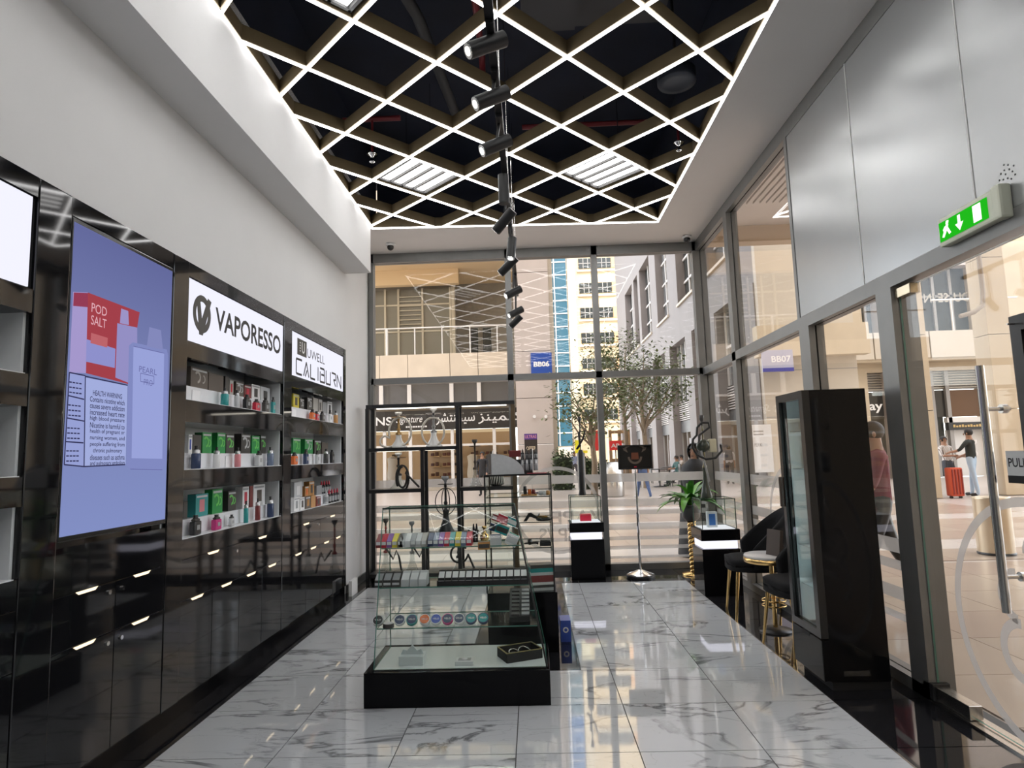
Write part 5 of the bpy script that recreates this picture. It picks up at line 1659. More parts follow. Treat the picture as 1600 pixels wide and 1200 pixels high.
MB().obox((1.925, 5.27, .655), (.02, .13, .115), Matrix.Rotation(.35, 3, 'Z') @ Matrix.Rotation(-.25, 3, 'Y')).build('menu_back', MATS['brown_leather'], t)
# low white light box under the chairs' wall

# ================================================================== TALL COOLER CABINET
fx0, fx1, fy0, fy1, fz = 1.69, 2.08, 4.03, 4.46, 1.80
t = thing('display_cooler', 'tall black display cooler with a glass door and lower drawer', 'cooler', ((fx0 + fx1) / 2, (fy0 + fy1) / 2, 0))
m = MB()
m.box(fx0 + .045, fx1, fy0, fy0 + .02, .05, fz); m.box(fx0 + .045, fx1, fy1 - .02, fy1, .05, fz); m.box(fx1 - .02, fx1, fy0 + .02, fy1 - .02, .05, fz)
m.box(fx0 + .045, fx1 - .02, fy0 + .02, fy1 - .02, fz - .03, fz); m.box(fx0 + .045, fx1 - .02, fy0 + .02, fy1 - .02, .05, .30)
m.build('body_shell', M('cooler_black', (.005, .005, .006), .08, spec=.2), t)
m = MB(); m.box(fx1 - .03, fx1 - .021, fy0 + .021, fy1 - .021, .31, fz - .031); m.box(fx0 + .06, fx1 - .03, fy0 + .021, fy0 + .027, .31, fz - .031); m.box(fx0 + .06, fx1 - .03, fy1 - .027, fy1 - .021, .31, fz - .031)
m.build('inner_lining', M('cooler_lining', (.62, .66, .66), .3), t)
for z in (.55, .80, 1.05, 1.30, 1.55): box('glass_shelf', fx0 + .07, fx1 - .03, fy0 + .03, fy1 - .03, z, z + .006, M('cooler_shelf', (.6, .66, .66), .2), t)
d = MB()
for a in ((fy0, fy0 + .055, .30, fz), (fy1 - .045, fy1, .30, fz), (fy0 + .055, fy1 - .045, .30, .345), (fy0 + .055, fy1 - .045, fz - .05, fz)): d.box(fx0, fx0 + .045, a[0], a[1], a[2], a[3])
dd = d.build('door', M('cooler_door', (.03, .03, .03), .2, metal=.3), t)
pane(MB(), fx0 + .018, fx0 + .026, fy0 + .055, fy1 - .045, .345, fz - .05).build('door_glass', [glass_mat('cooler_glass', (.86, .92, .92), .05), GEDGE_D], dd)
MB().rbox(fx0 - .03, fx0 - .0, fy1 - .04, fy1 - .015, 1.05, 1.25, .008).build('door_handle', M('brown_handle', (.05, .03, .02), .3), dd)
dw = MB().rbox(fx0, fx0 + .045, fy0, fy1, .055, .292, .004).build('drawer', MATS['cooler_black'], t)
box('drawer_notch', fx0 - .001, fx0 + .01, (fy0 + fy1) / 2 - .05, (fy0 + fy1) / 2 + .05, .27, .2925, BLKD, dw)
box('vent_slot', (fx0 + fx1) / 2 - .08, fx1 - .12, fy0 - .004, fy0, .085, .115, M('slot_steel', (.1, .1, .1), .2, metal=.8), t)
for yl in (fy0 + .036,): box('cooler_lamp', fx0 + .05, fx0 + .06, yl - .008, yl + .008, .36, fz - .06, emit_mat('cooler_led', (.93, 1.0, 1.0), 16.0), t)
box('skirt', fx0 + .05, fx1, fy0 + .01, fy1 - .01, 0, .05, BLKD, t)
for q, (z, h) in enumerate(((.556, .11), (.806, .13), (1.056, .1), (1.306, .16), (1.556, .10))):
    for k in range(3):
        y = fy0 + .10 + k * .105
        MB().rbox(fx0 + .12, fx0 + .20, y - .04, y + .04, z, z + h * (1 - .12 * ((k + q) % 3)), .004).build('cooled_carton', cm((.66, .70, .72) if (k + q) % 3 else (.42, .47, .5), .35), label='pale carton on the %s cooler shelf, %s from the near side' % (('lowest', 'second', 'middle', 'fourth', 'topmost')[q], ('first', 'second', 'third')[k]), cat='carton', group='pale cartons in the cooler')

# black framed board at the picture edge
t = thing('framed_board_stand', 'black framed dark wood board on a slim stand by the door', 'board stand', (2.08, 2.42, 0))
bx = 2.02
m = MB()
for a in ((2.20, 2.71, 1.90, 1.965), (2.20, 2.71, 1.16, 1.22), (2.65, 2.71, 1.22, 1.90), (2.20, 2.26, 1.22, 1.90)): m.box(bx, bx + .045, a[0], a[1], a[2], a[3])
m.build('board_frame', BLKM, t)
box('board_panel', bx + .015, bx + .04, 2.26, 2.65, 1.22, 1.90, wood_like('dark_red_wood', (.05, .018, .012), (.09, .035, .02)), t)
MB().cyl((bx + .022, 2.68, 1.93), (bx - .03, 2.68, 1.93), .004, n=8).build('screw', STEEL, t)
box('stand_post', bx + .046, bx + .076, 2.42, 2.45, .02, 1.6, BLKM, t)
box('stand_foot', bx - .10, bx + .16, 2.30, 2.57, 0, .02, BLKM, t)

# ================================================================== OUTSIDE: plaza
PAV = M('plaza_stone', (.38, .305, .24), .28, noise=.06, nscale=1.3)
PAV2 = M('plaza_stone_pink', (.345, .265, .21), .28, noise=.06, nscale=1.3)
PAV3 = M('plaza_stone_pale', (.52, .47, .42), .25, noise=.05, nscale=1.3)
pz = box('ground_plaza', -30, 40, YG + .14, 95, -.25, -.028, M('plaza_far', (.47, .415, .37), .3, noise=.08, nscale=.25), kind='structure')
pz2 = box('ground_plaza_side', 2.42, 40, YB - 6, YG + .14, -.25, -.028, MATS['plaza_far'], kind='structure')
_pm = {}


def slab_tile(par, x0, x1, y0, y1, m):
    key = (round(x1 - x0, 2), round(y1 - y0, 2), m.name)
    if key not in _pm:
        _pm[key] = MB().box(.003 - (x1 - x0) / 2, (x1 - x0) / 2 - .003, .003 - (y1 - y0) / 2, (y1 - y0) / 2 - .003, -.03, 0).mesh('paving_slab')
        _pm[key].materials.append(m)
    o = bpy.data.objects.new('paving_slab', _pm[key]); COL.objects.link(o); o.parent = par
    of = ORG[par.name]; o.location = ((x0 + x1) / 2 - of[0], (y0 + y1) / 2 - of[1], -.02 - of[2])


for j in range(9):
    for i in range(8):
        ms = (PAV, PAV2, PAV)[(j * 5 + i * 3) % 3]
        slab_tile(pz2, 2.45 + i * .8, 3.25 + i * .8, 1.2 + j * .78, 1.98 + j * .78, ms)
for j in range(13):
    for i in range(15):
        ms = PAV3 if j % 4 in (1,) else (PAV, PAV2)[(i + j) % 2]
        slab_tile(pz, -4.2 + i * .95, -3.25 + i * .95, 8.36 + j * .9, 9.26 + j * .9, ms)

# unseen upper storeys over the shop, added and sized to shade the plaza
STO = M('stone_cream', (.52, .43, .31), .6, noise=.05, nscale=1.5)
STOP = M('stone_pinkish', (.52, .46, .435), .6, noise=.05, nscale=1.2)
STOL = M('stone_light', (.52, .46, .38), .6, noise=.04, nscale=1.2)
upm = MB(); upm.box(-30, 5.4, -14, 8.32, 5.3, 40); upm.box(2.45, 5.4, 8.32, 11.0, 5.3, 40); upm.box(-30, XL - .56, -14, 8.32, 0, 5.3); upm.box(XL - .56, XR + .3, -14, YB - .2, 0, 5.3)
up = upm.build('shading_storeys', STO, kind='structure')
box('shade_block_tall', 9.4, 45, -24, -5, 0, 46, STO, kind='structure')  # unseen block, added to keep the right side of the plaza in shade
box('shade_block_low', 5.42, 9.4, -24, -5, 0, 15.2, STO, kind='structure')  # added out of view; its height lets sun reach only the farther paving
SLW = M('soffit_white', (.66, .60, .55), .6)
cs = thing('ceiling_canopy', None, None, (3.9, 6, 5.2), kind='structure')
box('soffit_board', 2.36, 5.4, -4, 11.0, 5.26, 5.30, SLW, cs)
for k in range(16):
    box('soffit_slat', 2.42 + k * .10, 2.485 + k * .10, -4, 9.6, 5.19, 5.26, SLW, cs)
box('canopy_beam', 2.36, 5.4, 10.75, 11.0, 4.98, 5.28, M('beam_cream', (.60, .47, .34), .6), cs)
box('wall_panel_above', XR + .07, XR + .12, YB, YG + .12, ZC, 5.3, ALU, cs)

DGL = M('dark_window_glass', (.035, .04, .04), .06, spec=.3)
BGL = M('blue_window_glass', (.02, .10, .26), .06, spec=.25)
TGL = M('teal_window_glass', (.03, .09, .13), .07, spec=.25)
ASTO = M('stone_balcony', (.66, .57, .46), .6, noise=.06, nscale=1.5)
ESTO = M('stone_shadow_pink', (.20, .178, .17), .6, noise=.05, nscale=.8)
WFR = M('white_window_frame', (.72, .70, .68), .4)
GFR = M('grey_window_frame', (.30, .29, .28), .4)

# ---- building A: shop and balcony opposite
YA = 29.0
bA = thing('shopping_arcade', 'arcade building opposite with a stone balcony over a lit shop', 'building', (-7, YA + 3, 0))
def ax(px): return P(px, 600, 'y', YA).x
xl, xr = -13.5, -.85
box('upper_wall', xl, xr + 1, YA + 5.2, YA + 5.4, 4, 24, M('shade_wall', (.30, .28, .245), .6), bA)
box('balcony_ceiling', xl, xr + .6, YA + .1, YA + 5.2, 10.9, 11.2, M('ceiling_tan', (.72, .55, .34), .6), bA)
box('ceiling_beam', xl, ax(711), YA + 2.2, YA + 2.6, 10.15, 10.9, MATS['ceiling_tan'], bA)
box('upper_facade', xl, xr + .6, YA, YA + .3, 11.2, 24, ASTO, bA)
box('balcony_floor', xl, xr, YA, YA + 5.2, 5.0, 5.2, ASTO, bA)
jx = [xl] + [ax(q) for q in (512, 594, 638, 704, 748)] + [xr]
for a, b in zip(jx[:-1], jx[1:]):
    MB().rbox(a + .012, b - .012, YA - .12, YA + .12, 5.06, 6.2, .01).build('parapet_panel', ASTO, bA)
MB().cyl((xl, YA, 7.46), (xr + .3, YA, 7.46), .035, n=10).build('handrail', WFR, bA)
for q in (562, 605, 649, 692, 736, 779):
    MB().cyl((ax(q), YA, 6.2), (ax(q), YA, 7.46), .03 if q != 605 else .06, n=8).build('rail_post', WFR, bA)
for a, b in zip((562, 605, 649, 692, 736), (605, 649, 692, 736, 779)):
    pane(MB(), ax(a) + .05, ax(b) - .05, YA - .01, YA + .01, 6.25, 7.40).build('rail_glass', [GLASS, GEDGE_D], bA)
gy = YA + 3.2
def gx(px): return P(px, 600, 'y', gy).x
GRN = M('tinted_panel', (.20, .19, .155), .25, spec=.7)
mu = [545, 583, 603, 624, 662, 706]
for a, b in zip(mu[:-1], mu[1:]):
    for (z0, z1) in ((5.2, 7.9), (7.98, 9.3), (9.38, 10.15)):
        box('window_panel', gx(a) + .04, gx(b) - .04, gy, gy + .05, z0, z1, GRN, bA)
for q in mu: box('window_mullion', gx(q) - .05, gx(q) + .05, gy - .08, gy + .08, 5.2, 10.2, M('mullion_tan', (.55, .50, .40), .5), bA)
for z in (7.94, 9.34): box('window_rail', gx(545), gx(706), gy - .06, gy + .06, z - .04, z + .04, MATS['mullion_tan'], bA)
for k in range(8): box('louvre_slat', gx(626), gx(660), gy - .12, gy - .04, 8.05 + k * .24, 8.09 + k * .24, MATS['mullion_tan'], bA)
box('inner_pier', gx(708), gx(713), gy - .1, gy + .3, 5.2, 10.9, MATS['mullion_tan'], bA)
for q in (730, 752): box('far_window', gx(q), gx(q + 14), YA + 5.1, YA + 5.19, 5.4, 8.4, DGL, bA)
# clerestory strip
box('strip_glass', xl, xr, YA + .15, YA + .2, 3.86, 5.0, M('strip_glass_grey', (.10, .10, .105), .1, spec=.8), bA)
for q in (551, 595, 639, 705, 748): box('strip_post', ax(q) - .09, ax(q) + .09, YA, YA + .14, 3.9, 5.0, WFR, bA)
for z in (3.82, 4.93): box('strip_rail', xl, xr, YA - .02, YA + .14, z, z + .10, WFR, bA)
# shop
fa = box('shop_fascia', xl, xr + .9, YA - .05, YA + .25, 2.72, 3.62, M('fascia_black', (.025, .022, .02), .4), bA)
m = MB(); ly = YA - .056
def tx_(s, p0, p1, z, h, off=0.0, shear=0.0):
    a, b = P(p0, 655, 'y', ly).x, P(p1, 655, 'y', ly).x
    text(m, s, (a, ly, z), (1, 0, 0), (0, 0, 1), b - a, h, off, shear)
tx_('NS', 587, 612, 2.98, .38, .015); tx_('Signature', 619, 660, 2.98, .42, .0, .35)
for u_ in range(9): m.box(P(634, 655, 'y', ly).x + u_ * .11, P(634, 655, 'y', ly).x + u_ * .11 + .08, ly - .002, ly, 2.85, 2.92)
tx_('\ufeae\ufeb8\ufe98\ufee8\ufea0\ufef4\ufeb3', 681, 742, 2.92, .55, .01); tx_('\ufeb0\ufee8\ufef4\ufee4\ufe9c\ufedb', 747, 815, 2.92, .55, .01)
m.build('shop_lettering', WHT, fa)
WSH = emit_mat('shop_warm_light', (1.0, .72, .42), .55)
box('shop_back', xl, xr, YA + 3.4, YA + 3.5, 0, 2.72, M('shop_back_warm', (.55, .42, .28), .6), bA)
box('shop_ceiling_light', xl, xr, YA + .5, YA + 3.4, 2.68, 2.72, WSH, bA)
box('shop_floor', xl, xr, YA, YA + 3.4, -.02, .12, M('shop_floor', (.4, .36, .3), .3), bA)
for q in (560, 600, 640, 705, 770): box('shop_mullion', ax(q) - .07, ax(q) + .07, YA - .02, YA + .1, .1, 2.72, WFR, bA)
box('shop_transom', xl, xr, YA - .01, YA + .09, 1.95, 2.05, WFR, bA)
for k, q in enumerate((586, 652, 672, 690, 720, 738, 752, 776)):
    for z in (.5, 1.0, 1.5, 1.95): box('display_shelf', ax(q) + .05, ax(q) + .55, YA + 2.9, YA + 3.35, z, z + .04, M('shelf_wood', (.5, .34, .18), .5), bA)
    for z in (.54, 1.04, 1.54): MB().rbox(ax(q) + .10, ax(q) + .26, YA + 2.95, YA + 3.15, z + .001, z + .14, .02).rbox(ax(q) + .32, ax(q) + .47, YA + 2.95, YA + 3.15, z + .001, z + (.12, .2, .16)[k % 3], .02).build('shelf_goods', cm((.05 + .03 * (k % 3), .035, .025), .6), bA)
for q, c_ in ((600, (.45, .42, .38)), (730, (.55, .52, .46)), (760, (.08, .08, .09))):
    MB().lathe([(.18, 0), (.26, .5), (.20, 1.0), (.24, 1.35), (.08, 1.45)], (ax(q), YA + 1.6, .13), 10).build('hanging_garment', cm(c_, .7), bA)

# ---- pier B with the blue plate
bB = thing('stone_pier', 'tall pinkish stone pier carrying a blue number plate', 'pier', (.15, 28.2, 0))
p0, p1 = P(806, 600, 'y', 27.6).x, P(862, 600, 'y', 27.6).x
zj = [0, 1.9, 3.9, 5.95, 9.5, 13.5, 18, 24]
for a, b in zip(zj[:-1], zj[1:]): MB().rbox(p0, p1, 27.6, 28.9, a + .012, b - .012, .01).build('stone_block', STOP, bB)
box('return_strip', p1 + .01, p1 + .20, 27.9, 28.9, 0, 24, STOL, bB)
for q in (835, 853): 
    c = P(q, 651, 'y', 27.59); MB().cyl((c.x, 27.6, c.z), (c.x, 27.52, c.z), .07, n=14).build('wall_spot', WHT, bB)
c0, c1 = P(829, 552, 'y', 27.58), P(863, 586, 'y', 27.58)
t = thing('number_plate', 'square blue plate reading BB06 on the stone pier', 'sign', ((c0.x + c1.x) / 2, 27.55, c1.z))
MB().rbox(c0.x, c1.x, 27.53, 27.595, c1.z, c0.z, .01).build('plate', M('plate_blue', (.015, .07, .36), .35), t)
m = MB(); wq = c1.x - c0.x; text(m, 'BB06', (c0.x + wq * .13, 27.526, c1.z + (c0.z - c1.z) * .38), (1, 0, 0), (0, 0, 1), wq * .74, (c0.z - c1.z) * .24, .035); m.build('plate_lettering', WHT, t)
# banner leaning on the pier
c0, c1 = P(819, 678, 'y', 24.5), P(841, 735, 'y', 24.5)
t = thing('offer_banner', 'upright dark banner with purple head reading OFFER', 'banner', ((c0.x + c1.x) / 2, 24.5, -.02))
box('banner_sheet', c0.x, c1.x, 24.49, 24.52, c1.z, c0.z, M('banner_dark', (.03, .022, .02), .5), t)
box('banner_head', c0.x, c1.x, 24.475, 24.489, c0.z - .22, c0.z, M('banner_purple', (.09, .04, .25), .5), t)
m = MB(); text(m, 'ULTRAS', (c0.x + .03, 24.473, c0.z - .17), (1, 0, 0), (0, 0, 1), c1.x - c0.x - .06, .12, .01); m.build('head_lettering', M('banner_pink', (.7, .3, .4), .5), t)
m = MB(); text(m, 'OFFER', (c0.x + .06, 24.486, c0.z - .62), (1, 0, 0), (0, 0, 1), c1.x - c0.x - .12, .14, .012); m.build('banner_lettering', M('banner_cream', (.7, .6, .45), .5), t)
m = MB(); m.cyl(((c0.x + c1.x) / 2, 24.53, 0), ((c0.x + c1.x) / 2, 24.53, c0.z), .015, n=8); m.build('banner_pole', GFR, t)
box('banner_foot', c0.x - .05, c1.x + .05, 24.3, 24.75, -.02, .03, BLKM, t)

# ---- towers C/D far behind
YD = 80.0
bD = thing('apartment_tower', 'sunlit cream apartment tower with rows of square windows', 'building', (8.4, YD + 3, 0))
CRM = M('tower_cream', (.57, .455, .29), .7, noise=.03, nscale=.4)
box('wall', 5.10, 13.2, YD, YD + 8, 0, 60, CRM, bD)
box('pilaster', 5.10, 6.1, YD - .35, YD, 0, 60, M('tower_pale', (.62, .54, .40), .7), bD)
for r in range(13):
    z0 = 31.45 - r * 3.235
    if z0 < 3: break
    box('ledge', 6.4, 12.2, YD - .3, YD, z0 - .42, z0 - .22, M('tower_ledge', (.78, .72, .6), .6), bD)
    for (a, b) in ((6.62, 8.42), (9.02, 10.75)):
        wd = MB().box(a, b, YD - .12, YD - .0, z0, z0 + 1.32).build('window', DGL, bD)
        box('window_bar', a, b, YD - .18, YD - .12, z0 + .62, z0 + .70, GFR, wd)
        for k in (1, 2): box('window_bar', a + (b - a) * k / 3 - .04, a + (b - a) * k / 3 + .04, YD - .18, YD - .12, z0, z0 + 1.32, GFR, wd)
    box('side_panel', 10.8, 11.75, YD - .10, YD, z0, z0 + 1.4, M('tower_tan', (.55, .33, .18), .7), bD)
bC = thing('glass_stair_tower', 'narrow blue glass stair tower between pale frames', 'building', (4, YD - 2, 0))
box('core', 2.95, 4.85, YD - 3, YD + 4, 0, 60, STOL, bC)
box('edge_fin', 2.55, 2.95, YD - 4, YD - 3, 0, 60, STOL, bC)
for r in range(26):
    z0 = 2.4 + r * 1.62
    pa = MB().box(3.05, 4.80, YD - 3.10, YD - 3.0, z0, z0 + 1.5).build('glass_panel', BGL if r > 15 else TGL, bC)
    box('panel_bar', 3.25, 3.36, YD - 3.18, YD - 3.1, z0, z0 + 1.5, WFR, pa)
    box('panel_rail', 3.05, 4.8, YD - 3.18, YD - 3.0, z0 + 1.5, z0 + 1.62, WFR, bC)

# ---- building E: long pinkish block running away on the right side of the square
XE = 9.0
bE = thing('long_stone_block', 'long pinkish stone block receding along the square with tall recessed windows', 'building', (XE + 2, 45, 0))
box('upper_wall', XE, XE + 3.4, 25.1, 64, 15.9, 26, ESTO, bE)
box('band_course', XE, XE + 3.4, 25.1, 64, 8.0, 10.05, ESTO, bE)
wins = [(26.8, 31.5), (34.1, 37.9), (40.4, 44.0), (46.2, 50.4), (51.4, 53.3), (54.2, 58.3)]
RGL = M('sky_reflecting_glass', (.42, .45, .47), .05, metal=.75)
edges = [25.1] + [q for w_ in wins for q in w_] + [64]
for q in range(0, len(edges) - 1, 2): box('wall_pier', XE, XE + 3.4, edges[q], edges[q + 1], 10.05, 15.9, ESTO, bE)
for k, (a, b) in enumerate(wins):
    pa = box('window', XE + .5, XE + .6, a, b, 10.05, 15.9, RGL if k % 2 == 0 else DGL, bE)
    for z in (11.4, 12.8, 14.3): box('window_bar', XE + .42, XE + .5, a, b, z, z + .12, WFR, pa)
    for q in (1, 2): box('window_bar', XE + .42, XE + .5, a + (b - a) * q / 3 - .05, a + (b - a) * q / 3 + .05, 10.05, 15.9, WFR, pa)
    box('sill', XE - .12, XE, a, b, 9.98, 10.12, STOL, bE)
# lower two storeys: columns, glazing, louvres, shop fronts
cols = [25.1, 30.6, 35.0, 40.7, 46.5, 52, 58, 64]
for q in cols: box('column', XE - .05, XE + 1.0, q, q + 1.5, 0, 8.0, ESTO, bE)
box('shop_back', XE + 3.2, XE + 3.3, 25.1, 64, 0, 8, M('shop_back_cream', (.55, .48, .36), .6), bE)
box('shop_side', XE + 1.0, XE + 3.3, 25.1, 25.3, 0, 8, ESTO, bE)
for a, b in zip(cols[:-1], cols[1:]):
    a += 1.5
    box('louvre_back', XE + .5, XE + .55, a, b, 3.25, 4.4, GFR, bE)
    for k in range(9): box('louvre_slat', XE + .36, XE + .5, a, b, 3.3 + k * .125, 3.35 + k * .125, M('louvre_pale', (.55, .52, .50), .5), bE)
    up_ = box('upper_glazing', XE + .5, XE + .55, a, b, 4.45, 8.0, RGL, bE)
    for k in range(5): box('glazing_bar', XE + .42, XE + .5, a + (b - a) * k / 4 - .05, a + (b - a) * k / 4 + .05, 4.45, 8.0, WFR, up_)
    box('glazing_bar', XE + .42, XE + .5, a, b, 6.2, 6.32, WFR, up_)
    box('shop_light', XE + .8, XE + 3.1, a, b, 3.12, 3.2, emit_mat('shop_lamp', (1, .85, .6), .9), bE)
    lw_ = box('shop_fascia', XE + .4, XE + .6, a, b, 2.55, 3.25, M('fascia_grey', (.10, .10, .10), .4), bE)
    for k in range(4): box('shop_mullion', XE + .42, XE + .52, a + (b - a) * k / 3 - .06, a + (b - a) * k / 3 + .06, 0, 2.55, GFR, bE)
    for k in range(3):
        box('window_poster', XE + .7, XE + .72, a + (b - a) * (k + .2) / 3, a + (b - a) * (k + .75) / 3, .3, 2.2, M('poster_%d' % (k % 3), ((.60, .56, .52), (.48, .30, .25), (.5, .5, .52))[k % 3], .5), bE)
# end face towards the viewer: stone, poster wall, sign
ef = box('end_wall', XE, 12.6, 24.8, 25.1, 0, 26, STOL, bE)
box('end_parapet', XE - .3, 12.9, 24.3, 24.8, 4.9, 6.1, STO, ef)
for z in (2.6, 4.4): box('stone_joint', XE, 12.6, 24.795, 24.8, z, z + .03, GFR, ef)
c0, c1 = P(1189, 548, 'y', 24.25), P(1240, 580, 'y', 24.25)
t = thing('number_plate', 'plate reading BB07, paled by painted-on reflection, with a blue lower edge', 'sign', ((c0.x + c1.x) / 2, 24.25, c1.z))
MB().rbox(c0.x, c1.x, 24.20, 24.29, c1.z, c0.z, .01).build('plate', M('plate_reflection_pale', (.40, .40, .52), .35), t)  # reflection over the plate is put into this pale colour
box('plate_edge', c0.x, c1.x, 24.19, 24.20, c1.z, c1.z + .14, M('plate_blue_edge', (.05, .05, .30), .35), t)
m = MB(); text(m, 'BB07', (c0.x + .35, 24.195, c1.z + .36), (1, 0, 0), (0, 0, 1), .72, .24, .015); m.build('plate_lettering', WHT, t)
c0, c1 = P(1172, 668, 'y', 24.7), P(1200, 738, 'y', 24.7)
t = thing('wall_poster', 'white wall poster with small grey lettering reading PERK', 'poster', ((c0.x + c1.x) / 2, 24.75, c1.z))
box('poster_sheet', c0.x, c1.x + .25, 24.73, 24.79, max(.05, c1.z), c0.z + .1, M('poster_white', (.66, .66, .66), .5), t)
m = MB(); text(m, 'PERK', (c0.x + .12, 24.725, .0 + P(1178, 698, 'y', 24.7).z), (1, 0, 0), (0, 0, 1), .30, .13, .01)
for k in range(2): m.box(c0.x + .12, c0.x + .5, 24.724, 24.729, c0.z - .18 - k * .12, c0.z - .13 - k * .12)
m.build('poster_lettering', GFR, t)

# ---- building F: cream arcade behind the two men
YF_ = 28.0
bF = thing('cream_arcade', 'cream arcade building with a parapet and dark louvred shop windows', 'building', (17, YF_, 0))
def fp(px, py): return P(px, py, 'y', YF_)
FXL, FXR = fp(1282, 560).x, 27.0
box('upper_wall', FXL, fp(1347, 500).x, YF_, YF_ + 3, 6.1, 22, STO, bF)
box('upper_pier', fp(1373, 500).x, fp(1444, 500).x, YF_, YF_ + 3, 6.1, 22, STOP, bF)
box('upper_pier', fp(1528, 500).x, FXR, YF_, YF_ + 3, 6.1, 22, STO, bF)
box('upper_top', fp(1347, 500).x, fp(1530, 500).x, YF_, YF_ + 3, 9.2, 22, STOP, bF)
for (a, b, n_) in ((1347, 1373, 2), (1444, 1528, 3)):
    pa = box('window', fp(a, 500).x, fp(b, 500).x, YF_ + .6, YF_ + .7, 6.1, 9.2, DGL, bF)
    for k in range(n_): box('window_bar', fp(a + (b - a) * k / n_, 500).x, fp(a + (b - a) * k / n_, 500).x + .12, YF_ + .5, YF_ + .6, 6.1, 9.2, GFR, pa)
    box('window_bar', fp(a, 500).x, fp(b, 500).x, YF_ + .5, YF_ + .6, 7.9, 8.0, GFR, pa)
m = MB()
a, b = fp(1454, 470).x, fp(1545, 470).x
text(m, 'INDU..SE IN', (b, YF_ + .45, fp(1500, 468).z), (-1, 0, 0), (0, 0, 1), b - a, .42, .01)  # mirrored reflection of signage, laid on the glass as letters
m.build('window_lettering', M('reflected_lettering', (.45, .42, .36), .5), bF)
for (a, b) in ((1282, 1347), (1349, 1432), (1434, 1572)):
    MB().rbox(fp(a, 540).x, fp(b, 540).x, YF_ - .9, YF_ - .6, 5.02, 6.15, .01).build('parapet_panel', STOL, bF)
box('balcony_floor', FXL, FXR, YF_ - .8, YF_, 4.9, 5.1, STO, bF)
for q in (1470, 1518): MB().cyl((fp(q, 500).x, YF_ - .75, 6.15), (fp(q, 500).x, YF_ - .75, 7.5), .04, n=8).build('rail_post', WFR, bF)
MB().cyl((fp(1440, 500).x, YF_ - .75, 7.5), (fp(1572, 500).x, YF_ - .75, 7.5), .04, n=8).build('handrail', WFR, bF)
# ground floor
for (a, b, mm) in ((1308, 1352, STO), (1382, 1400, STOP), (1546, 1580, STO)): box('ground_pier', fp(a, 600).x, fp(b, 600).x, YF_ - .2, YF_ + 1, 0, 4.9, mm, bF)
box('ground_lintel', FXL, FXR, YF_ - .1, YF_ + .6, 4.55, 4.9, STO, bF)
for (a, b) in ((1282, 1308), (1352, 1382), (1400, 1458), (1458, 1482), (1482, 1546)):
    xa_, xb_ = fp(a, 600).x, fp(b, 600).x
    lb = box('louvre_back', xa_, xb_, YF_ + .3, YF_ + .35, 3.75, 4.55, GFR, bF)
    for k in range(7): box('louvre_slat', xa_, xb_, YF_ + .2, YF_ + .3, 3.8 + k * .11, 3.85 + k * .11, M('louvre_tan', (.42, .39, .34), .5), bF)
    box('dark_panel', xa_, xb_, YF_ + .25, YF_ + .35, 2.55, 3.72, M('panel_brown', (.13, .07, .04), .15) if a >= 1482 else M('panel_dark', (.045, .045, .045), .12), bF)
    box('mullion', xa_ - .08, xa_ + .08, YF_ + .1, YF_ + .3, 0, 4.55, GFR, bF)
box('shop_header', fp(1482, 650).x, fp(1560, 650).x, YF_ + .1, YF_ + .35, 2.30, 2.52, WFR, bF)
sg = box('shop_sign', fp(1482, 650).x, fp(1560, 650).x, YF_ + .05, YF_ + .3, 1.98, 2.30, M('sign_dark', (.03, .03, .03), .4), bF)
m = MB()
for u_ in range(11): m.box(fp(1489, 650).x + u_ * .12, fp(1489, 650).x + u_ * .12 + .085, YF_ + .040, YF_ + .046, 2.09, 2.09 + (.11, .07, .09)[u_ % 3])
m.build('sign_print', cm(CN['gold'], .4), sg)
box('shop_window', fp(1482, 650).x, fp(1560, 650).x, YF_ + .3, YF_ + .36, 0, 1.98, M('shop_white', (.66, .66, .66), .4), bF)
box('shop_window', fp(1352, 650).x, fp(1480, 650).x, YF_ + .3, YF_ + .36, 0, 2.55, DGL, bF)
m = MB(); text(m, 'Play', (fp(1340, 645).x, YF_ - .12, fp(1352, 646).z), (1, 0, 0), (0, 0, 1), fp(1378, 645).x - fp(1340, 645).x, .5, .02); m.build('play_lettering', WHT, bF)
# free-standing arcade column near the men
t = thing('arcade_column', 'square cream stone column standing free in the plaza', 'column', (10.55, 17.9, -.02))
zj = [-.02, 2.32, 4.4, 6.6, 12]
for a, b in zip(zj[:-1], zj[1:]): MB().rbox(10.20, 10.84, 17.55, 18.2, a + .008, b - .008, .008).build('stone_block', STO, t)
for (dz, px) in ((2.62, 0),):
    m = MB(); m.tube([(10.30, 17.55, 2.62), (10.25, 17.40, 2.66), (10.32, 17.2, 2.60)], .03, 8); m.build('lamp_arm', GFR, t)
t = thing('arcade_column', 'square cream stone column at the picture edge with a drain pipe', 'column', (13.1, 18.2, -.02))
for a, b in zip(zj[:-1], zj[1:]): MB().rbox(12.75, 13.4, 17.9, 18.5, a + .008, b - .008, .008).build('stone_block', STO, t)
MB().tube([(12.70, 17.85, 8), (12.70, 17.85, 5.6), (12.62, 17.8, 5.2), (12.3, 17.7, 5.0), (11.9, 17.7, 4.9)], .06, 8).build('drain_pipe', M('pipe_brown', (.25, .19, .13), .5), t)

# ---- litter bin, suitcase, planters, signs, trees
cx, cy = 6.02, 8.75
t = thing('litter_bin', 'round beige stainless litter bin outside the glass door', 'bin', (cx, cy, -.02))
MB().lathe([(.20, 0), (.205, .03), (.205, .70), (.21, .72), (.21, .74), (.16, .74), (.15, .60), (0, .60)], (cx, cy, -.02), 32).build('drum', M('bin_metal', (.62, .52, .38), .28, metal=.7), t)
MB().lathe([(.21, 0), (.215, .02), (.205, .03)], (cx, cy, -.018), 32).build('base_ring', BLKM, t)


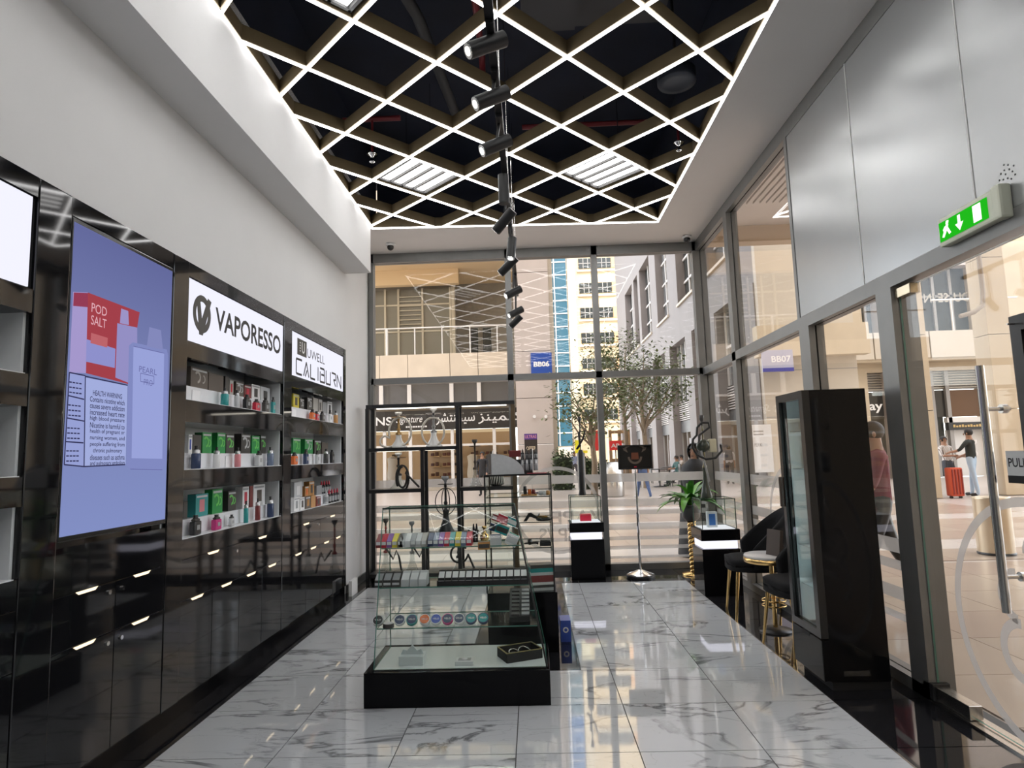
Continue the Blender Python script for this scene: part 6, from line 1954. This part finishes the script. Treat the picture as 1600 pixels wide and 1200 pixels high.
def planter_tree(x, y, h, lab, seed, spread=1.5, dens=420):
    random.seed(seed)
    t = thing('plaza_tree', lab, 'tree', (x, y, -.02), group='plaza trees in the square')
    BK = M('tree_bark', (.22, .17, .12), .8)
    MB().tube([(x, y, 0), (x + .05, y, h * .25), (x - .04, y, h * .5), (x, y, h * .62)], [.13, .10, .08, .06], 9).build('trunk', BK, t)
    tips = []
    for k in range(14):
        a = k * 2.4; z0 = h * random.uniform(.32, .6); L = spread * random.uniform(.6, 1.0)
        e = Vector((x + L * cos(a), y + L * sin(a), z0 + h * random.uniform(.18, .36)))
        md = Vector((x + L * .45 * cos(a), y + L * .45 * sin(a), z0 + h * .10))
        MB().tube([(x, y, z0), md, e], [.045, .03, .012], 6).build('branch', BK, t)
        tips += [e, (md + e) / 2]
    vs = []; fs = []
    for k in range(dens):
        b = random.choice(tips); p = b + Vector((random.gauss(0, .38), random.gauss(0, .38), random.gauss(0, .33)))
        az = random.uniform(0, 6.28); el = random.uniform(-.6, .6); L = random.uniform(.14, .26); W = L * .45
        d = Vector((cos(az) * cos(el), sin(az) * cos(el), sin(el))); s_ = d.cross(Vector((0, 0, 1))).normalized(); n_ = len(vs)
        vs += [p, p + d * L * .5 + s_ * W * .5, p + d * L, p + d * L * .5 - s_ * W * .5]; fs.append((n_, n_ + 1, n_ + 2, n_ + 3))
    m = MB(); m.add(vs, fs, False)
    m.build('foliage', M('tree_leaf', (.10, .13, .045), .5, noise=.4, nscale=3), t, kind='stuff')
    return t


planter_tree(4.5, 26.0, 6.4, 'slender street tree with thin green crown behind the poster stand', 3, 1.7, 3200)
planter_tree(2.1, 22.6, 4.4, 'leafy street tree beside the stone pier', 5, 1.2, 1900)
planter_tree(4.9, 34.0, 8.5, 'taller street tree further back in the square', 9, 2.2, 2600)
for k, (px, w_, h, lab) in enumerate(((880, .85, 1.6, 'dark clipped hedge beside the stone pier'), (918, .55, 1.3, 'dark hedge under the red hanging sign'), (942, .3, 1.1, 'small hedge beside the steel planter'))):
    c = P(px, 735, 'y', 27.0); random.seed(20 + k)
    vs = []; fs = []
    for q in range(1300):
        p = Vector((c.x + random.uniform(-w_ / 2, w_ / 2), 27 + random.uniform(-.4, .4), random.uniform(0, h) * random.uniform(.8, 1.05)))
        az = random.uniform(0, 6.28); el = random.uniform(-.9, .9); L = random.uniform(.12, .2); d = Vector((cos(az) * cos(el), sin(az) * cos(el), sin(el))); s_ = d.cross(Vector((0, 0, 1))).normalized(); n_ = len(vs)
        vs += [p, p + d * L * .5 + s_ * L * .3, p + d * L, p + d * L * .5 - s_ * L * .3]; fs.append((n_, n_ + 1, n_ + 2, n_ + 3))
    t = thing('clipped_hedge', lab, 'hedge', (c.x, 27, -.02), group='hedges in the square')
    m = MB(); m.add(vs, fs); m.build('foliage', M('hedge_leaf', (.07, .10, .04), .6, noise=.4, nscale=3), t, kind='stuff')
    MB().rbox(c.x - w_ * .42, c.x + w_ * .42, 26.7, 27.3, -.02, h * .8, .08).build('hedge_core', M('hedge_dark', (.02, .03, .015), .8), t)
c = P(955, 725, 'y', 22)
t = thing('steel_planter', 'round stainless planter drum in the square', 'planter', (c.x, 22, -.02))
MB().lathe([(.38, 0), (.40, .03), (.40, 1.15), (.36, 1.15), (.34, 1.0), (0, 1.0)], (c.x, 22, -.02), 28).build('drum', STEEL, t)
def hang_sign(nm, px0, py0, px1, py1, y, col, lab, body=None, cat='sign', shield=False):
    a, b = P(px0, py0, 'y', y), P(px1, py1, 'y', y)
    t = thing(nm, lab, cat, ((a.x + b.x) / 2, y, -.02))
    mm = M('sign_' + nm + lab[:6].replace(' ', '_'), col, .5)
    w_, h_ = b.x - a.x, a.z - b.z
    poly = [(0, 0), (w_, 0), (w_, h_), (0, h_)] if not shield else [(w_ * .3, 0), (w_ * .7, 0), (w_, h_ * .5), (w_, h_), (0, h_), (0, h_ * .5)]
    MB().prism(poly, (a.x, y, b.z), (1, 0, 0), (0, 0, 1), -.05).build('sign_plate', mm, t)
    MB().cyl(((a.x + b.x) / 2, y + .12, -.02), ((a.x + b.x) / 2, y + .12, a.z), .03, n=8).build('sign_post', GFR, t)
    MB().beam(((a.x + b.x) / 2, y + .02, b.z + h_ * .6), ((a.x + b.x) / 2, y + .12, b.z + h_ * .6), .04, .04).build('sign_bracket', GFR, t)
    if body:
        m = MB(); text(m, body, (a.x + w_ * .12, y - .003, b.z + h_ * .28), (1, 0, 0), (0, 0, 1), w_ * .76, h_ * .42, .02); m.build('sign_lettering', WHT, t)
    return t
hang_sign('red_sign', 919, 673, 941, 704, 30, (.80, .04, .04), 'bright red shield shaped sign behind the trees', None, shield=True)
hang_sign('red_sign', 952, 689, 972, 703, 29.5, (.80, .05, .04), 'bright red sign with a white letter beside the steel planter', 'AR')
hang_sign('yellow_sign', 898, 688, 907, 708, 26.2, (.80, .72, .02), 'upright yellow sign beside the tall black hookah', None)
hang_sign('yellow_board', 908, 704, 918, 708, 26.1, (.75, .62, .02), 'small flat yellow board near the hedges')
# timber kiosk frame
a, b = P(953, 672, 'y', 36), P(985, 735, 'y', 36)
t = thing('timber_kiosk', 'brown timber kiosk frame behind the street trees', 'kiosk', ((a.x + b.x) / 2, 37, -.02))
KW = M('kiosk_timber', (.34, .22, .12), .6)
for x in (a.x, (a.x + b.x) / 2, b.x): box('post', x - .08, x + .08, 36, 36.2, 0, a.z, KW, t)
for z in (a.z - .2, a.z - .75): box('rail', a.x, b.x, 35.95, 36.15, z, z + .16, KW, t)
box('counter', a.x, b.x, 36.1, 36.5, 0, 1.1, KW, t)
# cafe tables seen past the stand
for k, (px, y) in enumerate(((1030, 27), (1046, 30))):
    c = P(px, 735, 'y', y)
    t = thing('cafe_table', 'small cafe table with dark chairs in the square, %s one' % ('nearer', 'further')[k], 'table', (c.x, y, -.02), group='cafe tables')
    MB().lathe([(.28, 0), (.28, .03), (.03, .05), (.03, .70), (.38, .71), (.38, .74), (0, .74)], (c.x, y, -.02), 18).build('table', M('cafe_dark', (.05, .05, .05), .4), t)
    for s_ in (-1, 1):
        ch = MB()
        ch.box(c.x + s_ * .65 - .2, c.x + s_ * .65 + .2, y - .2, y + .2, .42, .46); ch.box(c.x + s_ * .83, c.x + s_ * .87, y - .2, y + .2, .46, .9) if s_ > 0 else ch.box(c.x - .87, c.x - .83, y - .2, y + .2, .46, .9)
        for dx in (-.17, .17):
            for dy in (-.17, .17): ch.box(c.x + s_ * .65 + dx - .015, c.x + s_ * .65 + dx + .015, y + dy - .015, y + dy + .015, -.02, .42)
        ch.build('cafe_chair', MATS['cafe_dark'], label='dark cafe chair at the %s cafe table, %s side' % (('nearer', 'further')[k], 'planter' if s_ < 0 else 'stone block'), cat='chair', group='cafe chairs')

# ================================================================== PEOPLE
def person(x, y, rz, h, lab, shirt, trousers, skin=(.36, .20, .13), hair=(.015, .012, .01), shoe=(.02, .02, .02), sleeve='short', armL=((.10, -.03, 0), (.02, .10, 0)), armR=((.10, -.03, 0), (.02, .10, 0)),
           legL=0.0, legR=0.0, lean=0.0, hairlen=0.0, kneeL=0.0, kneeR=0.0, seated=False, turn=0.0, robe=None, z0=-.02, name='person'):
    """local frame: faces +y, feet at z=0; built as one skinned surface"""
    s = h / 1.75
    J = {}
    hipz = .93 if not seated else .50
    J['pel'] = Vector((0, 0, hipz)); J['abd'] = Vector((0, lean * .4, hipz + .16)); J['chest'] = Vector((0, lean * .9, hipz + .36)); J['neck'] = Vector((0, lean * 1.15, hipz + .53))
    J['head'] = Vector((0, lean * 1.3 + .015, hipz + .64)); J['top'] = Vector((0, lean * 1.35, hipz + .76))
    E_ = [('pel', 'abd'), ('abd', 'chest'), ('chest', 'neck'), ('neck', 'head'), ('head', 'top')]
    R_ = {'pel': (.145, .105), 'abd': (.135, .10), 'chest': (.155, .11), 'neck': (.056, .056), 'head': (.078, .092), 'top': (.060, .070)}
    part = {'pel': 't', 'abd': 's', 'chest': 's', 'neck': 'k', 'head': 'k', 'top': 'k'}
    for sd, arm, lg, kn in ((-1, armL, legL, kneeL), (1, armR, legR, kneeR)):
        n = 'L' if sd < 0 else 'R'
        sh = J['chest'] + Vector((sd * .175, 0, .09)); J['sh' + n] = sh
        (u0, u1, u2), (f0, f1, f2) = arm
        ud = Vector((sd * u0, u1, u2 - 1)).normalized(); fd = Vector((sd * f0, f1, f2 - 1)).normalized()
        el = sh + ud * .28; wr = el + fd * .25; ha = wr + fd * .07
        J['el' + n] = el; J['wr' + n] = wr; J['ha' + n] = ha
        E_ += [('chest', 'sh' + n), ('sh' + n, 'el' + n), ('el' + n, 'wr' + n), ('wr' + n, 'ha' + n)]
        R_.update({'sh' + n: (.062, .062), 'el' + n: (.043, .043), 'wr' + n: (.028, .028), 'ha' + n: (.038, .022)})
        lo = 's' if sleeve == 'long' else 'k'
        part.update({'sh' + n: 's', 'el' + n: 's' if sleeve == 'long' else 'm', 'wr' + n: lo, 'ha' + n: 'k'})
        pa = fd.orthogonal().normalized(); pb = fd.cross(pa)
        for q in range(4):
            J['f%s%d' % (n, q)] = ha + fd * (.075 - .008 * abs(q - 1.4)) + pa * (.016 * (q - 1.5)) + pb * .012
            E_.append(('ha' + n, 'f%s%d' % (n, q))); R_['f%s%d' % (n, q)] = (.009, .009); part['f%s%d' % (n, q)] = 'k'
        J['th' + n] = wr + fd * .06 + pa * .05; E_.append(('wr' + n, 'th' + n)); R_['th' + n] = (.010, .010); part['th' + n] = 'k'
        hp = J['pel'] + Vector((sd * .095, 0, -.06)); J['hp' + n] = hp
        if seated: kd = Vector((sd * .06, 1, -.02)).normalized(); sd2 = Vector((0, .05, -1)).normalized(); kl, sl = .42, .44
        else: kd = Vector((sd * .03, sin(lg), -cos(lg))); sd2 = Vector((0, sin(lg - kn), -cos(lg - kn))); kl, sl = .42, .39
        k_ = hp + kd * kl; an = k_ + sd2 * sl
        J['kn' + n] = k_; J['an' + n] = an; J['to' + n] = an + Vector((sd * .03, .17, -.02 if not seated else 0))
        E_ += [('pel', 'hp' + n), ('hp' + n, 'kn' + n), ('kn' + n, 'an' + n), ('an' + n, 'to' + n)]
        R_.update({'hp' + n: (.088, .092), 'kn' + n: (.062, .066), 'an' + n: (.045, .048), 'to' + n: (.042, .034)})
        part.update({'hp' + n: 't', 'kn' + n: 't', 'an' + n: 't', 'to' + n: 'h'})
    low = min(v.z for v in J.values()) - .035
    names = list(J); idx = {n: i for i, n in enumerate(names)}
    me = bpy.data.meshes.new(name)
    me.from_pydata([((J[n] - Vector((0, 0, low))) * s)[:] for n in names], [(idx[a], idx[b]) for a, b in E_], [])
    ob = bpy.data.objects.new(name, me); COL.objects.link(ob)
    ob.modifiers.new('skin', 'SKIN').use_smooth_shade = True
    for i, n in enumerate(names):
        sv = me.skin_vertices[0].data[i]; sv.radius = (R_[n][0] * s, R_[n][1] * s); sv.use_root = (n == 'pel')
    ob.modifiers.new('sub', 'SUBSURF').levels = 1
    dg = bpy.context.evaluated_depsgraph_get(); dg.update()
    m2 = bpy.data.meshes.new_from_object(ob.evaluated_get(dg))
    bpy.data.objects.remove(ob)
    root = bpy.data.objects.new(name, m2); COL.objects.link(root)
    root.location = (x, y, z0); root.rotation_euler = (0, 0, rz); tag(root, lab, 'person')
    m2.materials.clear()
    mats = {'k': cm(skin, .5), 's': shirt if not isinstance(shirt, tuple) else cm(shirt, .8), 't': cm(trousers, .8), 'h': cm(shoe, .4)}
    order = ['k', 's', 't', 'h']
    for q in order: m2.materials.append(mats[q])
    segs = []
    for a, b in E_:
        segs.append(((J[a] - Vector((0, 0, low))) * s, (J[b] - Vector((0, 0, low))) * s, part[a], part[b], max(R_[a][0], R_[b][0])))
    for p in m2.polygons:
        c = p.center; best = None
        for (a, b, pa, pb, rr) in segs:
            d = b - a; t_ = max(0, min(1, (c - a).dot(d) / max(1e-9, d.length_squared))); dist = (c - (a + d * t_)).length / (rr + .03)
            if best is None or dist < best[0]: best = (dist, pa if t_ < .5 else pb, pa, pb, t_)
        _, w_, pa, pb, t_ = best
        if 'm' in (pa, pb): w_ = 's' if (pa == 's' and t_ < .85) else ('k' if pa == 'm' else 's')
        if pa == 's' and pb == 'k': w_ = 's' if t_ < .62 else 'k'
        if pa == 't' and pb == 's': w_ = 't' if t_ < .15 else 's'
        if pa == 't' and pb == 'h': w_ = 'h'
        p.material_index = order.index(w_); p.use_smooth = True
    # hair, face details
    hc = (J['head'] - Vector((0, 0, low))) * s
    m = MB(); m.sphere((hc.x, hc.y - .012 * s, hc.z + .035 * s), .098 * s, .92, 1.03, .98, 16, 10)
    vs = m.v; keep = [f for f in m.f if not (sum(vs[i][1] for i in f) / len(f) > hc.y + .045 * s and sum(vs[i][2] for i in f) / len(f) < hc.z + .075 * s) and sum(vs[i][2] for i in f) / len(f) > hc.z - .05 * s]
    m.f = keep; m.mi = [0] * len(keep); m.sm = [True] * len(keep)
    if hairlen: m.lathe([(.075 * s, -hairlen * s), (.10 * s, -hairlen * .5 * s), (.098 * s, .03 * s), (.05 * s, .1 * s)], (hc.x, hc.y - .045 * s, hc.z), 14)
    m.build('hair', cm(hair, .6), root, local=True)
    m = MB(); m.sphere((hc.x, hc.y + .098 * s, hc.z - .01 * s), .017 * s, .8, 1, 1.3, 8, 6)
    for sd in (-1, 1): m.sphere((hc.x + sd * .083 * s, hc.y, hc.z), .022 * s, .5, .8, 1.3, 8, 6)
    m.build('nose_and_ears', cm(skin, .5), root, local=True)
    m = MB()
    for sd in (-1, 1): m.sphere((hc.x + sd * .032 * s, hc.y + .087 * s, hc.z + .015 * s), .010 * s, 1.3, .6, .8, 8, 6)
    m.sphere((hc.x, hc.y + .090 * s, hc.z - .05 * s), .013 * s, 1.8, .5, .5, 8, 6)
    m.build('eyes_and_mouth', cm((.05, .02, .02), .4), root, local=True)
    if robe:
        m = MB(); zb = hipz * s
        m.lathe([(.33 * s, .02), (.30 * s, .30 * s), (.25 * s, .8 * s), (.19 * s, 1.0 * s), (.22 * s, 1.22 * s), (.20 * s, 1.36 * s), (.09 * s, 1.46 * s), (.075 * s, 1.47 * s)], (0, 0, 0), 22)
        m.build('robe', cm(robe, .85), root, local=True)
        m = MB(); m.sphere((hc.x, hc.y - .012 * s, hc.z + .02 * s), .118 * s, .95, 1.05, 1.2, 16, 10)
        vs = m.v; keep = [f for f in m.f if not (sum(vs[i][1] for i in f) / len(f) > hc.y + .05 * s and abs(sum(vs[i][0] for i in f) / len(f)) < .07 * s)]
        m.f = keep; m.mi = [0] * len(keep); m.sm = [True] * len(keep)
        m.build('head_scarf', cm(robe, .85), root, local=True)
    return root


STR = bpy.data.materials.new('striped_shirt'); STR.use_nodes = True
n = STR.node_tree; tc = n.nodes.new('ShaderNodeTexCoord'); wv = n.nodes.new('ShaderNodeTexWave'); wv.inputs['Scale'].default_value = 9; wv.bands_direction = 'X'
n.links.new(tc.outputs['Object'], wv.inputs['Vector']); cr = n.nodes.new('ShaderNodeValToRGB'); cr.color_ramp.interpolation = 'CONSTANT'
cr.color_ramp.elements[0].color = (.72, .70, .68, 1); cr.color_ramp.elements[1].color = (.20, .16, .16, 1); cr.color_ramp.elements[1].position = .72
n.links.new(wv.outputs['Fac'], cr.inputs[0]); n.links.new(cr.outputs[0], n.nodes['Principled BSDF'].inputs['Base Color'])
c = P(1496, 774, 'z', -.02)
person(c.x, c.y + .25, radians(190), 1.72, 'bearded man in a striped white shirt leaning back by the stone column', STR, (.06, .07, .09), armL=((.2, .1, 0), (.2, .9, .95)), armR=((.15, .35, .2), (-.9, .8, 1.0)), lean=-.08, legL=.18, legR=.10, kneeL=.05)
c2 = P(1524, 775, 'z', -.02)
p2 = person(c2.x, c2.y, radians(38), 1.90, 'man in a black shirt with white arrows and light blue jeans', (.025, .03, .028), (.42, .55, .70), armL=((.35, .5, .25), (-.3, .9, .8)), armR=((.2, .2, 0), (-.2, .8, .6)), legL=-.14, legR=.16, kneeR=.1)
m = MB()
for (o, k) in (((-.09, -.155, 1.40), 1), ((-.09, -.155, 1.22), -1)):
    m.prism([(0, .0), (.03, 0), (.10, .07), (.10, .03), (.13, .03), (.13, .12), (.04, .12), (.04, .09), (.08, .09), (0, .025)], o, (1, 0, 0), (0, 0, k), -.004 * k)
m.build('shirt_arrows', WHT, p2, local=True)
c = P(1484, 777, 'z', -.02)
t = thing('red_suitcase', 'upright ribbed red suitcase beside the striped shirt man', 'suitcase', (c.x, c.y - .25, -.02))
MB().rbox(c.x - .16, c.x + .16, c.y - .40, c.y - .12, .03, .78, .04).build('shell', M('case_red', (.50, .07, .03), .35), t)
for k in range(4): MB().rbox(c.x - .14 + k * .08, c.x - .10 + k * .08, c.y - .415, c.y - .39, .08, .74, .01).build('rib', M('case_red_dark', (.22, .02, .012), .4), t)
for k in (-1, 1): MB().cyl((c.x + k * .12, c.y - .30, .0), (c.x + k * .12, c.y - .22, .0), .03, n=10).build('wheel', BLKM, t)
MB().tube([(c.x - .1, c.y - .16, .77), (c.x - .1, c.y - .16, .95), (c.x + .1, c.y - .16, .95), (c.x + .1, c.y - .16, .77)], .012, 6).build('pull_handle', BLKM, t)
person(3.36, 6.42, radians(75), 1.80, 'person in a burgundy polo shirt and black trousers walking past outside', (.16, .02, .035), (.02, .02, .022), legL=.34, legR=-.30, kneeL=.05, kneeR=.25, armL=((.15, .3, 0), (.05, .7, .2)), armR=((.15, -.25, 0), (.05, .05, 0)), shoe=(.12, .12, .12))
person(2.30, 9.25, radians(150), 1.60, 'woman in a long black robe and headscarf outside the shop corner', (.012, .012, .013), (.012, .012, .013), sleeve='long', robe=(.014, .014, .015))
c = P(1142, 757, 'z', -.02)
p3 = person(c.x, c.y, radians(-20), 1.72, 'man in a white shirt with a dark backpack crossing the square', (.62, .60, .60), (.05, .05, .055), legL=.3, legR=-.25, kneeR=.2)
MB().rbox(-.15, .15, -.27, -.11, 1.02, 1.44, .05).build('backpack', cm((.06, .07, .085), .7), p3, local=True)
c = P(1184, 760, 'z', -.02)
person(c.x, c.y, radians(80), 1.62, 'woman in dark clothes with long hair beside the white wall poster', (.05, .035, .045), (.03, .03, .03), hairlen=.22, armR=((.1, .4, 0), (0, 1, .9)), armL=((.1, .4, 0), (0, 1, .9)))
c = P(755, 775, 'z', -.02)
person(c.x, c.y, radians(170), 1.72, 'person in black holding a pale bag outside the opposite shop', (.02, .02, .024), (.03, .03, .035), sleeve='long', legL=.15, legR=-.12, armL=((.15, .2, 0), (0, .6, .2)))
c = P(1006, 778, 'z', -.02)
person(c.x, c.y, radians(20), 1.68, 'person in blue jeans walking behind the poster stand', (.06, .07, .09), (.06, .10, .22), legL=.28, legR=-.25, kneeR=.2, shoe=(.5, .5, .5))
c = P(905, 755, 'z', -.02)
person(c.x, c.y + 3, radians(200), 1.66, 'person in a pale blue shirt near the hedges', (.35, .42, .62), (.10, .10, .12), legL=.1, legR=-.1)
for k, (px, y, col, lab) in enumerate(((1034, 27.6, (.10, .22, .22), 'seated person in a dark green top at the cafe tables'), (1044, 30.5, (.45, .40, .36), 'seated person in a pale top at the further cafe table'))):
    c = P(px, 735, 'y', y); person(c.x + .65, y + .0, radians(90 if k else 100), 1.7, lab, col, (.05, .05, .06), seated=True, armL=((.1, .5, .1), (0, 1, .9)), armR=((.1, .5, .1), (0, 1, .9)))
